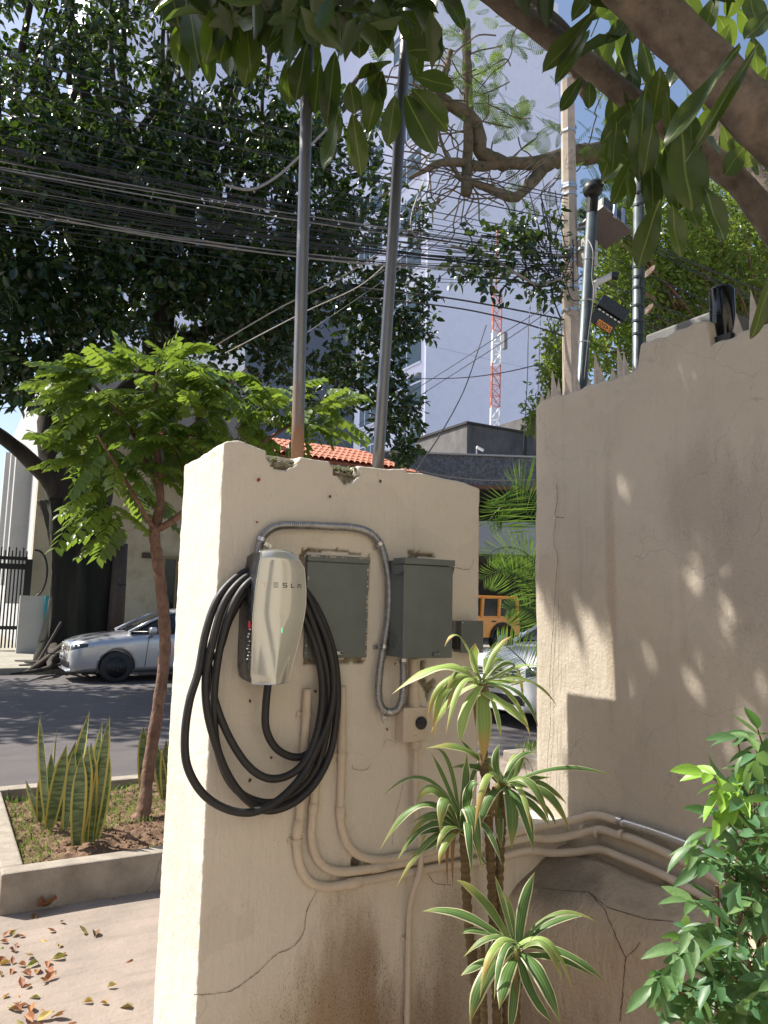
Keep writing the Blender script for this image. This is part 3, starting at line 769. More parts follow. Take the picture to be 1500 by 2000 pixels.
lab.obj('printed_label', M_WHITE, ch)
# raised letters across the cover
def on_face(px, py):
    p = on(px, py, 'y', FY - 0.012); v = (p.z - Zb) / (Zt - Zb); xl, xr = edge_x(EL, p.z), edge_x(ER, p.z)
    u = (p.x - (xl + xr) / 2) / ((xr - xl) / 2); q = face_pt(u, v); return q
def strokes(segs, mat):
    mb = MB()
    for (x0, y0, x1, y1) in segs:
        a, b, c_, d_ = on_face(x0, y0), on_face(x1, y0), on_face(x1, y1), on_face(x0, y1)
        mb.add(*prism([a, b, c_, d_], (0, -0.0007, 0), 0))
    return mb.obj('letter', mat, ch)
M_LETTER = plain('dark_letter', (0.03, 0.032, 0.03), 0.35); M_GLARE_LETTER = plain('glare_letter', (0.60, 0.50, 0.45), 0.25, 0.6)
strokes([(513, 1137.5, 523, 1139.5), (517, 1140.5, 519.3, 1147)], M_GLARE_LETTER)  # glare washing out the first letter is put into its colour
strokes([(533, 1138, 542, 1139.6), (533, 1141.8, 542, 1143.2), (533, 1145.6, 542, 1147.2)], M_LETTER)
strokes([(550.5, 1138.6, 559, 1140.2), (550.5, 1140.2, 552.2, 1142.4), (550.5, 1142.4, 559, 1144), (557.3, 1144, 559, 1146.2), (550.5, 1146.2, 559, 1147.8)], M_LETTER)
strokes([(566.8, 1140, 568.4, 1148), (566.8, 1146.6, 574, 1148.2)], M_LETTER)
strokes([(581, 1141, 589, 1142.6), (581, 1144, 582.6, 1149), (587.4, 1144, 589, 1149), (581, 1144, 589, 1145.2)], M_LETTER)
p = on_face(548, 1231)
ml = NT('green_status_led'); ml.set((0.02, 0.5, 0.2), 0.3); ml.b.inputs['Emission Color'].default_value = (0.05, 0.8, 0.4, 1); ml.b.inputs['Emission Strength'].default_value = 0.6
obj('status_light', *bxd(p.x - .0012, p.x + .0012, p.y - .0012, p.y + .002, p.z - .006, p.z + .006), ml.m, ch)
# the cable: one run, down from the housing, then four turns hung over the charger
def cp(px, py, y): return on(px, py, 'y', y)
loops = [
    [(525, 1325, 1.93), (519, 1380, 1.935), (520, 1425, 1.94), (540, 1462, 1.945), (575, 1479, 1.95), (606, 1468, 1.955), (628, 1425, 1.96), (634, 1360, 1.965), (620, 1280, 1.97), (597, 1215, 1.975), (570, 1150, 1.975), (545, 1118, 1.975)],
    [(500, 1110, 1.975), (462, 1128, 1.968), (425, 1170, 1.955), (402, 1235, 1.945), (388, 1310, 1.935), (370, 1370, 1.925), (361, 1440, 1.92), (367, 1500, 1.915), (398, 1552, 1.91), (445, 1581, 1.905), (495, 1586, 1.90), (545, 1562, 1.905), (590, 1515, 1.92), (622, 1455, 1.93), (645, 1395, 1.94), (652, 1330, 1.95), (642, 1262, 1.958), (618, 1200, 1.965), (590, 1145, 1.97), (550, 1110, 1.965)],
    [(505, 1116, 1.955), (468, 1138, 1.945), (437, 1180, 1.935), (416, 1250, 1.93), (402, 1320, 1.93), (404, 1385, 1.93), (420, 1450, 1.935), (446, 1515, 1.94), (480, 1560, 1.94), (520, 1583, 1.935), (570, 1570, 1.93), (615, 1530, 1.935), (645, 1470, 1.945), (657, 1400, 1.955), (659, 1335, 1.965), (650, 1270, 1.97), (625, 1200, 1.975), (592, 1150, 1.975), (550, 1125, 1.95)],
    [(510, 1125, 1.935), (478, 1146, 1.925), (452, 1190, 1.92), (432, 1255, 1.925), (420, 1330, 1.935), (418, 1400, 1.945), (424, 1460, 1.955), (445, 1520, 1.96), (480, 1556, 1.96), (530, 1568, 1.955), (580, 1548, 1.95), (618, 1500, 1.95), (638, 1430, 1.955), (643, 1360, 1.96), (634, 1290, 1.965), (610, 1215, 1.965), (585, 1165, 1.96), (550, 1135, 1.945)],
    [(515, 1135, 1.95), (480, 1158, 1.95), (448, 1210, 1.955), (428, 1270, 1.955), (408, 1290, 1.95), (414, 1345, 1.945), (432, 1405, 1.94), (460, 1462, 1.935), (492, 1503, 1.93), (528, 1521, 1.925), (568, 1512, 1.925), (600, 1480, 1.93), (622, 1420, 1.94), (630, 1350, 1.955), (622, 1285, 1.965), (602, 1225, 1.972), (585, 1190, 1.975), (560, 1160, 1.978)]]
P = [cp(*q) for L in loops for q in L]
obj('charging_cable', *tube(resample(catmull(P, 10), 0.012), 0.0104, 12), M_CABLE, ch, True)

# ================================================================== FLUSH METER PANEL
pn = thing('flush_panel', 'flat grey meter panel let into the pillar behind the charger', 'electrical panel', (1.0, 1.995, 1.44))
a, b = on(598, 1088, 'y', 1.992), on(716, 1284, 'y', 1.992)
obj('door', *bxd(0.90, b.x, 1.990, 2.004, b.z, a.z - .012, 0.0025), M_BOXGREY, pn)
obj('top_flange', *bxd(0.90, b.x + .003, 1.988, 2.004, a.z - .010, a.z + .008, 0.002), M_BOXGREY, pn)
q = on(664, 1275, 'y', 1.98); lt = obj('latch', *bxd(q.x - .013, q.x + .008, 1.978, 1.992, q.z - .006, q.z + .005, 0.002), M_CLAMP, pn)
obj('rivet', *disc((q.x + .003, 1.978, q.z), (0, -1, 0), .003, .002, 10), M_IRON, lt)
fm = MB()                                                                    # scuffed cream paint left along the door edges
for k in range(26):
    z = random.uniform(b.z + .01, a.z - .02); x = random.choice((b.x - .004, .902 + .003)); s = random.uniform(.002, .012)
    fm.add(*bxd(x - .002, x + .002 * random.uniform(.3, 1), 1.9893, 1.9902, z, z + s))
for k in range(14):
    x = random.uniform(.905, b.x - .01); fm.add(*bxd(x, x + random.uniform(.004, .02), 1.9873, 1.9882, a.z + .003, a.z + .007 - random.uniform(0, .003)))
setting(fm.obj('paint_scuff', M_PAINTPIPE, pn), 'stuff')

# ================================================================== SAFETY SWITCH BOX
sb = thing('switch_box', 'dark grey steel switch box with hinged lid beside the flush panel', 'switch box', (1.3, 1.94, 1.44))
f0, f1 = on(790, 1090, 'y', 1.885), on(883, 1285, 'y', 1.885)
X0, X1, Z1_, Z0_ = f0.x, f1.x, f0.z, f1.z
obj('case', *bxd(X0 + .003, X1 - .003, 1.898, 1.9985, Z0_ + .002, Z1_ - .003, 0.003), M_BOXGREY, sb)
lid = obj('door', *bxd(X0, X1, 1.885, 1.8965, Z0_, Z1_ - .018, 0.002), M_BOXGREY, sb)
hood = obj('rain_hood', *bxd(X0 - .002, X1 + .003, 1.878, 1.945, Z1_ - .0165, Z1_ + .002, 0.0015), M_BOXGREY, sb)
V = [(X0 - .0025, 1.945, Z1_ - .018), (X0 - .0025, 1.880, Z1_ - .018), (X0 - .0025, 1.880, Z1_ - .036), (X0 - .0025, 1.905, Z1_ - .046), (X0 - .0025, 1.945, Z1_ - .046)]
obj('hood_cheek', *prism(V, (-.0015, 0, 0), 0), M_BOXGREY, sb)
V = [(X1 + .0005, 1.880, Z1_ - .018), (X1 + .0005, 1.945, Z1_ - .018), (X1 + .0005, 1.945, Z1_ - .046), (X1 + .0005, 1.890, Z1_ - .046)]
obj('hood_cheek', *prism(V, (.0015, 0, 0), 0), M_BOXGREY, sb)
q = on(855, 1277, 'y', 1.88); hs = obj('hasp', *bxd(q.x - .016, q.x + .008, 1.876, 1.888, q.z - .007, q.z + .004, 0.0015), M_BOXGREY, sb)
obj('screw', *disc((q.x + .002, 1.876, q.z), (0, -1, 0), .0028, .0015, 10), M_CLAMP, hs)
for zz, rr in ((Z0_ + .05, .022), (Z0_ + .05, .016), (Z0_ + .05, .010)):                       # concentric knock-out on the flank
    P = [Vector((X0 + .0022, 1.945 + rr * cos(k * pi / 12), zz + rr * sin(k * pi / 12))) for k in range(25)]
    obj('knockout', *tube(P, .0009, 5), M_BOXGREY, sb)

# ================================================================== JUNCTION BOX at the pillar's far edge
jb = thing('junction_box', 'small flat grey junction box overhanging the far edge of the pillar', 'junction box', (1.5, 1.98, 1.49))
a, b = on(901, 1212, 'y', 1.955), on(944, 1275, 'y', 1.955)
obj('case', *bxd(a.x + .002, b.x - .002, 1.962, 2.02, b.z + .002, a.z - .002, .002), M_BOXGREY, jb)
cv = obj('cover', *bxd(a.x, b.x, 1.955, 1.9615, b.z, a.z, .0015), M_BOXGREY, jb)
for sx_, sz in ((.005, -.006), (-.005, -.058 + .0)):
    xx = a.x + .005 if sx_ > 0 else b.x - .005; zz = a.z - .006 if sx_ > 0 else b.z + .007
    obj('screw', *disc((xx, 1.955, zz), (0, -1, 0), .0025, .0012, 10), M_CLAMP, cv)
c0, c1 = on(886, 1212, 'y', 1.985), on(899, 1232, 'y', 1.985)
obj('bracket', *bxd(c0.x, c1.x, 1.984, 2.0, c1.z - .008, c0.z, .001), plain('bracket_zinc', (.25, .25, .24), .5, .5), jb)
c0, c1 = on(888, 1246, 'y', 1.98), on(900, 1268, 'y', 1.98)
obj('connector', *bxd(c0.x, c1.x, 1.965, 2.0, c1.z, c0.z, .003), M_IRON, jb)

# ================================================================== FLEXIBLE STEEL CONDUIT
fx = thing('flexible_conduit', 'ribbed grey flexible steel conduit arching from charger to switch box', 'conduit', (1.0, 1.98, 1.6))
pts = [(504, 1088, 1.975), (508, 1060, 1.978), (520, 1040, 1.98), (545, 1027, 1.982), (590, 1026, 1.983), (640, 1028, 1.983), (690, 1031, 1.983), (722, 1041, 1.982), (742, 1062, 1.98), (753, 1095, 1.978), (760, 1140, 1.975), (759, 1200, 1.975), (752, 1250, 1.975),
       (743, 1300, 1.975), (739, 1350, 1.975), (744, 1380, 1.972), (758, 1391, 1.968), (776, 1386, 1.965), (786, 1362, 1.96), (788, 1320, 1.955), (787, 1280, 1.95)]
P = resample(catmull([on(*q[:2], 'y', q[2]) for q in pts], 12), 0.0016)
r = [0.0112 + (0.0011 if (k % 4) in (0, 1) else -0.0012) for k in range(len(P))]
obj('ribbed_tube', *tube(P, r, 14), M_FLEX, fx, True)
def strap(c, d, px_ear, py_ear, y, name='clamp', mat=M_CLAMP, r=.0132, w=.011, parent=None, earr=.006):
    """saddle clamp round a tube with a screwed ear"""
    d = Vector(d).normalized(); P2 = [Vector(c) + d * (w * (k / 3 - .5)) for k in range(4)]
    cl = obj(name, *tube(P2, r, 14, caps=False), mat, parent, True)
    e = on(px_ear, py_ear, 'y', y); m = (Vector(c) + e) / 2
    ax = (e - Vector(c)); ax.y = 0; L = ax.length; ax.normalize(); sd = Vector((ax.z, 0, -ax.x))
    q = [e + ax * .007 + sd * earr, e + ax * .007 - sd * earr, Vector(c) + ax * (r * .8) - sd * earr, Vector(c) + ax * (r * .8) + sd * earr]
    for v in q: v.y = y
    ear = obj('ear', *prism(q, (0, .0022, 0), 0), mat, cl)
    obj('screw', *disc((e.x, y, e.z), (0, -1, 0), .0032, .0022, 10), mat, cl)
    return cl
def near(Pl, px, py):
    return min(range(len(Pl)), key=lambda k: (Pl[k] - on(px, py, 'y', Pl[k].y)).length)
for (a_, b_, e_, f_) in ((512, 1055, 526, 1066), (743, 1060, 733, 1069), (748, 1263, 733, 1264), (757, 1391, 752, 1407)):
    k = near(P, a_, b_); strap(P[k], P[min(k + 8, len(P) - 1)] - P[max(k - 8, 0)], e_, f_, 1.994, parent=fx)
k = near(P, 787, 1284); obj('end_fitting', *tube([P[k] + Vector((0, 0, -.012)), P[k] + Vector((0, 0, .004))], .0145, 14), M_CLAMP, fx)
q = on(772, 1297, 'y', 1.95); obj('fitting_screw', *disc(q, (0, -1, 0), .004, .012, 10), M_CLAMP, fx)

# ================================================================== PAINTED RIGID CONDUITS
def corner_run(zs_, xoff, toward=0.4):
    """along the low wall, round the inner corner, then along the side wall towards the viewer"""
    return zs_
M_BAND = M_PAINTPIPE
def conduit(label, pts, r, couplings, straps, galv=None):
    t = thing('wall_conduit', label, 'conduit', (1.0, 1.98, 0.8), 'painted conduits on the pillar')
    P = resample(catmull(pts, 12), 0.012); P = [p.copy() for p in P]
    obj('pipe', *tube(P, r, 14), M_PAINTPIPE, t, True)
    for (px, py, L) in couplings:
        k = min(range(len(P)), key=lambda i: (P[i] - on(px, py, 'y', P[i].y)).length); d = (P[min(k + 2, len(P) - 1)] - P[max(k - 2, 0)]).normalized()
        c = obj('coupling', *tube([P[k] - d * L / 2, P[k] - d * (L / 2 - .001), P[k] + d * (L / 2 - .001), P[k] + d * L / 2], [r * 1.03, r * 1.17, r * 1.17, r * 1.03], 14), M_PAINTPIPE, t, True)
        for s in (-.28, .28):
            q = P[k] + d * (L * s) + Vector((r * .75, -r * .85, 0)); obj('set_screw', *disc(q, (.3, -1, 0), .003, .004, 8), M_PAINTPIPE, c)
    for (px, py, ex, ey) in straps:
        k = min(range(len(P)), key=lambda i: (P[i] - on(px, py, 'y', P[i].y)).length)
        strap(P[k], P[min(k + 3, len(P) - 1)] - P[max(k - 3, 0)], ex, ey, 1.993, 'saddle', M_PAINTPIPE, r * 1.16, .014, t, .007)
    return t, P
def sidept(px, py, x=1.893): return on(px, py, 'x', x)
V3 = Vector
c1 = [on(600, 1345, 'y', 1.984), on(598, 1400, 'y', 1.984), on(593, 1480, 'y', 1.984), on(586, 1590, 'y', 1.984), on(580, 1640, 'y', 1.984), on(586, 1690, 'y', 1.984), on(606, 1722, 'y', 1.984), on(640, 1732, 'y', 1.984), on(690, 1724, 'y', 1.984), on(760, 1711, 'y', 1.983), on(860, 1693, 'y', 1.983), on(960, 1678, 'y', 1.983), on(1030, 1662, 'y', 1.98),
      V3((1.80, 1.972, .808)), V3((1.868, 1.935, .812)), sidept(1170, 1659), sidept(1210, 1673), sidept(1280, 1702), sidept(1350, 1737), sidept(1500, 1815)]
conduit('outermost of the three cream painted conduits, bending lowest on the pillar', c1, .0125, [(581, 1615, .045), (695, 1723, .05)], [(599, 1397, 584, 1395), (581, 1643, 567, 1642)])
c2 = [on(640, 1345, 'y', 1.985), on(628, 1420, 'y', 1.985), on(620, 1500, 'y', 1.985), on(612, 1580, 'y', 1.985), on(608, 1630, 'y', 1.985), on(616, 1670, 'y', 1.985), on(640, 1696, 'y', 1.985), on(680, 1702, 'y', 1.985), on(760, 1690, 'y', 1.984), on(860, 1671, 'y', 1.984), on(960, 1652, 'y', 1.984), on(1030, 1637, 'y', 1.98),
      V3((1.80, 1.972, .852)), V3((1.868, 1.935, .866)), sidept(1170, 1620), sidept(1200, 1628), sidept(1250, 1643), sidept(1350, 1690), sidept(1500, 1770)]
conduit('middle one of the three cream painted conduits curving along the pillar foot', c2, .0125, [(614, 1580, .03), (740, 1693, .05)], [])
c3 = [on(668, 1340, 'y', 1.985), on(668, 1420, 'y', 1.985), on(667, 1500, 'y', 1.985), on(665, 1580, 'y', 1.985), on(668, 1620, 'y', 1.985), on(680, 1650, 'y', 1.985), on(702, 1671, 'y', 1.985), on(740, 1679, 'y', 1.985), on(800, 1671, 'y', 1.985), on(880, 1656, 'y', 1.985), on(960, 1638, 'y', 1.985), on(1040, 1618, 'y', 1.98),
      V3((1.81, 1.974, .898)), V3((1.872, 1.935, .914)), sidept(1165, 1592), sidept(1217, 1607)]
t3, P3 = conduit('innermost of the three cream painted conduits, nearest the outlet box', c3, .0118, [(667, 1583, .035)], [(668, 1475, 656, 1475)])
gp = thing('galvanised_conduit', 'bare shiny galvanised conduit along the side wall above the bench', 'conduit', (1.89, 1.6, 0.95))
P = resample(catmull([sidept(1212, 1604), sidept(1280, 1626), sidept(1350, 1652), sidept(1500, 1712)], 10), .02)
obj('pipe', *tube(P, .0112, 14), plain('bright_galvanised', (.62, .64, .67), .3, .9, .04, 8), gp, True)
obj('coupling', *tube([P[0] - (P[1] - P[0]) * .6, P[0] + (P[1] - P[0]) * .4], .0135, 14), M_CLAMP, gp)
for px, py in ((1140, 1617), (1168, 1628), (1215, 1630)):
    q = sidept(px, py, 1.888); obj('pipe_clip', *tube([q + V3((0, -.007, 0)), q + V3((0, .007, 0))], .0148, 12, False), M_PAINTPIPE, gp, True)

# ================================================================== OUTLET BOX with its thin conduit
ob = thing('outlet_box', 'cream painted outlet box with round black socket below the switch box', 'outlet box', (1.25, 1.98, 0.4))
a, b = on(789, 1383, 'y', 1.952), on(836, 1447, 'y', 1.952)
obj('case', *bxd(a.x, b.x, 1.952, 2.0, b.z, a.z, .004), M_PAINTPIPE, ob)
q = on(822, 1412, 'y', 1.95)
so = obj('socket', *tube([q + V3((0, .004, 0)), q + V3((0, -.006, 0)), q + V3((0, -.010, 0))], [.0185, .0185, .015], 24), M_BLACKPL, ob)
obj('socket_slot', *bxd(q.x - .008, q.x + .008, q.y - .0115, q.y - .009, q.z - .002, q.z + .002), M_IRON, so)
for dy in (1392, 1437):
    q2 = on(812, dy, 'y', 1.952); obj('screw', *disc(q2, (0, -1, 0), .003, .0015, 8), M_CLAMP, ob)
u0, u1 = on(808, 1287, 'y', 1.975), on(808, 1383, 'y', 1.975)
obj('riser', *tube([u0, u0.lerp(u1, .55), u0.lerp(u1, .56), u0.lerp(u1, .78), u0.lerp(u1, .79), u1], [.0135, .0135, .0155, .0155, .018, .018], 14), M_PAINTPIPE, ob)
w0 = on(813, 1447, 'y', 1.975); obj('lower_collar', *tube([w0, w0 - V3((0, 0, .022))], .0155, 14), M_PAINTPIPE, ob)
P = catmull([on(812, 1460, 'y', 1.978), on(812, 1560, 'y', 1.978), on(818, 1620, 'y', 1.968), on(822, 1660, 'y', 1.955), on(820, 1700, 'y', 1.955), on(808, 1740, 'y', 1.965), on(800, 1780, 'y', 1.983), on(798, 1850, 'y', 1.986), on(795, 2000, 'y', 1.986), on(792, 2140, 'y', 1.986)], 8)
dp = obj('drop_pipe', *tube(P, .0088, 12), M_PAINTPIPE, ob, True)
obj('coupling', *tube([on(812, 1512, 'y', 1.978), on(812, 1530, 'y', 1.978)], .011, 12), M_PAINTPIPE, dp)
k = near(P, 798, 1837); strap(P[k], V3((0, 0, 1)), 788, 1834, 1.994, 'saddle', M_PAINTPIPE, .0105, .011, ob, .006)

# ================================================================== STEEL POLES on the pillar
def mast(label, b, t, r, cap=False):
    o = thing('steel_pole', label, 'pole', tuple(b), 'steel poles set in the pillar top')
    P = [V3(b).lerp(V3(t), k / 12) for k in range(13)]
    obj('shaft', *tube(P, r, 18), M_RUSTPOLE, o, True)
    j = P[11]; obj('joint_collar', *tube([P[11], P[11] + (P[12] - P[11]).normalized() * .05], r * 1.12, 18), M_RUSTPOLE, o)
    obj('footing', *tube([V3(b), V3(b) + V3((0, 0, .035))], [r * 1.5, r * 1.05], 14, wob=.05), M_BROWNHOLE, o)
mast('rust-stained steel pole rising beside the first chip in the pillar top', on(580, 915, 'y', 2.33) + V3((0, 0, -.02)), on(607, -120, 'y', 2.33), .0215)
mast('cleaner grey steel pole leaning right, rising above the flush panel', on(736, 930, 'y', 2.335) + V3((0, 0, -.03)), on(797, 10, 'y', 2.335), .0215)

# ================================================================== KERBED PLANTER with small tree and snake plants
pl_ = thing('planter', 'concrete kerbed planting bed beside the driveway, holding soil and grass', 'planter', (1.5, 5.7, -0.1))
obj('front_kerb', *bxd(0.40, 3.0, 4.70, 4.83, -0.25, 0.13, 0.012), M_KERB, pl_)
o = obj('side_kerb', *bxd(0.40, 0.52, 4.834, 6.68, -0.25, 0.128, 0.012), M_KERB, pl_)
obj('end_kerb', *bxd(2.90, 3.02, 4.834, 6.68, -0.25, 0.128, 0.012), M_KERB, pl_)
nx, ny = 110, 90
xs = np.linspace(.515, 2.905, nx); ys = np.linspace(4.825, 6.685, ny); X, Y = np.meshgrid(xs, ys)
P_ = np.stack([X.ravel(), Y.ravel(), 0 * X.ravel()], -1)
soil_z = lambda P_: 0.075 + 0.025 * fbm(P_ * 3, 3) + 0.018 * fbm(P_ * 16, 3)
V = P_.copy(); V[:, 2] = soil_z(P_)
obj('soil', V, [(j * nx + i, j * nx + i + 1, (j + 1) * nx + i + 1, (j + 1) * nx + i) for j in range(ny - 1) for i in range(nx - 1)], M_SOIL, pl_, False)
clod = MB()
for k in range(1500):
    x, y = random.uniform(.54, 2.0), random.uniform(4.86, 6.5); s = random.uniform(.004, .016)
    z = float(soil_z(np.array([[x, y, 0]]))[0]); c = V3((x, y, z + s * .3))
    vs_ = [c + V3((random.uniform(.6, 1.2) * s * a, random.uniform(.6, 1.2) * s * b, random.uniform(.5, 1) * s * d)) for a, b, d in ((1, 0, 0), (-1, 0, 0), (0, 1, 0), (0, -1, 0), (0, 0, 1), (0, 0, -1))]
    clod.add(vs_, [(0, 2, 4), (2, 1, 4), (1, 3, 4), (3, 0, 4), (2, 0, 5), (1, 2, 5), (3, 1, 5), (0, 3, 5)])
setting(clod.obj('soil_clods', M_SOIL, pl_), 'stuff')
gp_, gd, gl = [], [], []
for k in range(5200):
    x, y = random.uniform(.53, 2.3), random.uniform(4.86, 6.66)
    dens = fbm(np.array([[x * 2.2, y * 2.2, 3.]]), 2)[0] + (0.6 if y > 5.75 else 0) + (0.55 if x < .72 else 0) + (.15 if y < 5.0 else 0) - (0.45 if (4.95 < y < 5.6 and x > .8) else 0)
    if dens < 0.22: continue
    gp_.append((x, y, float(soil_z(np.array([[x, y, 0]]))[0]) - .005)); gd.append((random.gauss(0, .55), random.gauss(0, .55), 1)); gl.append(random.uniform(.025, .075))
setting(leafcloud('grass', gp_, gd, np.array(gl), 0.09, M_GRASS, pl_, simple=True, up=0.1), 'stuff')
# second small bed seen through the gap
p2 = thing('grass_bed', 'small kerbed patch of bright grass glimpsed through the gap', 'planter', (6.4, 6.2, 0))
obj('kerb', *bxd(5.35, 9.0, 5.7, 6.6, -0.2, 0.10, .015), M_KERB, p2)
gp_, gd, gl = [], [], []
for k in range(2600):
    x, y = random.uniform(5.5, 8.0), random.uniform(5.75, 6.55); gp_.append((x, y, .09)); gd.append((random.gauss(0, .4), random.gauss(0, .4), 1)); gl.append(random.uniform(.06, .15))
setting(leafcloud('grass', gp_, gd, np.array(gl), 0.08, M_GRASS, p2, simple=True, up=.1), 'stuff')

# ---- snake plants
def snake_leaf(base, tip, w, parent, lean=0.0, face=None):
    base, tip = V3(base), V3(tip); n = 12; P = []; W = []; S = []
    mid = base.lerp(tip, .5) + V3((random.uniform(-.02, .02), random.uniform(-.02, .02), 0))
    f = face if face is not None else random.uniform(-.7, .7); tw = random.uniform(-.7, .7)
    for i in range(n + 1):
        t = i / n; P.append(base * (1 - t) ** 2 + mid * (2 * t * (1 - t)) + tip * t * t)
        W.append(w * 1.55 * (0.62 + 0.5 * sin(pi * min(1, t * 1.05)) * .8) * (1 if t < .72 else max(.03, 1 - ((t - .72) / .28) ** 1.7)) * .5)
        a = f + tw * t; S.append(_R * cos(a) + V3((_fw.x, _fw.y, 0)) * sin(a))
    Vv, Ff, uv = ribbon(P, W, S, cup=0.35)
    return obj('leaf', Vv, Ff, M_SANS, parent, True, uv=uv)
sn = thing('snake_plant', 'clump of upright yellow-edged snake plant leaves in the middle of the bed', 'snake plant', (0.8, 5.3, .08))
for (bx_, by_, tx, ty, D, w) in ((95, 1615, 78, 1392, 5.0, .05), (96, 1618, 130, 1455, 4.95, .06), (103, 1600, 112, 1422, 5.05, .05), (112, 1605, 148, 1448, 5.0, .055), (105, 1610, 100, 1470, 5.1, .05), (125, 1620, 175, 1388, 4.85, .06),
                                 (128, 1622, 145, 1460, 4.9, .055), (150, 1650, 172, 1455, 4.6, .062), (150, 1652, 160, 1470, 4.62, .06), (176, 1645, 200, 1410, 4.65, .062), (178, 1645, 214, 1398, 4.7, .05), (172, 1645, 178, 1450, 4.7, .06),
                                 (185, 1640, 212, 1457, 4.75, .058), (192, 1625, 205, 1500, 4.85, .05), (80, 1605, 50, 1523, 5.1, .05), (78, 1605, 86, 1500, 5.1, .045)):
    b = at(bx_, by_, D); b2 = on(bx_, by_, 'z', 0.085)
    D2 = (b2 - _C).dot(_fw); snake_leaf(b2, at(tx, ty, D2 + random.uniform(-.08, .08)), w, sn)
sn2 = thing('snake_plant', 'few snake plant leaves standing behind the small tree trunk', 'snake plant', (1.6, 6.2, .08))
for (bx_, by_, tx, ty, w) in ((279, 1540, 280, 1418, .06), (322, 1560, 304, 1448, .06), (324, 1560, 325, 1445, .06)):
    b2 = on(bx_, by_, 'z', 0.085); D2 = (b2 - _C).dot(_fw); snake_leaf(b2, at(tx, ty, D2), w, sn2, face=.2)

# ---- small tree with pinnate leaves
st = thing('small_tree', 'young tree with bright green pinnate leaves and reddish trunk in the bed', 'tree', (1.354, 5.635, .08))
TY = 5.7
tr = [V3((1.30, 5.63, .05)), V3((1.354, 5.64, .13)), on(290, 1500, 'y', TY), on(306, 1400, 'y', TY), on(322, 1270, 'y', TY), on(316, 1160, 'y', TY), on(302, 1050, 'y', TY), on(303, 1030, 'y', TY)]
P = catmull(tr, 10); R_ = [.066 - .020 * min(1, k / 14) - .006 * k / len(P) + random.uniform(-.003, .003) for k in range(len(P))]
obj('trunk', *tube(P, R_, 14, wob=.05), M_BARKRED, st, True)
fork = on(303, 1035, 'y', TY)
tips = []
def limb(pts, r0, r1, parent, mat=M_BARKRED, name='limb', seg=8):
    P = catmull(pts, 8); obj(name, *tube(P, taper(P, r0, r1), seg, wob=.04), mat, parent, True); return P
L1 = limb([fork, on(312, 980, 'y', TY), on(308, 900, 'y', TY), on(300, 800, 'y', TY + .05), on(310, 720, 'y', TY)], .042, .014, st)
L2 = limb([fork, on(330, 1022, 'y', TY - .1), on(370, 990, 'y', TY - .2), on(430, 930, 'y', TY - .3), on(520, 860, 'y', TY - .3), on(600, 810, 'y', TY - .3)], .03, .01, st)
L3 = limb([fork, on(280, 1000, 'y', TY - .1), on(240, 930, 'y', TY - .2), on(190, 850, 'y', TY - .3)], .022, .008, st)
L4 = limb([L1[12], on(380, 830, 'y', TY), on(430, 770, 'y', TY - .1), on(480, 720, 'y', TY - .1)], .02, .007, st)
L5 = limb([L1[10], on(250, 830, 'y', TY + .2), on(190, 760, 'y', TY + .2), on(150, 720, 'y', TY + .2)], .02, .007, st)
def pinnate(name, mat, pairs, L, lw, droop, spread=75):
    """one compound leaf of unit length along +Y: rachis with drooping leaflets in pairs"""
    mb = MB()
    pos = lambda t: V3((0, t, -droop * t * t))
    mb.add(*tube([pos(k / 6) for k in range(7)], .008, 4))
    for i in range(pairs):
        t = .12 + .86 * i / (pairs - 1); b = pos(t); l = L * (0.75 + .45 * sin(pi * (t * .8 + .1))) * random.uniform(.85, 1.1)
        for sg in (-1, 1):
            a = radians(spread - 25 * t + random.uniform(-8, 8)); d = V3((sg * sin(a), cos(a), random.uniform(-.75, -.25))).normalized()
            up = V3((sg * .3, 0, 1)); x = d.cross(up).normalized(); z = x.cross(d)
            q = [b, b + d * l * .3 + x * l * lw * .5 + z * l * .05, b + d * l * .65 + x * l * lw * .42, b + d * l - z * l * .12, b + d * l * .65 - x * l * lw * .42, b + d * l * .3 - x * l * lw * .5 + z * l * .05, b + d * l * .4 - z * l * .02]
            mb.add(q, [(0, 6, 1), (1, 6, 2), (2, 6, 3), (3, 6, 4), (4, 6, 5), (5, 6, 0)])
    return mesh(name, mb.V, mb.F, mat, True)
PIN = [pinnate('compound_leaf', M_CURRY, random.choice((7, 8, 9)), .28, .52, random.uniform(.15, .45)) for k in range(5)]
def crown_spots(spec, n):
    out = []
    for k in range(n):
        (cx, cy, cD, rx, ry, rz) = random.choices(spec, [s[3] * s[4] for s in spec])[0]
        while True:
            u = [random.uniform(-1, 1) for _ in range(3)]
            if sum(c * c for c in u) < 1: break
        out.append((at(cx, cy, cD) + _R * (u[0] * rx) + _U * (u[1] * ry) + _fw * (u[2] * rz), at(cx, cy, cD)))
    return out
spec = [(250, 800, 5.75, .42, .42, .35), (330, 760, 5.75, .45, .30, .35), (220, 930, 5.6, .30, .30, .3), (420, 800, 5.8, .45, .28, .3), (550, 790, 5.8, .30, .13, .25), (620, 780, 5.8, .2, .11, .2), (200, 760, 5.8, .30, .2, .3), (245, 1000, 5.5, .26, .14, .2), (200, 880, 5.6, .25, .25, .3), (340, 700, 5.75, .25, .12, .2), (350, 860, 5.6, .3, .2, .25)]
for k, (p, c) in enumerate(crown_spots(spec, 225)):
    out = (p - c); out.z *= .4; d = (out.normalized() * .9 + V3((random.uniform(-1, 1), random.uniform(-1, 1), random.uniform(-.75, .35))) * .7 - _R * .15)
    if d.length < .1: continue
    place('compound_leaf', random.choice(PIN), p, p + d.normalized(), (random.uniform(-.3, .3), random.uniform(-.3, .3), 1), st, scale=random.uniform(.24, .40))
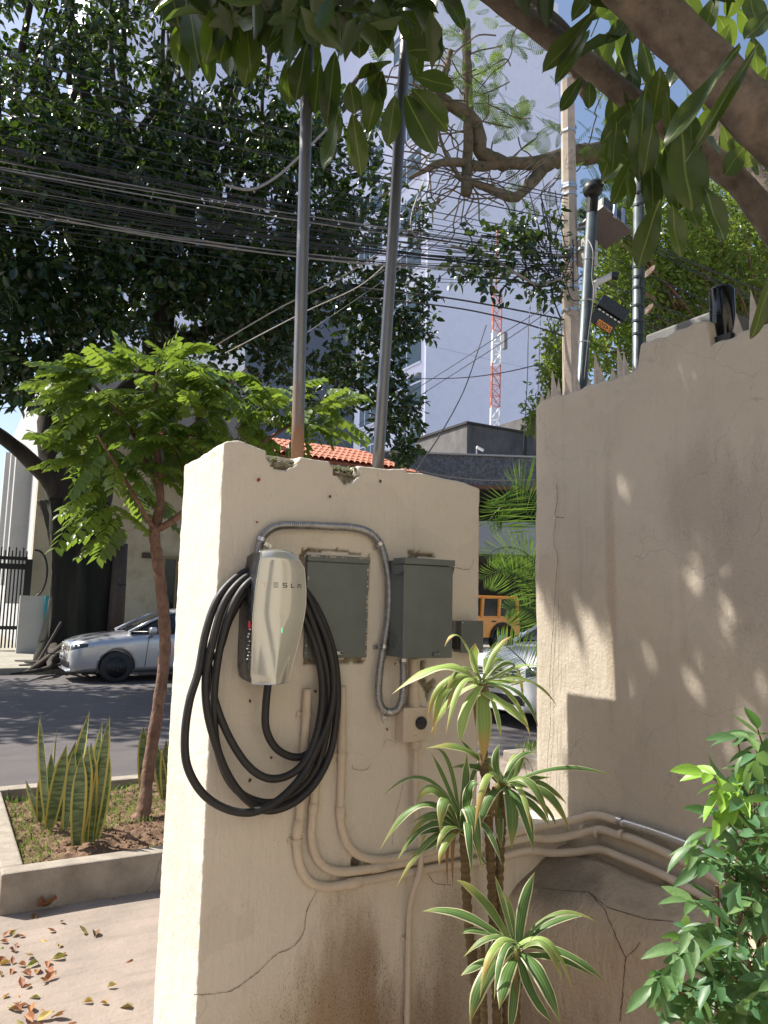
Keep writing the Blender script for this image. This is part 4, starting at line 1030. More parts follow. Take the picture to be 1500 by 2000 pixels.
for (bx_, by_, tx, ty) in ((205, 900, 125, 880), (330, 700, 305, 665), (345, 700, 380, 660), (150, 720, 80, 740), (600, 800, 690, 760), (600, 830, 700, 830), (620, 790, 660, 750), (215, 960, 125, 985), (240, 1010, 140, 1030), (240, 1020, 155, 1045), (300, 1050, 255, 985), (640, 850, 660, 870), (560, 760, 620, 730), (130, 870, 120, 880)):
    place('compound_leaf', random.choice(PIN), at(bx_, by_, 5.6), at(tx, ty, 5.55), (0, 0, 1), st, scale=(at(bx_, by_, 5.6) - at(tx, ty, 5.6)).length * 1.05)

# ---- leaves fallen on the driveway
FL = [leafmesh('fallen_leaf', M_FALLEN, .5, b, f, 5, wavy=2) for b, f in ((.35, .5), (-.3, .3), (.1, .7), (.5, -.3))]
WHERE = [(5, 1900 - 70), (25, 1830), (28, 1845), (15, 1842), (30, 1860), (22, 1825), (10, 1870), (105, 1770), (70, 1788), (220, 1757), (105, 1815), (110, 1820), (80, 1835), (170, 1825), (185, 1830), (50, 1829), (65, 1865), (130, 1860), (128, 1868), (75, 1878), (20, 1880), (25, 1882), (50, 1885), (95, 1876), (260, 1870), (115, 1850),
         (60, 1905), (72, 1900), (95, 1912), (100, 1900), (85, 1915), (45, 1925), (18, 1940), (50, 1928), (78, 1946), (40, 1955), (55, 1960), (15, 1965), (42, 1972), (60, 1976), (80, 1967), (100, 1985), (110, 1978), (182, 1955), (197, 1957), (260, 1965), (150, 1995), (70, 1990), (85, 1996), (65, 1995), (210, 1927), (25, 1892), (8, 1850), (118, 1802), (37, 1940), (30, 1990), (5, 1905)]
for px, py in WHERE:
    q = on(px, py, 'z', -.085); z = float(drive_z(np.array([[q.x]]), np.array([[q.y]]))[0, 0]); s = random.uniform(.036, .075); a = random.uniform(0, 6.28)
    if (px, py) == (105, 1770): s = .14
    o = place('fallen_leaf', random.choice(FL), V3((q.x, q.y, z + .004)), V3((q.x + cos(a), q.y + sin(a), z + random.uniform(.0, .35))), (random.uniform(-.3, .3), random.uniform(-.3, .3), 1), None, scale=s)
    tag(o, 'curled dry leaf lying on the driveway' if s < .1 else 'big curled brown leaf leaning against the planter kerb', 'leaf', 'leaves fallen on the driveway')

# ================================================================== DRACAENAS in the bed before the pillar
obj_bed = sheet('garden_soil', 0.9, 1.9, 0.2, 1.98, lambda X, Y: -0.055 + 0.012 * fbm(np.stack([X.ravel() * 9, Y.ravel() * 9, 0 * X.ravel()], -1), 3).reshape(X.shape), M_SOIL, 60, 90)
def strap_leaf(B, mpx, tpx, w, dd, parent, mat, droop=True):
    """arching leaf: base B, passing near picture spot mpx, tip at tpx; dd is how far the tip comes nearer (-) or goes away"""
    D0 = (B - _C).dot(_fw); n = 16
    m = at(mpx[0], mpx[1], D0 + dd * .6); t_ = at(tpx[0], tpx[1], D0 + dd); c = m * 2 - (B + t_) * .5
    P, W, S = [], [], []
    roll = random.uniform(-.5, .5)
    for i in range(n + 1):
        t = i / n; P.append(B * (1 - t) ** 2 + c * (2 * t * (1 - t)) + t_ * t * t)
        W.append(w * .40 * (.30 + .70 * sin(pi * min(1, t * .9 + .04)) ** .9) * (1 if t < .75 else max(.02, 1 - ((t - .75) / .25) ** 1.6)))
    for i in range(n + 1):
        t = (P[min(i + 1, n)] - P[max(i - 1, 0)]).normalized(); up = V3((0, 0, 1)) - _fw * .55
        s = t.cross(up); s = s.normalized() if s.length > .05 else _R.copy()
        S.append((s + up.normalized() * (roll * (i / n) + .12 * sin(i * .9 + roll * 9))).normalized())
    Vv, Ff, uv = ribbon(P, W, S, cup=-.28, nu=6)
    return obj('leaf', Vv, Ff, mat, parent, True, uv=uv)
def dracaena(label, crown, Dc, stem, leaves, mat, ymat=None):
    B = at(*crown, Dc); root = on(stem[-1][0], stem[-1][1], 'y', B.y)
    t = thing('dracaena', label, 'dracaena', (root.x, root.y, -0.06), 'striped dracaenas before the pillar')
    Q = [B] + [at(a, b, Dc + k * .012) for k, (a, b) in enumerate(stem)]; Q.append(V3((Q[-1].x, Q[-1].y, -.07)))
    P = resample(catmull(Q, 8), .006); r = [.0105 + .0014 * (1 if k % 4 < 2 else -.4) for k in range(len(P))]
    obj('stem', *tube(P, r, 10, wob=.05), M_STEM, t, True)
    extra = []
    for k in range(6):
        a = random.uniform(0, 2 * pi); l = random.uniform(75, 130); ux, uy = cos(a) * l, sin(a) * l * .45
        extra.append(((crown[0] + ux * .55, crown[1] + uy * .5 - random.uniform(12, 34)), (crown[0] + ux, crown[1] + uy + random.uniform(0, 75)), random.uniform(13, 22), -sin(a) * .16) + ((1,) if ymat and random.random() < .25 else ()))
    for L in leaves + extra:
        m_, tp, w = L[0], L[1], L[2]; dd = L[3] if len(L) > 3 else random.uniform(-.10, .06); yl = len(L) > 4
        strap_leaf(B + V3((random.uniform(-.008, .008), random.uniform(-.008, .008), random.uniform(-.02, .01))), m_, tp, w * Dc / FPX, dd, t, (ymat or mat) if yl else mat)
    for k in range(3):
        a = random.uniform(-1, 1); strap_leaf(B + V3((0, 0, -.02)), (crown[0] + a * 30, crown[1] + 12), (crown[0] + a * 34, crown[1] + random.uniform(60, 120)), random.uniform(9, 15) * Dc / FPX, random.uniform(-.05, .03), t, M_DRACDEAD)
    return t
dracaena('tallest dracaena with pale yellowing crown in front of the outlet box', (942, 1335), 1.80, [(943, 1400), (944, 1470), (950, 1560), (957, 1660), (962, 1760), (965, 1880), (970, 2000)], [
    ((868, 1300), (765, 1356), 38, -.04, 1), ((900, 1245), (868, 1264), 17, -.05, 1), ((928, 1292), (928, 1256), 30, -.02, 1), ((968, 1272), (1000, 1242), 15, .05, 1), ((946, 1400), (944, 1490), 38, -.10, 1), ((910, 1385), (900, 1452), 28, -.08, 1),
    ((992, 1378), (1034, 1424), 32, -.06, 1), ((872, 1345), (848, 1440), 22, -.02, 1), ((885, 1362), (842, 1432), 20, .02, 1), ((1008, 1302), (1066, 1304), 15, .05, 1), ((1030, 1328), (1088, 1380), 13, .0, 1), ((1012, 1352), (1052, 1424), 13, -.04), ((1000, 1295), (1022, 1380), 16, .05),
    ((870, 1330), (835, 1412), 16, -.03, 1), ((975, 1330), (1020, 1332), 20, .04, 1), ((965, 1375), (978, 1440), 18, .03), ((955, 1300), (975, 1250), 14, .05), ((1000, 1360), (1036, 1440), 20, .02, 1)], M_DRAC, M_DRACY)
dracaena('dracaena with striped crown beneath the tallest one, against the gap', (985, 1528), 1.84, [(982, 1580), (977, 1660), (975, 1760), (985, 1900), (990, 2000)], [
    ((915, 1465), (832, 1462), 30, -.02), ((1090, 1500), (1198, 1517), 13, .02), ((1008, 1500), (1024, 1462), 24, .05), ((968, 1490), (976, 1452), 20, .02), ((1000, 1575), (998, 1660), 34, -.10), ((1022, 1580), (1042, 1664), 30, -.08),
    ((1062, 1545), (1112, 1622), 24, -.04), ((1055, 1530), (1108, 1572), 22, .03), ((1038, 1570), (1072, 1612), 22, -.05), ((1030, 1520), (1078, 1518), 20, .04), ((940, 1500), (880, 1500), 22, .03), ((955, 1560), (935, 1620), 24, -.06), ((1010, 1480), (1050, 1470), 16, .06),
    ((975, 1590), (980, 1660), 22, -.02), ((1060, 1570), (1085, 1615), 20, .0), ((930, 1475), (900, 1445), 16, .05)], M_DRAC, M_DRACY)
dracaena('dark striped dracaena spreading over the outlet conduit at the middle left', (905, 1618), 1.80, [(908, 1680), (912, 1760), (920, 1860), (930, 2000)], [
    ((825, 1570), (742, 1660), 24, -.02), ((830, 1520), (748, 1556), 13, .04), ((855, 1545), (812, 1568), 28, .0), ((872, 1562), (860, 1628), 30, -.10), ((918, 1580), (940, 1698), 36, -.11), ((915, 1545), (935, 1532), 28, -.03), ((840, 1610), (774, 1684), 24, -.02), ((840, 1640), (774, 1734), 16, -.06),
    ((855, 1640), (796, 1672), 28, -.03), ((872, 1645), (858, 1692), 16, -.08, 1), ((908, 1545), (912, 1470), 22, .03), ((872, 1530), (842, 1470), 15, .05), ((935, 1590), (970, 1560), 24, .03), ((860, 1590), (800, 1610), 20, .02), ((880, 1500), (850, 1462), 12, .06), ((925, 1650), (960, 1700), 16, .04), ((850, 1620), (790, 1640), 18, .04)], M_DRAC, M_DRACY)
dracaena('lowest dracaena, a broad striped rosette at the foot of the bench', (1012, 1852), 1.62, [(1010, 1920), (1006, 2000)], [
    ((915, 1790), (825, 1780), 27, .02), ((950, 1765), (890, 1718), 26, .03), ((985, 1770), (966, 1708), 14, .04), ((1020, 1780), (1045, 1702), 28, .02), ((1085, 1785), (1172, 1806), 15, .0), ((1070, 1805), (1150, 1788), 18, .03), ((1100, 1860), (1186, 1922), 22, -.04), ((1090, 1870), (1160, 1908), 22, .0),
    ((1052, 1900), (1095, 2000), 36, -.10), ((990, 1905), (975, 1972), 32, -.12), ((950, 1905), (918, 2000), 36, -.08), ((945, 1878), (900, 1906), 22, -.04), ((1035, 1930), (1082, 2000), 26, -.06), ((935, 1818), (898, 1826), 16, .0), ((1005, 1940), (995, 2020), 24, -.05), ((1020, 1800), (1022, 1730), 18, .05), ((960, 1830), (905, 1870), 18, -.02), ((1000, 1790), (985, 1740), 14, .03)], M_DRAC, M_DRACY)
# spare bare canes of the same clump
for k, (px, Dc) in enumerate(((940, 1.70), (925, 1.83))):
    P = resample([at(px, 1840, Dc), at(px + 6, 2000, Dc), V3((at(px + 6, 2000, Dc).x, at(px + 6, 2000, Dc).y, -.07))], .008)
    o = obj('bare_cane', *tube(P, [.008 + .001 * (i % 3 == 0) for i in range(len(P))], 8), M_STEM, None, True)
    tag(o, 'thin bare dracaena cane standing ' + ('nearer the viewer' if k == 0 else 'close to the pillar face'), 'cane')

# ================================================================== SHRUB at the right edge
sh = thing('leafy_shrub', 'green leafy shrub with small pointed leaves at the lower right corner', 'shrub', (1.35, 0.85, -0.06))
NL = [leafmesh('leaf', M_NAND, w, b, .18, 5) for w, b in ((.36, .15), (.32, .3), (.40, -.05))]
NN = leafmesh('leaf', M_NANDNEW, .42, .12, .2, 5)
cnt = 0; stuffP, stuffD, stuffL = [], [], []
root = at(1420, 2250, 1.38)
def sprig(p, d, new=False, parts=True, size=.045, n=5):
    global cnt
    d = d.normalized()
    side = d.cross(V3((0, 0, 1))); side = side.normalized() if side.length > .1 else _R.copy(); upv = side.cross(d)
    for k in range(n):
        a = [0, .75, -.75, 1.25, -1.25, 1.7, -1.7][k]; off = -d * (.012 * ((k + 1) // 2))
        q = d * cos(a) + side * sin(a) + V3((0, 0, random.uniform(-.45, .1))); L = size * random.uniform(.75, 1.2) * (1.15 if k == 0 else 1)
        nn = (V3((0, 0, 1)) - _fw * .5 + V3((random.gauss(0, .3), random.gauss(0, .3), 0)))
        if parts and cnt < 298:
            place('leaf', NN if new else random.choice(NL), p + off, p + off + q, nn, sh, scale=L); cnt += 1
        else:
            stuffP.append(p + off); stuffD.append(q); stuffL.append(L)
mbs = MB()
def twig(a, b, r=.0016): mbs.add(*tube(catmull([a, a.lerp(b, .5) + V3((0, 0, .02)), b], 4), r, 5))
for (px, py, dx, dy, D, new) in ((1440, 1440, -1, -.1, 1.36, 0), (1480, 1425, -.3, -1, 1.36, 0), (1455, 1475, -1, .6, 1.35, 0), (1375, 1510, -1, -.2, 1.33, 1), (1410, 1545, -.8, .6, 1.33, 1), (1440, 1530, .3, -.6, 1.34, 1), (1425, 1575, -.7, .8, 1.33, 1), (1465, 1500, -.6, .2, 1.35, 0), (1490, 1500, 0, -1, 1.36, 0), (1350, 1655, -1, .3, 1.36, 0),
                                 (1370, 1690, -1, .2, 1.34, 0), (1345, 1760, -1, -.3, 1.34, 0), (1330, 1850, -1, .1, 1.33, 0), (1300, 1910, -.7, .8, 1.3, 0), (1275, 1925, -1, .8, 1.3, 0), (1320, 1880, -.8, .6, 1.3, 0), (1290, 1930, -.2, 1, 1.3, 0), (1345, 1950, -.8, .3, 1.32, 0), (1395, 1590, -.8, -.1, 1.36, 0), (1380, 1625, -1, .2, 1.36, 0)):
    p = at(px, py, D); sprig(p, _R * dx - _U * dy - _fw * .15, bool(new), size=.052 if not new else .05, n=5)
    twig(p, at(1470 + random.uniform(-20, 40), py + 110, 1.42))
for k in range(190):
    cx, cy, rx, ry = random.choices(((1465, 1690, 85, 150), (1440, 1860, 100, 130), (1420, 1960, 120, 80), (1490, 1580, 40, 90)), (5, 5, 4, 2))[0]
    u, v = random.gauss(0, .55), random.gauss(0, .55); D = random.uniform(1.22, 1.55)
    p = at(cx + u * rx, cy + v * ry, D); sprig(p, _R * random.uniform(-1, .6) + V3((0, 0, random.uniform(-.6, .7))) - _fw * random.uniform(-.2, .6), False, k < 60 and D < 1.45, .045, random.choice((3, 5)))
    if k % 3 == 0: twig(p, at(1480 + random.uniform(-40, 60), cy + v * ry + 120, 1.42), .0013)
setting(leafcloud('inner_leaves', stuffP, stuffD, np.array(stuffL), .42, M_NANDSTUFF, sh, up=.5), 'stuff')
for dx in (-40, 0, 40, 80): twig(at(1440 + dx, 1650 + abs(dx) * 2, 1.42), V3((at(1450 + dx, 2000, 1.42).x, at(1450 + dx, 2000, 1.42).y, -.06)), .004)
mbs.obj('twigs', M_BARKRED, sh)['kind'] = 'stuff'

# ================================================================== BROAD-LEAVED TREE overhead
ot = thing('broad_leaved_tree', 'large broad-leaved tree whose thick limbs and hanging leaves cross the top', 'tree', (3.2, 0.6, -0.1))
def big_limb(pts, r, name='limb', wob=.02):
    P = resample(catmull(pts, 10), .03); R_ = np.interp(np.linspace(0, 1, len(P)), np.linspace(0, 1, len(r)), r)
    R_ = [q * (1 + .03 * sin(k * 1.1) + random.uniform(-.015, .015)) for k, q in enumerate(R_)]
    return obj(name, *tube(P, R_, 20, wob=wob), M_BARKTAN, ot, True), P
trunk_top = V3((3.0, .9, 1.7))
big_limb([V3((3.25, .55, -.2)), V3((3.15, .7, .8)), trunk_top], [.22, .19, .17], 'trunk')
big_limb([trunk_top, at(1720, 520, 2.15), at(1600, 360, 2.05), at(1500, 252, 2.0), at(1370, 115, 2.0), at(1250, 0, 2.0), at(1130, -130, 2.0), at(1000, -300, 2.1)], [.14, .09, .074, .070, .068, .064, .06, .05])
big_limb([trunk_top + V3((0, .1, -.1)), at(1640, 620, 2.4), at(1500, 428, 2.4), at(1420, 335, 2.4), at(1240, 200, 2.4), at(1120, 105, 2.42), at(1010, 25, 2.45), at(880, -70, 2.5), at(700, -200, 2.55)], [.12, .075, .062, .058, .040, .037, .036, .034, .03])
big_limb([at(1160, 130, 2.43), at(1090, 55, 2.5), at(1030, 0, 2.55), at(960, -80, 2.6), at(800, -260, 2.6)], [.026, .028, .028, .026, .02])
big_limb([at(1640, 560, 3.0), at(1500, 380, 3.2), at(1440, 305, 3.3), at(1380, 230, 3.4)], [.06, .05, .045, .03])
big_limb([at(1150, 190, 2.6), at(1000, -20, 2.7), at(820, -10, 2.75), at(700, 60, 2.75), at(560, 20, 2.7), at(430, -40, 2.7)], [.02, .018, .016, .013, .011, .008])
BL = [leafmesh('leaf', M_OVER, w, b, f, 10, wavy=1.0, e1=1.25, e2=.62) for w, b, f in ((.36, .12, .10), (.40, .22, .15), (.34, .05, .2), (.42, .30, .08), (.38, -.08, .12))]
def bleaf(b, t, w, D, dd=0.0, sun_=False):
    B, T = at(b[0], b[1], D), at(t[0], t[1], D + dd); L = (T - B).length; me = random.choice(BL)
    nn = -_fw + V3((random.gauss(0, .35), random.gauss(0, .35), random.gauss(.25, .3)))
    o = place('leaf', me, B, T, nn, ot, scale=L, wscale=(w * D / FPX) / (L * .37) if w else 1)
    return o
for q in (((338, -15), (340, 45), 55, 2.7), ((372, -10), (365, 102), 52, 2.65), ((352, 55), (346, 112), 28, 2.75), ((372, 50), (370, 157), 40, 2.75), ((392, 55), (413, 160), 34, 2.75), ((436, -5), (402, 122), 52, 2.6), ((452, 10), (428, 132), 46, 2.62), ((478, 0), (490, 137), 38, 2.58), ((504, 55), (474, 157), 44, 2.65),
          ((545, -10), (592, 92), 52, 2.6), ((572, 50), (512, 92), 44, 2.65), ((592, 75), (540, 162), 44, 2.62), ((600, 85), (574, 192), 46, 2.6), ((662, 215), (638, 337), 36, 2.6), ((688, 220), (706, 338), 44, 2.6), ((655, 100), (636, 232), 40, 2.65), ((700, 35), (702, 110), 46, 2.5), ((684, 160), (690, 214), 34, 2.5),
          ((748, 140), (715, 245), 40, 2.62), ((765, 120), (700, 130), 46, 2.65), ((808, 150), (890, 165), 48, 2.55), ((803, 172), (878, 245), 50, 2.55), ((792, 185), (838, 292), 48, 2.55), ((796, 100), (870, 92), 56, 2.58), ((772, 185), (758, 282), 40, 2.6), ((718, 20), (760, 92), 52, 2.6), ((640, 10), (690, 60), 46, 2.65),
          ((610, -10), (655, 80), 44, 2.6), ((760, -10), (735, 100), 44, 2.62), ((520, -20), (500, 80), 48, 2.65), ((560, 120), (560, 200), 34, 2.68), ((625, 120), (610, 220), 42, 2.66), ((745, 190), (690, 250), 36, 2.66), ((830, 30), (815, 120), 46, 2.6), ((780, 20), (840, 70), 42, 2.66), ((415, -20), (385, 80), 50, 2.7), ((465, -30), (455, 90), 50, 2.7),
          ((640, 180), (655, 270), 30, 2.68), ((725, 120), (745, 210), 36, 2.64),
          ((1164, 20), (1061, 152), 44, 2.2), ((1152, 60), (1085, 160), 36, 2.25), ((1138, 150), (1094, 214), 30, 2.3), ((1150, 158), (1156, 205), 26, 2.3), ((1166, 30), (1210, 18), 34, 2.5), ((1195, 60), (1172, 120), 34, 2.5), ((1190, 100), (1178, 168), 36, 2.5), ((1225, 90), (1215, 140), 30, 2.4), ((1240, 130), (1232, 190), 30, 2.4),
          ((1446, 88), (1299, 317), 42, 1.7), ((1484, 80), (1349, 306), 26, 1.68), ((1510, 20), (1450, 88), 40, 1.7), ((1262, 170), (1240, 330), 42, 2.1), ((1240, 300), (1200, 400), 40, 2.15), ((1275, 235), (1262, 335), 42, 2.05), ((1330, 250), (1346, 420), 78, 2.0), ((1300, 290), (1332, 408), 56, 2.02), ((1290, 390), (1238, 518), 44, 1.95),
          ((1312, 395), (1322, 505), 48, 1.95), ((1372, 360), (1418, 470), 62, 1.95), ((1345, 380), (1358, 445), 46, 2.05), ((1380, 270), (1420, 300), 60, 2.1), ((1255, 60), (1262, 170), 40, 2.3), ((1290, 130), (1280, 240), 44, 2.2), ((1230, 200), (1252, 300), 40, 2.25), ((1300, 180), (1320, 290), 50, 2.15), ((1270, 320), (1285, 420), 36, 2.1), ((1225, 330), (1240, 400), 30, 2.15),
          ((1512, 525), (1478, 660), 38, 1.7), ((1400, 30), (1440, 90), 40, 2.6), ((1440, 20), (1490, 60), 44, 2.6), ((1470, 100), (1500, 190), 46, 2.5), ((1480, 190), (1440, 240), 40, 2.5), ((1355, 300), (1375, 400), 50, 2.1), ((1400, -10), (1370, 60), 40, 2.7), ((1310, 40), (1300, 120), 40, 2.6), ((1340, 220), (1300, 330), 46, 2.12), ((1500, 130), (1470, 230), 48, 2.4), ((1460, -20), (1480, 60), 46, 2.45)):
    bleaf(*q, dd=random.uniform(-.06, .04))
nl_ = 0
for k in range(74):                                                 # filling leaves of the two visible sprays
    if k < 24: px, py, D = random.uniform(340, 870), random.uniform(-80, 60), random.uniform(2.6, 2.9)
    else: px, py, D = random.uniform(1180, 1520), random.uniform(-60, 300), random.uniform(2.15, 2.9)
    a = random.uniform(.7, 2.4); L = random.uniform(70, 120)
    bleaf((px, py), (px + cos(a) * L, py + sin(a) * L), random.uniform(32, 48), D, random.uniform(-.05, .05))
# canopy above the picture, one mass of leaves laid out to shade the wall
cp_, cd, cl = [], [], []
def blob(c, rad, n, gap=0.0):
    for k in range(n):
        p = V3((random.gauss(0, .5) * rad[0], random.gauss(0, .5) * rad[1], random.gauss(0, .5) * rad[2])) + V3(c)
        cp_.append(p); cd.append(V3((random.gauss(0, 1), random.gauss(0, 1), random.uniform(-1.2, .2)))); cl.append(random.uniform(.14, .21))
def toward_sun(p, dist): return V3(p) - SUN * dist
gaps = [(on(a, b, 'x', WX), r) for a, b, r in ((1110, 850, .05), (1190, 862, .035), (1320, 1005, .055), (1355, 1295, .07), (1465, 1190, .06), (1248, 1370, .045), (1480, 1370, .06), (1212, 1200, .045), (1345, 735, .045), (1412, 757, .035), (1420, 1130, .04), (1300, 1000, .03))]
lit_ = [(2.4, 1.78), (2.12, 1.76), (2.03, 1.66), (1.93, 1.67), (1.87, 1.73), (1.75, 1.66), (1.74, 1.12), (1.90, 1.12), (1.90, .8), (2.4, .8)]
def seen(p):
    v = p - _C; z = v.dot(_fw)
    if z < .1: return False
    u, w = 750 + FPX * v.dot(_R) / z, 1000 - FPX * v.dot(_U) / z
    if u < -80 or u > 1580 or w < -70 or w > 2100: return False
    return not ((360 < u < 860 and w < 40) or (u > 1200 and w < 220))
for k in range(5600):
    y, z = random.uniform(.55, 2.3), random.uniform(1.0, 2.75)
    if inpoly(np.array([y]), np.array([z]), lit_)[0]: continue
    if z < 1.16 and y < 1.56: continue
    if any(((y - g.y) ** 2 + ((z - g.z) * .55) ** 2) < (r + .035) ** 2 for g, r in gaps): continue
    for tr_ in range(6):
        p = toward_sun((WX, y, z), (random.uniform(3.2, 5.4) - z) / -SUN.z)
        if not seen(p): break
    else: continue
    cp_.append(p); cd.append(V3((random.gauss(0, 1), random.gauss(0, 1), random.uniform(-1.2, .2)))); cl.append(random.uniform(.11, .17))
for k in range(2600):                                                # unseen leaves added over the viewer to block sky and shade the ground
    p = V3((random.uniform(.6, 5.5), random.uniform(-3.0, 1.2), random.uniform(3.3, 5.6)))
    if (p.x - 3.0) ** 2 / 6 + (p.y + .8) ** 2 / 4 > 1 + .3 * random.random(): continue
    cp_.append(p); cd.append(V3((random.gauss(0, 1), random.gauss(0, 1), random.uniform(-1.2, .2)))); cl.append(random.uniform(.16, .24))
cp_ = [V3(p) for p in cp_]
keep = [k for k, p in enumerate(cp_) if not seen(p)]                 # open view below the branches
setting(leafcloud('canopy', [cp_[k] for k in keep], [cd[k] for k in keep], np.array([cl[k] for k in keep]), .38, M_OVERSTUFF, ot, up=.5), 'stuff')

# ================================================================== CONCRETE UTILITY POLE and what hangs on it
PB = on(1113, 760, 'y', 7.3); PT = on(1106, 205, 'y', 7.3)
up_ = thing('utility_pole', 'tapered concrete utility pole with steel bands carrying all the cables', 'utility pole', (7.07, 7.3, 0))
def pole_r(z): return 0.15 - 0.0065 * z
P = [V3((7.11 - .008 * z, 7.3, z)) for z in np.linspace(0, 9.0, 28)]
obj('shaft', *tube(P, [pole_r(p.z) for p in P], 8), M_POLECON, up_, False)
for py in (262, 366, 371, 385, 492, 500, 515, 565, 610):
    z = on(1110, py, 'y', 7.3).z; obj('band', *tube([V3((7.11 - .008 * z, 7.3, z)), V3((7.11 - .008 * z, 7.3, z + .035))], pole_r(z) + .012, 8), M_GALV, up_)
# lamp housing on a bracket arm
fl = thing('floodlight', 'dark boxy floodlight on a bracket high on the utility pole', 'floodlight', tuple(on(1180, 450, 'y', 7.0)))
c = on(1182, 432, 'y', 7.0)
Mx = Matrix.Translation(c) @ Matrix.Rotation(radians(20), 4, 'Y') @ Matrix.Rotation(radians(-14), 4, 'X')
obj('housing', *xform(bxd(-.24, .24, -.18, .18, -.10, .16, .03), Mx), plain('dark_grey_metal', (.06, .065, .06), .5, .3), fl)
obj('lens_frame', *xform(bxd(-.28, .28, -.22, .22, -.15, -.102, .008), Mx), plain('brown_grey_metal', (.16, .13, .12), .5, .2), fl)
obj('bracket', *xform(bxd(-.10, -.04, -.24, -.2205, -.2, .12, .004), Mx), M_GALV, fl); obj('bracket', *xform(bxd(.06, .12, -.24, -.2205, -.15, .12, .004), Mx), M_GALV, fl)
obj('arm', *tube([c + V3((-.25, .1, -.1)), V3((7.06, 7.3, c.z - .1))], .03, 8), M_GALV, fl)
# terminal box with its number plate
tb = thing('terminal_box', 'black slotted cable terminal box with an upside-down orange number plate', 'terminal box', tuple(on(1195, 620, 'y', 6.9)))
c = on(1194, 610, 'y', 6.9)
Rz = Matrix((( _R.x, _fw.x, _U.x, 0), (_R.y, _fw.y, _U.y, 0), (_R.z, _fw.z, _U.z, 0), (0, 0, 0, 1)))
Mx = Matrix.Translation(c) @ Rz @ Matrix.Rotation(radians(33), 4, 'Y')
obj('case', *xform(bxd(-.21, .21, -.02, .16, -.02, .15, .012), Mx), M_BLACKPL, tb)
obj('back_plate', *xform(bxd(-.20, .16, .04, .06, -.24, -.024, .004), Mx), M_BLACKPL, tb)
for k in range(6):
    obj('slot', *xform(bxd(-.17 + k * .062, -.13 + k * .062, .02, .036, -.052, -.036), Mx), M_WHITE, tb)
plm = plain('orange_plate', (.75, .26, .03), .5)
pt_ = obj('number_plate', *xform(bxd(-.09, .13, -.012, -.005, -.25, -.165), Mx), plm, tb)
fc = bpy.data.curves.new('plate_number', 'FONT'); fc.body = '14507'; fc.size = .088; fc.align_x = 'CENTER'; fc.align_y = 'CENTER'; fc.extrude = .001
fc.materials.append(M_BLACKPL); _f = bpy.data.objects.new('f', fc); COL.objects.link(_f); bpy.context.view_layer.update()
_m = bpy.data.meshes.new_from_object(_f.evaluated_get(bpy.context.evaluated_depsgraph_get())); bpy.data.objects.remove(_f); bpy.data.curves.remove(fc)
fo = bpy.data.objects.new('plate_number', _m); COL.objects.link(fo)
fo.parent = pt_; fo.matrix_local = Matrix.Translation(-base_of(pt_)) @ Mx @ Matrix.Translation((.02, -.0145, -.2075)) @ Matrix.Rotation(pi, 4, 'Y') @ Matrix.Rotation(radians(90), 4, 'X')
# small cream splice box and cone-ended arm beside the mast
fo2 = thing('splice_housing', 'cream splice housing strapped to the utility pole behind the grey mast', 'splice housing', tuple(on(1150, 500, 'y', 7.1)))
obj('body', *bxd(on(1137, 480, 'y', 7.1).x, on(1160, 480, 'y', 7.1).x, 7.02, 7.2, on(1150, 520, 'y', 7.1).z, on(1150, 470, 'y', 7.1).z, .02), plain('aged_cream', (.42, .38, .30), .6), fo2)
obj('strap', *bxd(on(1134, 480, 'y', 7.1).x, on(1163, 480, 'y', 7.1).x, 7.0, 7.22, on(1150, 492, 'y', 7.1).z, on(1150, 487, 'y', 7.1).z, .003), M_GALV, fo2)
sl = thing('street_lamp_arm', 'pale street lamp arm with a dark end jutting from the utility pole', 'lamp arm', tuple(on(1165, 560, 'y', 7.0)))
obj('tube', *tube(catmull([on(1155, 585, 'y', 7.1), on(1160, 558, 'y', 7.0), on(1175, 548, 'y', 6.95), on(1195, 538, 'y', 6.9)], 6), [.06] * 5 + [.045] * 14, 10), plain('pale_grey_paint', (.5, .49, .46), .5), sl)
obj('end_cap', *tube([on(1194, 538, 'y', 6.9), on(1207, 540, 'y', 6.85)], .055, 10), M_BLACKPL, sl)

# ================================================================== SERVICE MASTS behind the side wall
def service(label, x, b, t, r, head):
    B, T = on(*b, 'x', x), on(*t, 'x', x); m = thing('service_mast', label, 'mast', (B.x, B.y, 1.0))
    d = (T - B).normalized(); lo = B - d * ((B.z - 1.0) / d.z)
    obj('pipe', *tube([lo, T], r, 16), plain('dull_blue_grey_steel', (.075, .095, .11), .45, .4, .2, 30), m, True)
    return m, B, T, d
m, B, T, d = service('grey conduit mast with a dark rounded weatherhead behind the side wall', 2.13, (1137, 735), (1156, 412), .0215, True)
obj('pipe_joint', *tube([T - d * .01, T + d * .07], .0225, 16), M_IRON, m); h0 = T + d * .06
obj('weatherhead', *tube(catmull([h0, h0 + d * .03, h0 + d * .045 + _R * .012, h0 + d * .04 + _R * .04], 5), [.024, .03, .036, .038, .04, .04, .038, .034, .03, .028, .027, .026, .025, .024, .022, .012][:16], 16), M_IRON, m, True)
for k in (.2, .45, .7): obj('band', *tube([B.lerp(T, k), B.lerp(T, k) + d * .006], .0228, 16), M_GALV, m)
P = catmull([on(1146, 465, 'x', 2.10), on(1158, 490, 'x', 2.09), on(1156, 540, 'x', 2.09), on(1160, 575, 'x', 2.09), on(1150, 650, 'x', 2.09), on(1141, 740, 'x', 2.1)], 8)
obj('service_cord', *tube(P, .0022, 6), M_WIREGREY, m)
m, B, T, d = service('second grey mast with clamped brown blades, behind the raised wall step', 2.13, (1246, 690), (1248, 330), .0205, False)
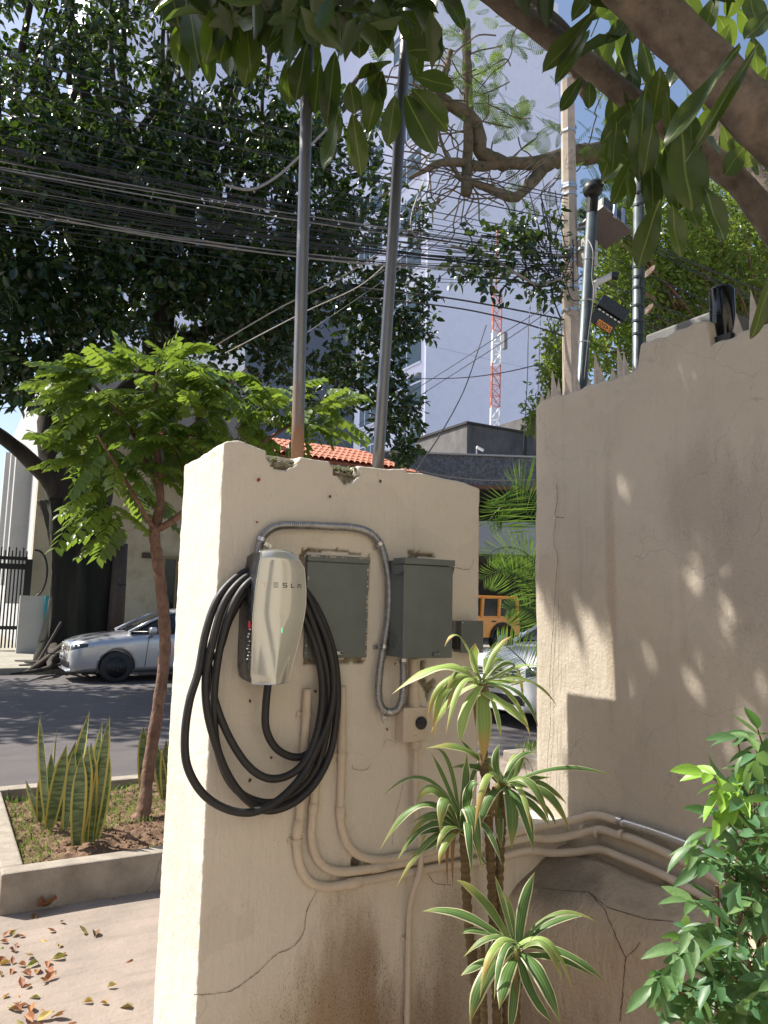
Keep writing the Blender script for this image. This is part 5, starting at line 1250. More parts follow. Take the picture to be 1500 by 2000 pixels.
for py in (382, 405, 490, 525, 545, 565, 600, 630, 655):
    k = (on(1247, py, 'x', 2.13).z - B.z) / (T.z - B.z); obj('band', *tube([B.lerp(T, k), B.lerp(T, k) + d * .008], .0225, 16), plain('dull_blue_grey_steel', 0), m)
M_BLADE = bark('dry_blade', (.33, .25, .20), (.16, .11, .085), 60, (1, 1, 1), .8)
for (a, b) in (((1256, 402), (1282, 376)), ((1258, 540), (1280, 517)), ((1258, 612), (1276, 592))):
    Q, W = on(*a, 'x', 2.10), on(*b, 'x', 2.10); dd = (W - Q); s = dd.cross(V3((1, 0, 0))).normalized() * .012
    o = obj('blade', *prism([Q - s * .5, Q + dd * .3 - s, Q + dd * .8 - s * .8, W, Q + dd * .75 + s * .7, Q + dd * .2 + s], (.006, 0, 0), 0), M_BLADE, m)
for (a, b) in (((1256, 395), (1290, 372)), ((1258, 500), (1275, 512)), ((1258, 572), (1280, 585))):
    obj('blade_arm', *tube([on(*a, 'x', 2.14), on(*b, 'x', 2.2)], .006, 6), M_BLADE, m)
# wall lamp
wl = thing('wall_lamp', 'glossy black cylindrical lamp standing in the notch of the side wall', 'lamp', (1.99, 1.36, 2.36))
c = on(1413, 668, 'x', 1.985); t_ = on(1413, 562, 'x', 1.985); c = V3((1.985, c.y, c.z)); h = t_.z - c.z
obj('cylinder', *tube([c + V3((0, 0, .004)), c + V3((0, 0, .012)), c + V3((0, 0, h - .008)), c + V3((0, 0, h))], [.032, .0365, .0365, .033], 32), plain('gloss_black', (.006, .007, .008), .12), wl, True)
obj('seam', *tube([c + V3((0, 0, h * .45)), c + V3((0, 0, h * .46))], .0369, 32), M_BLACKPL, wl)
obj('base_plate', *bxd(c.x - .05, c.x + .05, c.y - .06, c.y + .05, c.z - .02, c.z + .004, .002), M_IRON, wl)
# round sign edge showing past the side wall's corner
rs = thing('round_sign', 'edge of a round red and white sign peeping past the side wall', 'sign', tuple(on(1052, 1040, 'y', 4.2)))
c = on(1070, 1040, 'y', 4.2)
obj('disc', *disc(c, (-.35, -.94, 0), .085, .012, 28), M_WHITE, rs); obj('red_field', *prism([c + V3((.08 * cos(a) * .94, -.002 - .28 * 0, 0)) * 1 + V3((0, -.02, -.08 * abs(sin(a)))) for a in np.linspace(0, pi, 12)], (0, -.003, 0), 0), plain('sign_red', (.6, .03, .03), .4), rs)
obj('post', *tube([c + V3((0, .03, -.05)), V3((c.x, c.y + .03, -.1))], .02, 8), M_GALV, rs)

# ================================================================== OVERHEAD CABLES
def cable(name, label, pts, r, mat, group, cat='cable'):
    o = obj(name, *tube(pts, r, 5), mat, None, False); tag(o, label, cat, group); return o
GW = 'cables strung along the street'
def sagline(a, b, sag, n=18):
    return [V3(a).lerp(V3(b), k / n) - V3((0, 0, sag * 4 * (k / n) * (1 - k / n))) for k in range(n + 1)]
px_, zx = 7.07, lambda py: on(1110, py, 'y', 7.3).z
WIRES = [(75, 392, .008), (110, 398, .006), (140, 440, .008), (166, 405, .004), (195, 470, .006), (215, 480, .004), (235, 490, .005)]
for (ly, ry, r), nth in zip(WIRES, ('topmost', 'second', 'third', 'fourth', 'fifth', 'sixth', 'seventh')):
    a = on(-60, ly, 'y', 7.3 + random.uniform(-.1, .1)); b = V3((6.95, 7.22, zx(ry)))
    a = a + (a - b) * .25
    cable('overhead_cable', nth + ' of the single black cables crossing above the main bundle', sagline(a, b, .10), r, M_WIRE, 'single cables above the bundle')
for k in range(40):
    ly = random.choice((random.gauss(262, 14), random.gauss(300, 14), random.uniform(240, 430), random.uniform(320, 430))); ry = 500 + (ly - 250) * .33 + random.gauss(0, 9)
    yy = 7.15 + random.uniform(-.2, .2); a = on(-60, ly, 'y', yy); b = V3((6.95, 7.2 + random.uniform(-.06, .06), zx(ry))); a = a + (a - b) * .2
    g = random.random()
    cable('overhead_cable', 'thin cable within the thick sagging bundle before the big tree', sagline(a, b, random.choice((random.uniform(.02, .15), random.uniform(.1, .4)))), random.choice((.0025, .0035, .0045, .0065)), M_WIRE if g < .85 else M_WIREGREY, GW)
for k in range(16):                                                  # beyond the pole the run goes on
    ry = random.uniform(395, 590); b = V3((7.2, 7.25, zx(ry))); e = V3((22, 7.3 + random.uniform(-.2, .2), zx(ry) + random.uniform(-.4, .2)))
    cable('overhead_cable', 'black cable running on beyond the utility pole', sagline(b, e, random.uniform(.2, .5)), random.choice((.005, .006, .009)), M_WIRE, 'cables beyond the pole')
def free(label, pts, r, mat=M_WIRE, name='service_drop'):
    return cable(name, label, catmull(pts, 10), r, mat, None)
free('twisted black service drop falling steeply from the cables to the pillar top', [on(950, 635, 'y', 7.2), on(932, 690, 'y', 6.6), on(905, 765, 'y', 6.0), on(862, 845, 'y', 5.4), on(818, 912, 'y', 4.8), on(800, 950, 'y', 4.5)], .006)
free('white wire slung diagonally behind the leaning pole, upper one', [on(755, 485, 'y', 7.2), on(660, 545, 'y', 7.6), on(540, 605, 'y', 8.0), on(380, 700, 'y', 8.6)], .007, M_WIREGREY)
free('white wire slung diagonally behind the leaning pole, lower one', [on(760, 510, 'y', 7.2), on(700, 560, 'y', 7.5), on(590, 612, 'y', 8.0), on(440, 690, 'y', 8.6)], .007, M_WIREGREY)
free('long thin wire rising from the tower windows towards the utility pole', [on(1110, 575, 'y', 7.3), on(1000, 640, 'y', 9), on(860, 730, 'y', 12), on(700, 830, 'y', 16)], .006)
free('long thin wire just under another one rising towards the utility pole', [on(1110, 582, 'y', 7.3), on(980, 670, 'y', 9), on(840, 760, 'y', 12), on(700, 850, 'y', 16)], .006)
free('black cable dipping from the dark leaves to the lower pole band', [on(700, 562, 'y', 9), on(860, 580, 'y', 8.2), on(990, 602, 'y', 7.8), on(1105, 625, 'y', 7.3)], .012)
free('black cable dipping lowest across the pale tower towards the pole', [on(700, 580, 'y', 9), on(880, 600, 'y', 8.2), on(1000, 625, 'y', 7.8), on(1128, 665, 'y', 7.2)], .011)
free('slack black wire crossing the pale tower level with its lower windows', [on(800, 740, 'y', 14), on(900, 738, 'y', 12), on(980, 728, 'y', 10), on(1060, 710, 'y', 8)], .009)
free('looped grey cable hanging between the bundle and the first pole', [on(640, 250, 'y', 7.0), on(590, 300, 'y', 7.0), on(540, 345, 'y', 7.0), on(490, 370, 'y', 7.0), on(440, 362, 'y', 7.1)], .014, M_WIREGREY)
free('pale thick cable loop sweeping into the utility pole', [on(880, 480, 'y', 7.2), on(960, 505, 'y', 7.2), on(1010, 535, 'y', 7.1), on(1050, 555, 'y', 7.1), on(1090, 545, 'y', 7.1), on(1110, 540, 'y', 7.2)], .018, M_WIREGREY)
free('pale cable drooping over the tower windows', [on(830, 350, 'y', 7.2), on(815, 385, 'y', 7.2), on(803, 425, 'y', 7.2), on(806, 455, 'y', 7.2), on(830, 470, 'y', 7.2)], .009, M_WIREGREY)
for k, (a, lab) in enumerate(((1030, 'thin loose wire hanging straight down before the pale tower'), (1052, 'thin loose wire hanging beside the utility pole'))):
    free(lab, [on(a + 8, 565, 'y', 7.2), on(a + 2, 650, 'y', 7.1), on(a, 740, 'y', 7.0), on(a - 8, 880, 'y', 7.0)], .005)
free('small wire coil dangling at the utility pole', [on(1083 + 12 * cos(t), 633 + 14 * sin(t), 'y', 7.2) for t in np.linspace(0, 6.6, 14)], .006)
for k, (a, b) in enumerate((((1040, 320), (700, 560)), ((1095, 330), (905, 560)), ((1090, 350), (780, 600)), ((1085, 300), (600, 650)))):
    free(('loose diagonal wire from the mossy limb down to the left, number %s from the top' % ('one', 'two', 'three', 'four')[k]), [on(*a, 'y', 7.2), on((a[0] + b[0]) / 2, (a[1] + b[1]) / 2 + 8, 'y', 7.6), on(*b, 'y', 8)], .006)
# tangle of black leads on the pole
tg = []
for k in range(46):
    p = on(random.gauss(1085, 28), random.gauss(500, 55), 'y', 7.15); q = p + V3((random.gauss(0, .35), random.gauss(0, .1), random.gauss(0, .35)))
    tg.append(tube(catmull([p, p.lerp(q, .4) + V3((0, 0, -random.uniform(.05, .3))), q], 5), random.choice((.005, .007, .010)), 4))
mb = MB()
for t_ in tg: mb.add(*t_)
o = mb.obj('cable_tangle', M_WIRE); setting(o, 'stuff', 'tangled loose leads around the utility pole')

# ================================================================== BIG FICUS across the street
FYD = 19.2
fi = thing('ficus_tree', 'huge dark ficus with mossy trunk across the street behind the silver car', 'tree', tuple(on(150, 1290, 'y', FYD)))
def fp(px, py, y=FYD): return on(px, py, 'y', y)
def fl_limb(pts, r, name='limb', seg=12, wob=.08):
    P = resample(catmull(pts, 8), .25); R_ = np.interp(np.linspace(0, 1, len(P)), np.linspace(0, 1, len(r)), r)
    return obj(name, *tube(P, list(R_), seg, wob=wob), M_BARKDARK, fi, True), P
# fluted trunk: rings with buttress ribs
Q = catmull([fp(150, 1305), fp(152, 1270), fp(158, 1200), fp(165, 1120), fp(160, 1040), fp(150, 980)], 8); V = []; seg = 40
for i, p in enumerate(Q):
    t = i / (len(Q) - 1); R0 = .60 + .28 * (1 - t) ** 4 + .10 * t
    for k in range(seg):
        a = 2 * pi * k / seg; rr = R0 * (1 + (.14 + .14 * (1 - t) ** 3) * sin(a * 7 + 1.3 * sin(t * 3)) + .08 * sin(a * 13 + t * 9) + .10 * sin(a * 3 + t * 5) * t + random.uniform(-.015, .015)); V.append(p + V3((cos(a) * rr, sin(a) * rr * .8, 0)))
Fc = [(i * seg + k, i * seg + (k + 1) % seg, (i + 1) * seg + (k + 1) % seg, (i + 1) * seg + k) for i in range(len(Q) - 1) for k in range(seg)] + [tuple(range((len(Q) - 1) * seg, len(Q) * seg))]
t_moss = bark('mossy_ficus_trunk', (.026, .026, .015), (.008, .008, .006), 3.0, (1, 1, .18), 1.0)
obj('trunk', V, Fc, t_moss, fi, True)
for k in range(26):                                                  # surface roots spilling to the kerb
    a = fp(random.uniform(90, 190), 1270 + random.uniform(-15, 10), FYD - .5); e = on(random.uniform(15, 210), random.uniform(1290, 1318), 'z', .16)
    fl_limb([a, a.lerp(e, .35) + V3((random.uniform(-.2, .2), 0, -.12)), a.lerp(e, .7) + V3((random.uniform(-.3, .3), random.uniform(-.1, .1), -.1)), e + V3((0, 0, .0))], [random.uniform(.08, .16), .07, .05, .015], 'root', 7)
LM = [([(140, 1000), (100, 940), (60, 900), (0, 850), (-80, 800)], [.32, .22, .18, .15, .1]), ([(145, 1000), (120, 920), (105, 830), (130, 700), (160, 540), (190, 350), (150, 100), (120, -60)], [.5, .38, .3, .24, .2, .16, .12, .08]),
      ([(175, 1010), (190, 920), (215, 820), (300, 700), (320, 600), (330, 480), (400, 330), (450, 180), (480, 20)], [.45, .36, .3, .3, .26, .2, .16, .12, .08]), ([(320, 600), (380, 520), (450, 440), (540, 340), (640, 230), (700, 150)], [.2, .18, .15, .13, .1, .07]),
      ([(300, 690), (420, 640), (560, 600), (680, 560), (790, 570)], [.2, .16, .12, .08, .04]), ([(130, 700), (80, 560), (40, 400), (30, 200), (60, 0)], [.2, .16, .13, .1, .07]), ([(320, 590), (260, 440), (250, 280), (240, 120), (250, -40)], [.18, .14, .12, .1, .06]),
      ([(420, 640), (560, 690), (680, 740), (740, 800), (780, 860)], [.14, .1, .08, .06, .03]), ([(240, 300), (330, 180), (400, 120)], [.1, .08, .05]), ([(330, 480), (300, 300), (330, 100), (360, -40)], [.12, .1, .08, .05]), ([(190, 350), (110, 230), (90, 60)], [.1, .08, .05]), ([(450, 440), (480, 300), (560, 180)], [.1, .08, .05])]
LP = []
for pts, r in LM:
    yy = FYD + random.uniform(-1.0, 1.0)
    _, P = fl_limb([fp(a, b, FYD + (yy - FYD) * min(1, k / 2)) for k, (a, b) in enumerate(pts)], r); LP += P
for k in range(26):                                                  # thin upright shoots and hanging aerial roots
    px, py = random.uniform(0, 560), random.uniform(150, 520); yy = FYD + random.uniform(-2, 1.5); L = random.uniform(150, 320)
    fl_limb([fp(px, py, yy), fp(px + random.uniform(-25, 25), py - L * .5, yy), fp(px + random.uniform(-40, 50), py - L, yy)], [.07, .05, .03], 'shoot', 6)
CL = []
def fclump(px, py, rx, ry, n, yspread=2.2, y0=FYD - 1.0):
    for k in range(n):
        a, q = random.uniform(0, 2 * pi), sqrt(random.random()); CL.append(fp(px + cos(a) * q * rx, py + sin(a) * q * ry, y0 + random.uniform(-yspread, yspread)))
fclump(250, 120, 330, 260, 520); fclump(120, 420, 240, 200, 430, 1.8, FYD - 2); fclump(420, 400, 300, 200, 520); fclump(300, 560, 330, 90, 200); fclump(90, 640, 130, 110, 95, 1.2, FYD - 2.5); fclump(560, 540, 190, 130, 150); fclump(620, 660, 170, 90, 90); fclump(560, 760, 170, 70, 50)
fclump(760, 590, 85, 75, 55, 1.0); fclump(640, 330, 150, 160, 110); fclump(330, 620, 170, 60, 60); fclump(770, 800, 45, 75, 42, .8); fclump(720, 720, 70, 60, 34, .9); fclump(60, 740, 90, 60, 36, 1, FYD - 3); fclump(770, 880, 40, 25, 10, .8); fclump(800, 640, 50, 30, 16, .6); fclump(400, 700, 60, 40, 16)
fclump(-330, 420, 360, 420, 560, 3.0, FYD - 2.0); fclump(-250, 700, 250, 160, 130, 2.0, FYD - 3); fclump(250, -300, 620, 260, 420, 3.0, FYD - 3); fclump(780, 420, 60, 60, 14, .8)
holes = [((240, 590), 26), ((300, 590), 24), ((250, 260), 20), ((375, 130), 28), ((130, 280), 16), ((285, 700), 18), ((80, 690), 22), ((150, 170), 22), ((50, 40), 40), ((300, 60), 14), ((410, 300), 12)]
fP, fD, fL = [], [], []
for c in CL:
    v = c - _C; z = v.dot(_fw); u = (750 + FPX * v.dot(_R) / z, 1000 - FPX * v.dot(_U) / z)
    if any((u[0] - h[0][0]) ** 2 + (u[1] - h[0][1]) ** 2 < h[1] ** 2 for h in holes): continue
    ax = randdir(); ax.z = abs(ax.z) * .6 - .1
    for k in range(random.randint(11, 18)):
        p = c + ax * random.uniform(-.35, .35) + randdir() * random.uniform(.02, .22); d = (p - c).normalized() * .8 + randdir() * .7 + V3((0, 0, -.25)); fP.append(p); fD.append(d); fL.append(random.uniform(.17, .31))
ordr = sorted(range(len(fP)), key=lambda k: (fP[k] - _C).length)
fm_ = leafmesh('leaf', leafmat('ficus_leaf_near', [(0.007, 0.017, 0.008), (0.012, 0.028, 0.012), (0.022, 0.048, 0.014), (0.06, 0.095, 0.02)], 0.25, 0.14, 'obj', spec=.5), .48, .15, .15, 4)
near_ = [k for k in ordr if 0 < 750 + FPX * (fP[k] - _C).dot(_R) / (fP[k] - _C).dot(_fw) < 880][:290]
for k in near_: place('leaf', fm_, fP[k], fP[k] + fD[k], V3((random.gauss(0, .6), random.gauss(0, .6), 1)), fi, scale=fL[k])
sset = set(near_); idx = [k for k in range(len(fP)) if k not in sset]
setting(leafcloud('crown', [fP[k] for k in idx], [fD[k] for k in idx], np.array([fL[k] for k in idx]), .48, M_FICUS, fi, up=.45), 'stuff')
# yellow fallen leaf caught on a twig
# ================================================================== BROWN POST and small things at the tree
bp = thing('timber_post', 'dark brown timber post with a small board, right beside the ficus trunk', 'post', tuple(on(228, 1240, 'y', 18.6)))
obj('shaft', *tube([on(224, 1255, 'y', 18.6) - V3((0, 0, .1)), on(236, 1062, 'y', 18.6)], [.20, .165], 10), M_WOODPOST, bp, True)
obj('board', *bxd(on(211, 1050, 'y', 18.4).x, on(242, 1050, 'y', 18.4).x, 18.30, 18.36, on(225, 1066, 'y', 18.4).z, on(225, 1048, 'y', 18.4).z, .01), plain('weathered_board', (.12, .12, .10), .8), bp)
obj('bolt', *tube([on(232, 1143, 'y', 18.42), on(246, 1142, 'y', 18.3)], .02, 6), M_IRON, bp)
pr = obj('leaning_stick', *tube([on(66, 1308, 'y', 17.9), on(120, 1215, 'y', 18.3)], .03, 6), M_WOODPOST); tag(pr, 'thin stick leaning on the roots of the ficus', 'stick')

# ================================================================== CREAM HOUSE behind the ficus
HY = 24.5
ho = thing('cream_house', 'weathered cream house with terracotta tile roof behind the ficus and car', 'house', (12, 26, .14))
hx0 = on(62, 1100, 'y', HY).x; hx1 = on(800, 1000, 'y', HY).x
ztop = on(340, 872, 'y', HY).z
obj('front_wall', *bxd(hx0, hx1, HY, HY + .3, .1, ztop), M_CREAM, ho)
obj('side_wall', *bxd(hx0 - .004, hx0 + .3, HY + .31, HY + 14, .1, ztop + 2.2), M_WHITEWALL, ho)
for yy_, zz_ in ((HY + 2.2, ztop - 1.0), (HY + 4.6, ztop - .4), (HY + 8, ztop)): obj('shadow_fin', *bxd(hx0 - .5, hx0 - .006, yy_, yy_ + .5, zz_ - 4.2, zz_ + .6), M_WHITEWALL, ho)  # fins added to cast upright shadow strips on the side wall
obj('upper_storey', *bxd(hx0 + .6, hx0 + 6.5, HY + .9, HY + 9, ztop - .2, ztop + 3.0), M_WHITEWALL, ho)
def opening(x0, x1, z0, z1, y, parent, frame=M_CREAM, glass=M_GLASSDARK, mull=1):
    w = obj('window', *bxd(x0, x1, y - .05, y - .012, z0, z1), glass, parent)
    for (a, b, c, d) in ((x0 - .09, x0, z0 - .09, z1 + .09), (x1, x1 + .09, z0 - .09, z1 + .09), (x0 + .0, x1 - .0, z1 + .002, z1 + .09), (x0, x1, z0 - .09, z0 - .002)): obj('frame', *bxd(a, b, y - .09, y - .01, c, d), frame, w)
    for k in range(mull): xx = x0 + (x1 - x0) * (k + 1) / (mull + 1); obj('mullion', *bxd(xx - .03, xx + .03, y - .075, y - .0505, z0, z1), frame, w)
    return w
a, b = on(322, 1092, 'y', HY), on(362, 1190, 'y', HY); opening(a.x, b.x, b.z, a.z, HY, ho, plain('olive_frame', (.22, .17, .08), .6))
obj('wall_plaque', *bxd(on(277, 1085, 'y', HY).x, on(296, 1085, 'y', HY).x, HY - .06, HY - .002, on(280, 1090, 'y', HY).z, on(280, 1079, 'y', HY).z), M_WOODPOST, ho)
obj('skirting', *bxd(hx0 + .05, hx1, HY - .06, HY - .003, .12, .75), plain('rust_skirting', (.20, .085, .05), .85, 0, .3, 3), ho)
a, b = on(345, 878, 'y', HY - .6), on(372, 940, 'y', HY - .6); obj('balcony_soffit', *bxd(a.x - .5, hx1, HY - 1.0, HY - .002, b.z, a.z), plain('dark_timber_soffit', (.035, .03, .028), .8), ho)
# tile roof: eave along x, rising away
ez = on(724, 906, 'y', HY - .9).z
rx0, rx1 = on(330, 850, 'y', HY - .9).x, on(770, 900, 'y', HY - .9).x + 1.2
rf = obj('roof', *prism([V3((rx0, HY - .8, ez - .06)), V3((rx1, HY - .8, ez - .06)), V3((rx1, HY + 3.6, ez + 1.5)), V3((rx0, HY + 3.6, ez + 1.5))], (0, 0, -.12), 0), M_TILE, ho)
tm = []
for i in range(2): pass
seg = 6; V = []; Fc = []
for j in (0, 1):
    for k in range(seg + 1): a = pi * k / seg; V.append((cos(a) * (.115 - .012 * j), j * .48, sin(a) * (.085 - .012 * j)))
Fc = [(k, k + 1, seg + 2 + k, seg + 1 + k) for k in range(seg)]
tme = mesh('tile', V, Fc, M_TILE, True); sl_ = atan2(1.56, 4.4); ntile = 0
vis0, vis1 = on(500, 860, 'y', HY).x, on(770, 900, 'y', HY).x
x = vis0
while x < vis1 and ntile < 297:
    for j in range(9):
        if ntile >= 297: break
        o = bpy.data.objects.new('tile', tme); COL.objects.link(o); o.parent = rf; ntile += 1
        q = V3((x, HY - .86 + j * .43 * cos(sl_), ez - .02 + j * .43 * sin(sl_) + .01 * (j % 2)))
        o.matrix_local = Matrix.Translation(q - base_of(rf)) @ Matrix.Rotation(sl_ - .02, 4, 'X') @ Matrix.Rotation(random.uniform(-.03, .03), 4, 'Z')
    x += .235
tmb = MB(); x = rx0
while x < vis0 - .1:
    for j in range(9):
        M = Matrix.Translation(V3((x, HY - .86 + j * .43 * cos(sl_), ez - .02 + j * .43 * sin(sl_)))) @ Matrix.Rotation(sl_ - .02, 4, 'X'); tmb.add([M @ V3(v) for v in V], Fc)
    x += .235
setting(tmb.obj('roof_tiles', M_TILE, rf, True), 'stuff')
# iron gate, low white wall and teal door left of the house
ga = thing('iron_gate', 'black iron bar gate before the white house wall at the left edge', 'gate', tuple(on(25, 1240, 'z', .14)))
GY = 24.0
g0, g1 = on(-25, 1150, 'y', GY).x, on(47, 1150, 'y', GY).x; gz0, gz1 = .2, on(20, 1075, 'y', GY).z
nb = 11
for k in range(nb): xx = g0 + (g1 - g0) * k / (nb - 1); obj('bar', *tube([V3((xx, GY, gz0)), V3((xx, GY, gz1 + .1 * (k % 2)))], .022, 6), M_IRON, ga)
for py, w in ((1090, .05), (1106, .08), (1226, .05)): zz = on(20, py, 'y', GY).z; obj('rail', *bxd(g0, g1 + .03, GY - .04, GY + .04, zz - w, zz + w), M_IRON, ga)
obj('gate_post', *bxd(g1 - .03, g1 + .16, GY - .1, GY + .1, .1, on(45, 1092, 'y', GY).z), M_IRON, ga)
P = [V3((g1 + .2 + .38 * sin(t) ** .8, GY + .05, on(45, 1165, 'y', GY).z + (1.35) * (1 - cos(t)) / 2)) for t in np.linspace(0, pi, 14)]; obj('scroll', *tube(P, .03, 6), M_IRON, ga)
lw2 = thing('white_boundary_wall', 'low white boundary wall with a teal door edge beside the ficus', 'wall', tuple(on(75, 1240, 'y', 22.5)))
a, b = on(40, 1163, 'y', 22.6), on(84, 1240, 'y', 22.6); obj('panel', *bxd(a.x, b.x, 22.6, 22.75, .1, a.z), M_WHITEWALL, lw2)
a2, b2 = on(80, 1163, 'y', 22.5), on(86, 1240, 'y', 22.5); obj('teal_frame', *bxd(b.x - .03, b.x + .10, 22.45, 22.62, .1, a2.z), plain('teal_paint', (.03, .25, .30), .5), lw2)
obj('door_leaf', *bxd(b.x + .101, on(106, 1200, 'y', 22.5).x, 22.50, 22.56, .14, a2.z - .02), plain('dark_blue_teal', (.015, .05, .07), .5), lw2)

# ================================================================== PALE TOWER, roof mast and grey stucco building
TWY = 62.0
tw = thing('pale_tower', 'tall pale lavender tower block with windows on its side face', 'building', (45, 75, .0))
cx0 = on(830, 800, 'y', TWY).x; cx1 = on(1092, 300, 'y', TWY).x; tz = 74
obj('front_wall', *bxd(cx0, cx1, TWY, TWY + .8, 0, tz), M_LAV, tw)
obj('side_wall', *bxd(cx0 + .004, cx0 + .8, TWY + .81, TWY + 70, 0, tz), M_LAV, tw)
def side_z(px, py): return on(px, py, 'x', cx0).z
for k, py in enumerate((908, 818, 728, 645, 556, 460, 372, 285, 200, 110, 20)):
    zt = on(822, py, 'x', cx0).z; h = 3.3
    y0, y1 = on(823, py, 'x', cx0).y, on(772, py, 'x', cx0).y
    for w in range(2):
        ya, yb = y0 + w * (y1 - y0) * 1.5, y0 + w * (y1 - y0) * 1.5 + (y1 - y0)
        wo = obj('window', *bxd(cx0 - .06, cx0 - .012, ya, yb, zt - h, zt), M_WINGLASS, tw)
        obj('head_bar', *bxd(cx0 - .10, cx0 - .061, ya, yb, zt - .95, zt - .80), M_LAV, wo)
        for f in (.5, .75): yy = ya + (yb - ya) * f; obj('mullion', *bxd(cx0 - .11, cx0 - .062, yy - .05, yy + .05, zt - h, zt - (0 if f > .5 else .0)), M_LAV, wo)
        obj('sill', *bxd(cx0 - .2, cx0 - .063, ya - .1, yb + .1, zt - h - .2, zt - h - .004), M_LAV, wo)
for py in (870, 690, 505, 330, 150):                                  # floor joints on the plain face, in a darker lavender
    z = on(900, py, 'y', TWY).z; obj('floor_joint', *bxd(cx0, cx1, TWY - .02, TWY - .003, z, z + .05), plain('joint_lavender', (.50, .53, .72), .9), tw)
bk = thing('pale_slab_block', 'pale lavender slab block showing through the ficus branches', 'building', (20, 90, 0))
sx_, ex_ = on(130, 600, 'y', 92).x, on(690, 600, 'y', 92).x
obj('front_wall', *bxd(sx_, cx0 + 20, 92, 110, 0, 120), M_LAV, bk)
for k in range(14):
    z = 8 + k * 4.2
    for w in range(7): xx = sx_ + 3 + w * (ex_ - sx_) / 7; obj('window', *bxd(xx, xx + 3.2, 91.9, 91.98, z, z + 2), M_WINGLASS, bk)
# slate building left of it behind the ficus
sb2 = thing('slate_building', 'dark slate blue building glimpsed behind the right side of the ficus', 'building', (20, 46, 0))
a, b = on(470, 880, 'y', 46).x, on(690, 880, 'y', 46).x; obj('wall', *bxd(a, b, 46, 56, 0, on(600, 560, 'y', 46).z), plain('slate_wall_paint', (.12, .145, .20), .8, 0, .1, .3), sb2)
obj('parapet', *bxd(a - .1, b + .1, 45.8, 45.99, on(600, 575, 'y', 46).z, on(600, 556, 'y', 46).z), plain('slate_wall_paint', 0), sb2)
# lattice mast
ms = thing('radio_mast', 'slender red and white lattice radio mast standing before the pale tower', 'radio mast', tuple(on(962, 895, 'y', 40)))
m0, m1 = on(962, 905, 'y', 40), on(969, 560, 'y', 40); hw = 10 / FPX * (m0 - _C).dot(_fw)
secs = [(905, 872, 1), (872, 790, 0), (790, 712, 1), (712, 640, 0), (640, 590, 1), (590, 560, 0)]
secs = [(905, 868, 1), (868, 795, 0), (795, 712, 1), (712, 648, 0), (648, 575, 1)]
for (pa, pb_, red) in secs:
    za, zb = on(962 + (905 - pa) * .02, pa, 'y', 40), on(962 + (905 - pb_) * .02, pb_, 'y', 40); mt = M_REDPAINT if red else M_WHITE
    sec = MB(); cr = [V3((-hw, -hw * .6, 0)), V3((hw, -hw * .6, 0)), V3((0, hw, 0))]
    for c in cr: sec.add(*tube([za + c, zb + c], .055, 6))
    nstep = max(3, int((zb.z - za.z) / .75))
    for k in range(nstep):
        z0_, z1_ = za.lerp(zb, k / nstep), za.lerp(zb, (k + 1) / nstep)
        for i in range(3): c, d = cr[i], cr[(i + 1) % 3]; sec.add(*tube([z0_ + c, z1_ + d] if k % 2 else [z0_ + d, z1_ + c], .03, 4)); sec.add(*tube([z0_ + c, z0_ + d], .025, 4))
    sec.obj('lattice_section', mt, ms)
tp = on(968, 575, 'y', 40); obj('antenna', *tube([tp, on(971, 440, 'y', 40)], .07, 6), M_REDPAINT, ms)
obj('panel_antenna', *bxd(tp.x + .62, tp.x + .9, 39.8, 40.1, on(975, 680, 'y', 40).z, on(975, 648, 'y', 40).z), plain('mast_grey', (.2, .2, .22), .5), ms)
dk = thing('rooftop_block', 'stained dark concrete rooftop block beside the radio mast', 'building', (24, 31, 6))
a, b = on(912, 870, 'y', 31), on(1022, 818, 'y', 31); obj('main_block', *bxd(a.x, b.x + .1, 31, 36, 5, on(960, 836, 'y', 31).z), M_DARKCON, dk)
obj('raised_block', *bxd(b.x + .104, b.x + 9, 30.8, 36, 5, on(1030, 816, 'y', 31).z), M_DARKCON, dk)
obj('cap', *bxd(a.x - .1, b.x + .1, 30.9, 36, on(960, 836, 'y', 31).z + .002, on(960, 836, 'y', 31).z + .12), plain('black_cap', (.03, .03, .03), .8), dk)
cam_ = thing('rooftop_camera', 'small pale camera on a stalk above the stucco parapet', 'camera', tuple(on(931, 888, 'y', 26.4)))
obj('stalk', *tube([on(931, 895, 'y', 26.4), on(931, 876, 'y', 26.4)], .03, 6), M_GALV, cam_); obj('head', *tube([on(931, 873, 'y', 26.4), on(944, 880, 'y', 26.3)], .07, 8), M_WHITE, cam_)
su = thing('stucco_building', 'low building with rough grey stucco parapet over a dark carport', 'building', (19.7, 26.0, .1))
SY = 26.0; sx0, sx1 = on(760, 900, 'y', SY).x, on(1150, 900, 'y', SY).x + 6
z0_, z1_ = on(940, 948, 'y', SY).z, on(940, 891, 'y', SY).z
nx, nz = 240, 40; xs = np.linspace(sx0, sx1, nx); zs = np.linspace(z0_, z1_, nz); X, Z = np.meshgrid(xs, zs); Pp = np.stack([X.ravel(), 0 * X.ravel() + SY, Z.ravel()], -1)
Pp[:, 1] += .05 * fbm(Pp * np.array([4, 1, 4.]), 3)
obj('parapet', Pp, [(j * nx + i, j * nx + i + 1, (j + 1) * nx + i + 1, (j + 1) * nx + i) for j in range(nz - 1) for i in range(nx - 1)], M_STUCCO, su, True)
obj('coping', *bxd(sx0, sx1, SY - .08, SY + .4, z1_, z1_ + .07), plain('pale_coping', (.45, .44, .43), .8), su)
obj('roof_slab', *bxd(sx0, sx1, SY + .12, SY + 9, z0_ + .05, z1_ - .05), M_DARKCON, su)
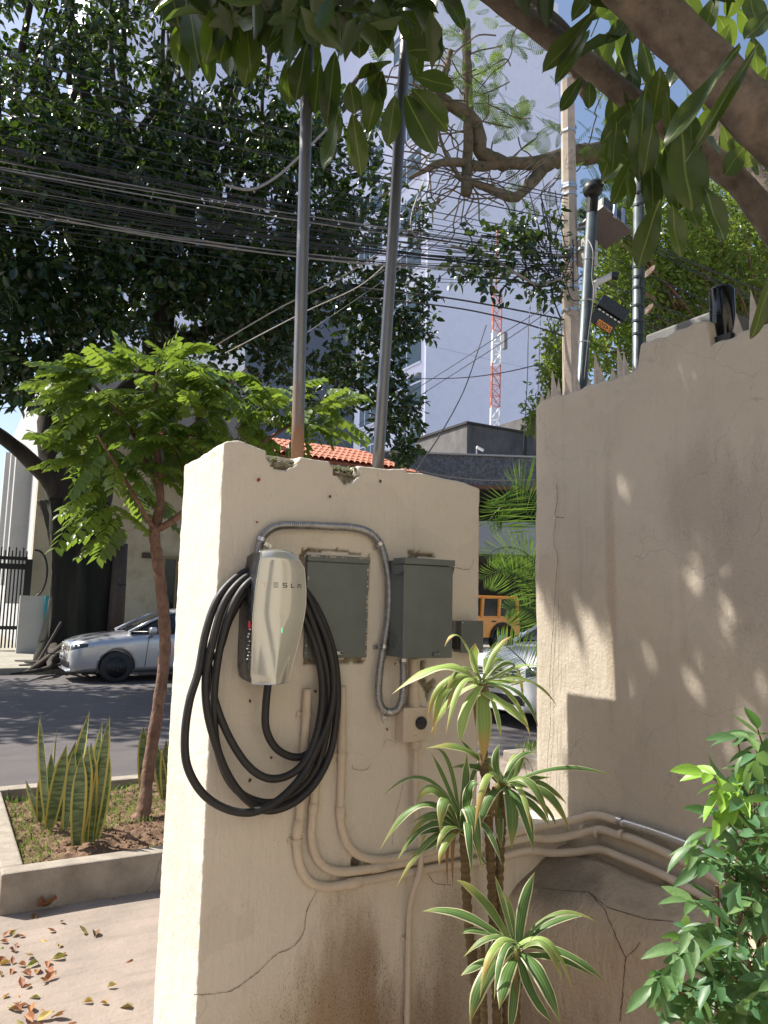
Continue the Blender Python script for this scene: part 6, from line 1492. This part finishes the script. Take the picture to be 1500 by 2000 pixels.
obj('brown_trim', *bxd(sx0, sx1, SY - .06, SY + .15, z0_ - .16, z0_ - .002), plain('brown_trim_paint', (.17, .08, .05), .7), su)
zm0, zm1 = on(1000, 1085, 'y', SY).z, on(1000, 1022, 'y', SY).z
obj('balcony_front', *bxd(sx0, sx1, SY + .3, SY + .5, zm0, zm1), plain('pale_grey_render', (.40, .41, .45), .8), su)
obj('balcony_floor', *bxd(sx0, sx1, SY + .51, SY + 6, zm0, zm0 + .25), M_DARKCON, su)
obj('back_wall', *bxd(sx0, sx1, SY + 6, SY + 6.3, 0, z0_), plain('dark_recess', (.07, .065, .06), .9), su)
for xx in (sx0 + .5, sx1 - 1): obj('column', *bxd(xx, xx + .4, SY + .55, SY + .95, .1, zm0), plain('column_grey', (.2, .2, .2), .8), su)
su.rotation_euler = (0, 0, radians(-26))
w_ = on(965, 1000, 'y', SY + 2).x; obj('upper_window', *bxd(w_, w_ + 2.2, SY + 5.9, SY + 5.99, zm1 + .2, z0_ - .3), M_GLASSDARK, su)
free('thin pale wire sagging along the stucco parapet', [on(790, 912, 'y', 20.5), on(870, 930, 'y', 20.5), on(960, 938, 'y', 20.5), on(1060, 936, 'y', 20.5)], .02, M_WIREGREY)

# ================================================================== CARS
def loft_car(name, label, group, paint, loc, rotz, plate=True):
    """saloon, front towards local -X, origin under the front bumper centre; length 4.38, width 1.70, height 1.46"""
    root = thing(name, label, 'car', loc, group); root.rotation_euler = (0, 0, rotz)
    def add(nm, V, Fc, mat, parent=None, smooth=True):
        o = bpy.data.objects.new(nm, mesh(nm, V, Fc, mat, smooth)); COL.objects.link(o); o.parent = parent or root; return o
    L = 4.38
    # stations: x, underside z, sill z, shoulder z, top z (bonnet or deck), half width low, half width shoulder, half width top
    S = [(0.00, .24, .30, .60, .71, .56, .60, .48), (0.04, .20, .28, .66, .77, .68, .70, .57), (.12, .18, .26, .71, .81, .77, .77, .63), (.30, .17, .25, .76, .87, .81, .81, .67), (.60, .17, .24, .80, .92, .83, .83, .70), (.95, .17, .24, .82, .95, .84, .845, .72),
         (1.25, .17, .24, .86, 1.00, .845, .85, .73), (1.6, .17, .24, .89, .99, .845, .85, .74), (2.2, .17, .24, .91, .99, .845, .85, .74), (2.9, .17, .24, .93, 1.00, .845, .85, .74), (3.5, .17, .24, .95, 1.02, .84, .845, .72), (3.9, .18, .25, .96, 1.04, .82, .82, .70), (4.2, .20, .28, .94, 1.02, .77, .77, .64), (4.34, .24, .34, .86, .95, .68, .68, .55), (4.38, .30, .40, .74, .82, .55, .58, .45)]
    V = []; m = 0
    for (x, u, s, sh_, tp_, wl, ws, wt) in S:
        h = [(0, u), (wl * .8, u), (wl * .97, s), (wl * 1.0, s + .06), (wl * 1.012, (s + sh_) * .5), (ws * 1.005, sh_ - .06), (ws * .975, sh_), ((ws + wt) / 2, (sh_ + tp_) / 2 + .012), (wt * .8, tp_ - .004), (wt * .4, tp_ + .012), (0, tp_ + .016)]
        ring_ = [(x, -y, z) for y, z in h] + [(x, y, z) for y, z in h[-2:0:-1]]; m = len(ring_); V += ring_
    Fc = [(i * m + k, i * m + (k + 1) % m, (i + 1) * m + (k + 1) % m, (i + 1) * m + k) for i in range(len(S) - 1) for k in range(m)] + [tuple(range(m))[::-1], tuple(range((len(S) - 1) * m, len(S) * m))]
    body = add('body', V, Fc, paint)
    cut = MB()
    for wx in (.86, 3.42): cut.add(*tube([V3((wx, -1.0, .30)), V3((wx, -.58, .30))], .355, 40)); cut.add(*tube([V3((wx, .58, .30)), V3((wx, 1.0, .30))], .355, 40))
    cm = bpy.data.objects.new('c', mesh('c', cut.V, cut.F, M_IRON)); COL.objects.link(cm); cm.parent = root
    sd = body.modifiers.new('s', 'SUBSURF'); sd.levels = 2; sd.render_levels = 2
    md = body.modifiers.new('b', 'BOOLEAN'); md.object = cm; md.operation = 'DIFFERENCE'; md.solver = 'EXACT'
    bpy.context.view_layer.update()
    me = bpy.data.meshes.new_from_object(body.evaluated_get(bpy.context.evaluated_depsgraph_get())); body.modifiers.clear(); body.data = me; body.data.name = 'body'
    bpy.data.objects.remove(cm)
    bv = BVHTree.FromPolygons([v.co[:] for v in body.data.vertices], [tuple(p.vertices) for p in body.data.polygons])
    def patch(nm, rays, nu_, mat, off=.004, parent=None):
        """piece that follows the bodywork: rays is a grid of (origin, direction)"""
        Vp = []
        for o_, d_ in rays:
            d_ = V3(d_).normalized(); h = bv.ray_cast(V3(o_), d_); q = h[0] if h[0] is not None else V3(o_) + d_; Vp.append(q - d_ * off)
        nv_ = len(rays) // nu_
        return add(nm, Vp, [(j * nu_ + i, j * nu_ + i + 1, (j + 1) * nu_ + i + 1, (j + 1) * nu_ + i) for j in range(nv_ - 1) for i in range(nu_ - 1)], mat, parent)
    # greenhouse: glass shell, pillars and roof
    def sec(x, z, w): return [V3((x, -w, z)), V3((x, w, z))]
    G = [(1.12, .985, .70), (1.92, 1.40, .57), (2.35, 1.455, .57), (2.9, 1.45, .565), (3.3, 1.385, .55), (3.98, 1.03, .66)]
    gl = MB()
    Vg = []
    base = [(1.12, .985, .72), (1.92, .985, .765), (2.35, .985, .77), (2.9, .99, .765), (3.3, 1.0, .75), (3.98, 1.02, .68)]
    for (x, z, w), (bx_, bz, bw) in zip(G, base):
        Vg += [(bx_, -bw, bz), (x, -w - .012, z - .05), (x, -w * .92, z), (x, -w * .45, z + .014), (x, w * .45, z + .014), (x, w * .92, z), (x, w + .012, z - .05), (bx_, bw, bz)]
    Fg = [(i * 8 + k, i * 8 + k + 1, (i + 1) * 8 + k + 1, (i + 1) * 8 + k) for i in range(5) for k in range(7)]
    add('glasshouse', Vg, Fg, M_GLASSDARK)
    roofV = []
    for (x, z, w) in G[1:5]: roofV += [(x, -w - .016, z - .045), (x, -w * .93, z + .004), (x, -w * .45, z + .02), (x, w * .45, z + .02), (x, w * .93, z + .004), (x, w + .016, z - .045)]
    add('roof', roofV, [(i * 6 + k, i * 6 + k + 1, (i + 1) * 6 + k + 1, (i + 1) * 6 + k) for i in range(3) for k in range(5)], paint)
    for sg in (-1, 1):
        add('pillar', *tube([V3((1.08, sg * .715, .975)), V3((1.5, sg * .65, 1.19)), V3((1.93, sg * .58, 1.372))], .032, 8), paint)
        add('pillar', *tube([V3((2.52, sg * .775, .98)), V3((2.60, sg * .585, 1.41))], .03, 8), M_BLACKPL)
        add('pillar', *tube([V3((4.0, sg * .675, 1.02)), V3((3.6, sg * .63, 1.21)), V3((3.28, sg * .565, 1.35))], .045, 8), paint)
        add('window_sill', *tube([V3((1.15, sg * .76, .975)), V3((2.3, sg * .79, .98)), V3((3.9, sg * .72, 1.01))], .022, 6), M_BLACKPL)
        mi = add('mirror', *xform(bxd(-.07, .07, -.10, .10, -.06, .07, .03), Matrix.Translation((1.50, sg * .93, 1.01))), paint); add('mirror_stalk', *bxd(1.46, 1.54, sg * .86 - .04, sg * .86 + .04, .95, .975), M_BLACKPL, mi)
        G_ = [(x_, z_) for z_ in np.linspace(0, 1, 6) for x_ in np.linspace(0, 1, 10)]
        hl = patch('headlight', [((.02 + .42 * u - .9, sg * 1.3, (.615 + .075 * u) + v * (.105 + .02 * u - .06 * u * u)), (.9, -sg * (1.3 - .62 - .10 * u), 0)) for u, v in G_], 10, plain('headlamp_glass', (.05, .055, .06), .05, .2), .004)
        for cu, rr in ((.30, .036), (.58, .032)):
            h = bv.ray_cast(V3((.02 + .42 * cu - .9, sg * 1.3, .68 + .04 * cu)), V3((.9, -sg * (1.3 - .62 - .10 * cu), 0)).normalized())
            if h[0] is not None: add('lamp', *disc(h[0] - V3((.006, -sg * .006, 0)), (-.6, sg * .6, .1), rr, .006, 16), M_CLAMP, hl)
        for xx in (1.42, 2.56, 3.38):                                             # door gaps follow the flank
            add('door_gap', *tube([V3((xx - .02, sg * .852, .30)), V3((xx, sg * .864, .60)), V3((xx + .03, sg * .853, .86)), V3((xx + .04, sg * .80, .955))], .006, 4), M_BLACKPL)
        for xx in (2.25, 3.15): add('door_handle', *bxd(xx, xx + .18, sg * .866 - .012, sg * .866 + .012, .80, .83, .008), paint)
        add('tail_light', *bxd(4.18, 4.33, sg * .68 - .08, sg * .68 + .08, .74, .90, .03), plain('tail_red', (.35, .02, .02), .2))
        for wx in (.86, 3.42):
            w = add('wheel', *tube([V3((wx, sg * .66, .30)), V3((wx, sg * .67, .30)), V3((wx, sg * .84, .30)), V3((wx, sg * .85, .30))], [.27, .305, .305, .27], 32), M_CABLE)
            rm = add('rim', *tube([V3((wx, sg * .80, .30)), V3((wx, sg * .852, .30))], [.20, .205], 28), plain('dark_steel_rim', (.025, .025, .027), .45, .3), w)
            for k in range(5): a = k * pi * .4; add('wheel_bolt', *disc((wx + .07 * cos(a), sg * .852, .30 + .07 * sin(a)), (0, sg, 0), .014, .006, 8), plain('bolt_grey', (.12, .12, .12), .4, .6), w)
    YZ = lambda y0_, y1_, z0_, z1_, n_=16, m_=4: [((-1, y_, z_), (1, 0, 0)) for z_ in np.linspace(z0_, z1_, m_) for y_ in np.linspace(y0_, y1_, n_)]
    grille = patch('grille', YZ(-.53, .53, .60, .70), 16, M_BLACKPL, .005)
    for z in (.615, .65, .69): patch('grille_bar', YZ(-.52, .52, z - .005, z + .005, 16, 2), 16, M_CLAMP, .009, grille)
    em = add('emblem', *tube([V3((-.03, .065 * cos(a), .63 + .065 * sin(a))) for a in np.linspace(0, 2 * pi, 25)], .007, 5), M_CLAMP)
    for pts in (((-.035, .05), (-.012, -.05 + .02)), ((.035, .05), (.012, -.03)), ((-.055, .02), (-.03, -.05)), ((-.03, -.05), (0, .0)), ((0, .0), (.03, -.05)), ((.03, -.05), (.055, .02))):
        add('emblem_stroke', *tube([V3((-.03, pts[0][0], .63 + pts[0][1])), V3((-.03, pts[1][0], .63 + pts[1][1]))], .006, 4), M_CLAMP, em)
    patch('air_intake', YZ(-.60, .60, .29, .40), 16, M_BLACKPL, .005)
    for z in (.32, .36): patch('intake_bar', YZ(-.58, .58, z - .004, z + .004, 16, 2), 16, M_IRON, .012)
    add('bumper_lip', *bxd(-.02, .12, -.56, .56, .205, .235, .012), paint)
    if plate: pl2 = add('number_plate', *bxd(-.055, -.045, -.20, .20, .42, .54), M_WHITE); add('plate_band', *bxd(-.058, -.0555, -.16, .16, .455, .505), plain('plate_ink', (.12, .13, .16), .6), pl2)
    for sg in (-1, 1): add('wiper', *tube([V3((1.14, sg * .1, 1.0)), V3((1.3, sg * .5, 1.075))], .01, 4), M_IRON)
    return root
def carpaint(name, col, rough=.25, metal=.0): return plain(name, col, rough, metal, .03, 2, 0, 1.0)
loft_car('parked_car', 'silver parked saloon in front of the ficus across the street', None, carpaint('silver_car_paint', (.50, .51, .54), .32, .6), (2.22, 16.5, .0), 0.0)
loft_car('parked_car', 'white car seen nose-on through the gap beside the pillar', None, carpaint('white_car_paint', (.80, .80, .80), .25), (6.72, 8.6, .0), radians(3), plate=True).scale = (1.14, 1.14, 1.14)
# orange box-shaped off-roader
def offroader(loc, rotz):
    root = thing('offroad_car', 'bright orange boxy off-road car under the carport, seen through the gap', 'car', loc); root.rotation_euler = (0, 0, rotz)
    paint = carpaint('orange_car_paint', (.85, .30, .012), .3)
    def add(nm, VF, mat, parent=None, smooth=False):
        o = bpy.data.objects.new(nm, mesh(nm, *VF, mat, smooth)); COL.objects.link(o); o.parent = parent or root; return o
    W = .88                                                             # side profile, front at -X
    prof = [(0.0, .62), (0.02, 1.02), (.35, 1.10), (1.35, 1.16), (4.1, 1.16), (4.12, .60), (3.85, .55), (3.83, .75), (3.60, .95), (3.1, .95), (2.88, .75), (2.86, .5), (1.42, .5), (1.40, .75), (1.2, .95), (.70, .95), (.48, .75), (.46, .58)]
    add('body', prism([V3((x, -W, z)) for x, z in prof], (0, 2 * W, 0), 0), paint)
    up = [(1.35, 1.162), (1.62, 1.80), (4.05, 1.80), (4.1, 1.162)]
    add('cabin_glass', prism([V3((x, -W + .07, z)) for x, z in up], (0, 2 * W - .14, 0), 0), M_GLASSDARK)
    add('roof', bxd(1.55, 4.10, -W + .03, W - .03, 1.80, 1.90, .04), paint)
    for sg in (-1, 1):
        y = sg * (W - .055)
        for (xa, xb, za, zb) in ((1.36, 1.62, 1.16, 1.81), (2.50, 2.54, 1.16, 1.81), (3.22, 3.26, 1.16, 1.81), (4.04, 4.02, 1.16, 1.81)):
            add('pillar', tube([V3((xa, y, za)), V3((xb, y, zb))], .07, 8), paint)
        add('belt_line', bxd(1.4, 4.1, y - .03, y + .03, 1.13, 1.22, .01), paint)
        for wx in (.95, 3.35):
            w = add('wheel', tube([V3((wx, sg * .60, .40)), V3((wx, sg * .63, .40)), V3((wx, sg * .88, .40)), V3((wx, sg * .90, .40))], [.33, .40, .40, .35], 28), M_CABLE, smooth=True); add('rim', tube([V3((wx, sg * .86, .40)), V3((wx, sg * .905, .40))], .22, 20), M_GALV, w)
            add('fender_flare', tube([V3((wx + .50 * cos(a), sg * .92, .45 + .52 * sin(a))) for a in np.linspace(.05, pi - .05, 12)], .05, 6), M_BLACKPL)
        add('headlight', disc((-.0, sg * .60, .88), (-1, 0, 0), .10, .03, 20), M_WHITE); add('door_handle', bxd(2.9, 3.08, sg * .885 - .02, sg * .885 + .02, 1.02, 1.06), M_BLACKPL)
        add('tail_light', bxd(4.121, 4.15, sg * .74 - .07, sg * .74 + .07, .80, 1.05), plain('tail_red', 0))
    add('bumper', bxd(-.14, -.004, -.80, .80, .50, .66, .03), M_BLACKPL); add('bumper', bxd(4.125, 4.25, -.80, .80, .48, .62, .03), M_BLACKPL)
    add('spare_wheel', tube([V3((4.16, 0, 1.0)), V3((4.36, 0, 1.0))], .39, 28), M_CABLE)
    return root
offroader((13.25, 21.4, .14), 0.0)
for _o in (13.25,): pass

# ================================================================== FEATHERY TREE with mossy limb behind the pole
ft = thing('feathery_tree', 'gnarled mossy limb of a feathery-leaved tree reaching left behind the pole', 'tree', (21, 10.5, -.1))
def mp(px, py, y=9.5): return on(px, py, 'y', y)
def mlimb(pts, r, name='limb', y=9.5, wob=.12):
    P = resample(catmull([mp(a, b, y) for a, b in pts], 8), .09); R_ = list(np.interp(np.linspace(0, 1, len(P)), np.linspace(0, 1, len(r)), r))
    obj(name, *tube(P, R_, 10, wob=wob), M_BARKMOSS, ft, True); return P
obj('trunk', *tube(catmull([V3((21, 10.5, -.2)), V3((20.6, 10.3, 3)), V3((19.5, 10, 6)), mp(1560, 250), mp(1420, 300), mp(1300, 330)], 8), .2, 12, wob=.05), M_BARKMOSS, ft, True)
ends = []
for pts, r in (([(1300, 330), (1190, 300), (1120, 305), (1050, 318), (985, 318), (940, 325), (900, 318), (860, 318), (825, 335), (800, 348)], [.30, .24, .2, .19, .17, .12, .09, .08, .06, .03]), ([(985, 320), (940, 300), (935, 260), (915, 225), (880, 205), (860, 180), (870, 140), (880, 100)], [.13, .13, .12, .12, .10, .07, .06, .05]),
               ([(1060, 330), (1035, 360), (1005, 385), (965, 372), (935, 360), (905, 352), (890, 340)], [.11, .11, .09, .09, .07, .06, .04]), ([(880, 205), (840, 195), (800, 185)], [.08, .06, .03]), ([(910, 380), (915, 250), (912, 120), (910, 40)], [.09, .085, .08, .07]), ([(900, 350), (870, 300), (855, 250)], [.04, .03, .02]),
               ([(1190, 300), (1230, 200), (1210, 80), (1180, -40)], [.14, .10, .08, .05]), ([(1300, 330), (1400, 250), (1480, 200)], [.16, .12, .08])): ends.append(mlimb(pts, r))
tw_ = MB()
for k in range(130):                                                 # fine bare twigs
    P = random.choice(ends); p = random.choice(P); a = randdir(); a = (_R * random.uniform(-1, 1) + _U * random.uniform(-1, 1.1)).normalized(); q = p; pts = [p]
    for j in range(random.randint(3, 6)): q = q + a * random.uniform(.12, .3) + randdir() * .1; a = (a + randdir() * .5).normalized(); pts.append(q)
    tw_.add(*tube(catmull(pts, 3), .012, 4))
setting(tw_.obj('twigs', M_BARKMOSS, ft), 'stuff')
def bipinnate(name, mat):
    mb = MB(); mb.add(*tube([V3((0, k / 5, -.2 * (k / 5) ** 2)) for k in range(6)], .006, 3))
    for i in range(8):
        t = .12 + .11 * i; b = V3((0, t, -.2 * t * t)); l = .42 * sin(pi * min(1, t * .85 + .12))
        for sg in (-1, 1):
            d = V3((sg * .8, .55, -.25)).normalized(); s = V3((.5 * sg, -.8, 0)).normalized()
            for j in range(7):
                c = b + d * (l * (j + 1) / 7)
                for s2 in (-1, 1): q = c + s * (s2 * .07); mb.add([c, c + d * .02 + s * s2 * .035 + V3((0, 0, .004)), q, c - d * .02 + s * s2 * .035], [(0, 1, 2, 3)])
    return mesh(name, mb.V, mb.F, mat)
BP = [bipinnate('feather_leaf', M_FEATHER) for k in range(2)]
for k in range(270):
    cx, cy, rx, ry = random.choices(((870, 60, 80, 90), (960, 130, 60, 40), (920, 190, 80, 50), (1190, 290, 60, 130), (1180, 400, 60, 60), (1010, 220, 60, 30), (1200, 150, 60, 60), (990, 380, 40, 30), (1090, 250, 60, 40), (1000, 60, 50, 30)), (6, 3, 4, 7, 4, 2, 3, 1.5, 2, 1.5))[0]
    p = mp(cx + random.gauss(0, .6) * rx, cy + random.gauss(0, .6) * ry, 9.5 + random.uniform(-.8, .8)); d = _R * random.uniform(-1, 1) + _U * random.uniform(-.9, .3) + _fw * random.uniform(-.5, .5)
    place('feather_leaf', random.choice(BP), p, p + d, V3((random.gauss(0, .4), random.gauss(0, .4), 1)) - _fw * .4, ft, scale=random.uniform(.26, .46))

# ================================================================== SUNLIT TREE behind the side wall and the climber at the pole
def crown_tree(name, label, spots, y, mat, leaf, nleaf, trunk_, up=.4, wr=.42, spread=.3):
    t = thing(name, label, 'tree', trunk_[0]); P = catmull([V3(q) for q in trunk_], 6); obj('trunk', *tube(P, taper(P, .16, .05), 8, wob=.06), M_BARKRED, t, True)
    A, Dd, Ls, lim = [], [], [], MB()
    for (px, py, rx, ry, n, dy) in spots:
        for k in range(n):
            a, q = random.uniform(0, 2 * pi), sqrt(random.random()); c = on(px + cos(a) * q * rx, py + sin(a) * q * ry, 'y', y + random.uniform(-dy, dy))
            if k % 6 == 0: lim.add(*tube(catmull([P[len(P) * 2 // 3], P[-1].lerp(c, .5) + randdir() * .3, c], 4), [.05, .045, .04, .035, .03, .025, .02, .015, .01][:9], 5))
            for j in range(nleaf):
                p = c + randdir() * random.uniform(.03, spread); A.append(p); Dd.append((p - c).normalized() + randdir() * .6 + V3((0, 0, -.3))); Ls.append(leaf * random.uniform(.7, 1.25))
    setting(lim.obj('branches', M_BARKRED, t), 'stuff'); setting(leafcloud('crown', A, Dd, np.array(Ls), wr, mat, t, simple=True, up=up), 'stuff'); return t
crown_tree('sunlit_tree', 'bright sunlit small-leaved tree filling the space above the side wall', [(1290, 520, 130, 150, 210, 1.2), (1430, 480, 110, 130, 190, 1.2), (1230, 640, 110, 90, 150, 1.0), (1330, 430, 150, 80, 110, 1.2), (1380, 560, 130, 80, 110, 1), (1560, 450, 120, 200, 110, 1.2), (1210, 480, 60, 80, 50, 1), (1480, 330, 60, 60, 40, 1)], 10.8, M_BRIGHT, .15, 30, [(17.5, 10.8, -.1), (17.3, 10.8, 2.5), (16.5, 10.8, 5), (16, 10.8, 6.5)])
crown_tree('roadside_tree', 'smaller green tree peeping out left of the utility pole above the wall corner', [(1088, 690, 22, 55, 30, .6), (1080, 760, 26, 50, 34, .6), (1045, 800, 18, 18, 10, .4), (1050, 840, 12, 20, 6, .4), (1110, 720, 30, 70, 30, .6), (1100, 800, 30, 60, 30, .6)], 12.5, M_BRIGHT, .14, 26, [(12.8, 12.5, -.1), (12.8, 12.5, 2.5), (12.9, 12.5, 4.5), (12.9, 12.5, 5.5)])
cl_ = thing('climbing_plant', 'dark glossy-leaved climber tangled in the cables left of the utility pole', 'climber', tuple(on(1100, 540, 'y', 7.0)))
A, Dd, Ls = [], [], []
for (px, py, rx, ry, n) in ((985, 455, 60, 35, 16), (1040, 490, 60, 50, 22), (930, 500, 40, 20, 8), (970, 560, 22, 25, 7), (1060, 560, 50, 30, 16), (905, 540, 40, 14, 6), (1075, 450, 40, 40, 10), (960, 520, 40, 30, 10)):
    for k in range(n):
        c = on(px + random.gauss(0, .6) * rx, py + random.gauss(0, .6) * ry, 'y', 7.2 + random.uniform(-.25, .3))
        for j in range(7): p = c + randdir() * .08; A.append(p); Dd.append((p - c).normalized() + randdir() * .5 + V3((0, 0, -.35))); Ls.append(random.uniform(.09, .15))
near_ = list(range(len(A))); random.shuffle(near_)
for k in near_[:260]: place('leaf', fm_, A[k], A[k] + Dd[k], V3((random.gauss(0, .6), random.gauss(0, .6), 1)), cl_, scale=Ls[k])
setting(leafcloud('inner_leaves', [A[k] for k in near_[260:]], [Dd[k] for k in near_[260:]], np.array([Ls[k] for k in near_[260:]]), .5, M_FICUS, cl_, up=.4), 'stuff')
for pts in (((1105, 560), (1050, 520), (990, 470), (940, 460)), ((1105, 540), (1060, 560), (990, 545), (900, 540)), ((1040, 520), (985, 560), (975, 590))):
    obj('stem', *tube(catmull([on(a, b, 'y', 7.2) for a, b in pts], 6), .014, 5), M_BARKDARK, cl_)
# two sprays of dark leaves hanging right of the ficus belong to the ficus crown above

# ================================================================== ARECA PALM in the gap
pa = thing('areca_palm', 'feathery areca palm filling the gap between pillar and side wall', 'palm', (4.75, 4.6, -.1))
def frond(base, mid, tip, L, n=26, D0=5.9, D1=5.7, droop=.5):
    B, Mm, T = at(*base, D0), at(*mid, (D0 + D1) / 2), at(*tip, D1); c = Mm * 2 - (B + T) * .5
    pt = lambda t: B * (1 - t) ** 2 + c * (2 * t * (1 - t)) + T * t * t
    mb = MB(); mb.add(*tube([pt(k / 12) for k in range(13)], taper(range(13), .008, .002), 5))
    for i in range(n):
        t = .10 + .88 * i / n; p = pt(t); tg_ = (pt(min(1, t + .02)) - pt(t - .02)).normalized(); l = L * (.55 + .6 * sin(pi * min(1, t * .9 + .1))) * (1 - .45 * t)
        for sg in (-1, 1):
            s = tg_.cross(-_fw).normalized() * sg; d = (s * .85 + tg_ * .62 + V3((0, 0, -.12)) + randdir() * .08).normalized(); w = tg_ * .0055 + randdir() * .002
            e = p + d * l * .6 + V3((0, 0, -.03 * droop)); f = p + d * l + V3((0, 0, -.16 * l * droop))
            mb.add([p - w * .3, p + w * .3, e + w, e - w, f], [(0, 1, 2, 3), (3, 2, 4)])
    return mb.obj('frond', M_PALM, pa)
for q in (((1062, 1060), (1005, 985), (948, 1030), .30), ((1075, 1050), (1035, 970), (1000, 945), .40), ((1065, 1120), (1005, 1070), (945, 1090), .24), ((1070, 1190), (1000, 1120), (938, 1135), .22), ((1065, 1140), (1020, 1085), (975, 1110), .22), ((1070, 1230), (1030, 1190), (985, 1190), .22),
          ((1060, 1335), (1010, 1280), (968, 1248), .32), ((1080, 1210), (1050, 1130), (1015, 1105), .22)): frond(*q, D0=random.uniform(5.6, 6.1), D1=random.uniform(5.5, 5.9))
for k in range(4):
    b = V3((4.75 + random.uniform(-.15, .2), 4.6 + random.uniform(-.1, .1), -.1)); t_ = at(1070 + 5 * k, 1080 + 60 * k, 5.85); P = resample(catmull([b, b.lerp(t_, .5) + V3((0, 0, .05)), t_], 6), .05)
    obj('cane', *tube(P, [.02 + .003 * (i % 2) for i in range(len(P))], 8), plain('palm_cane', (.16, .20, .06), .6), pa)
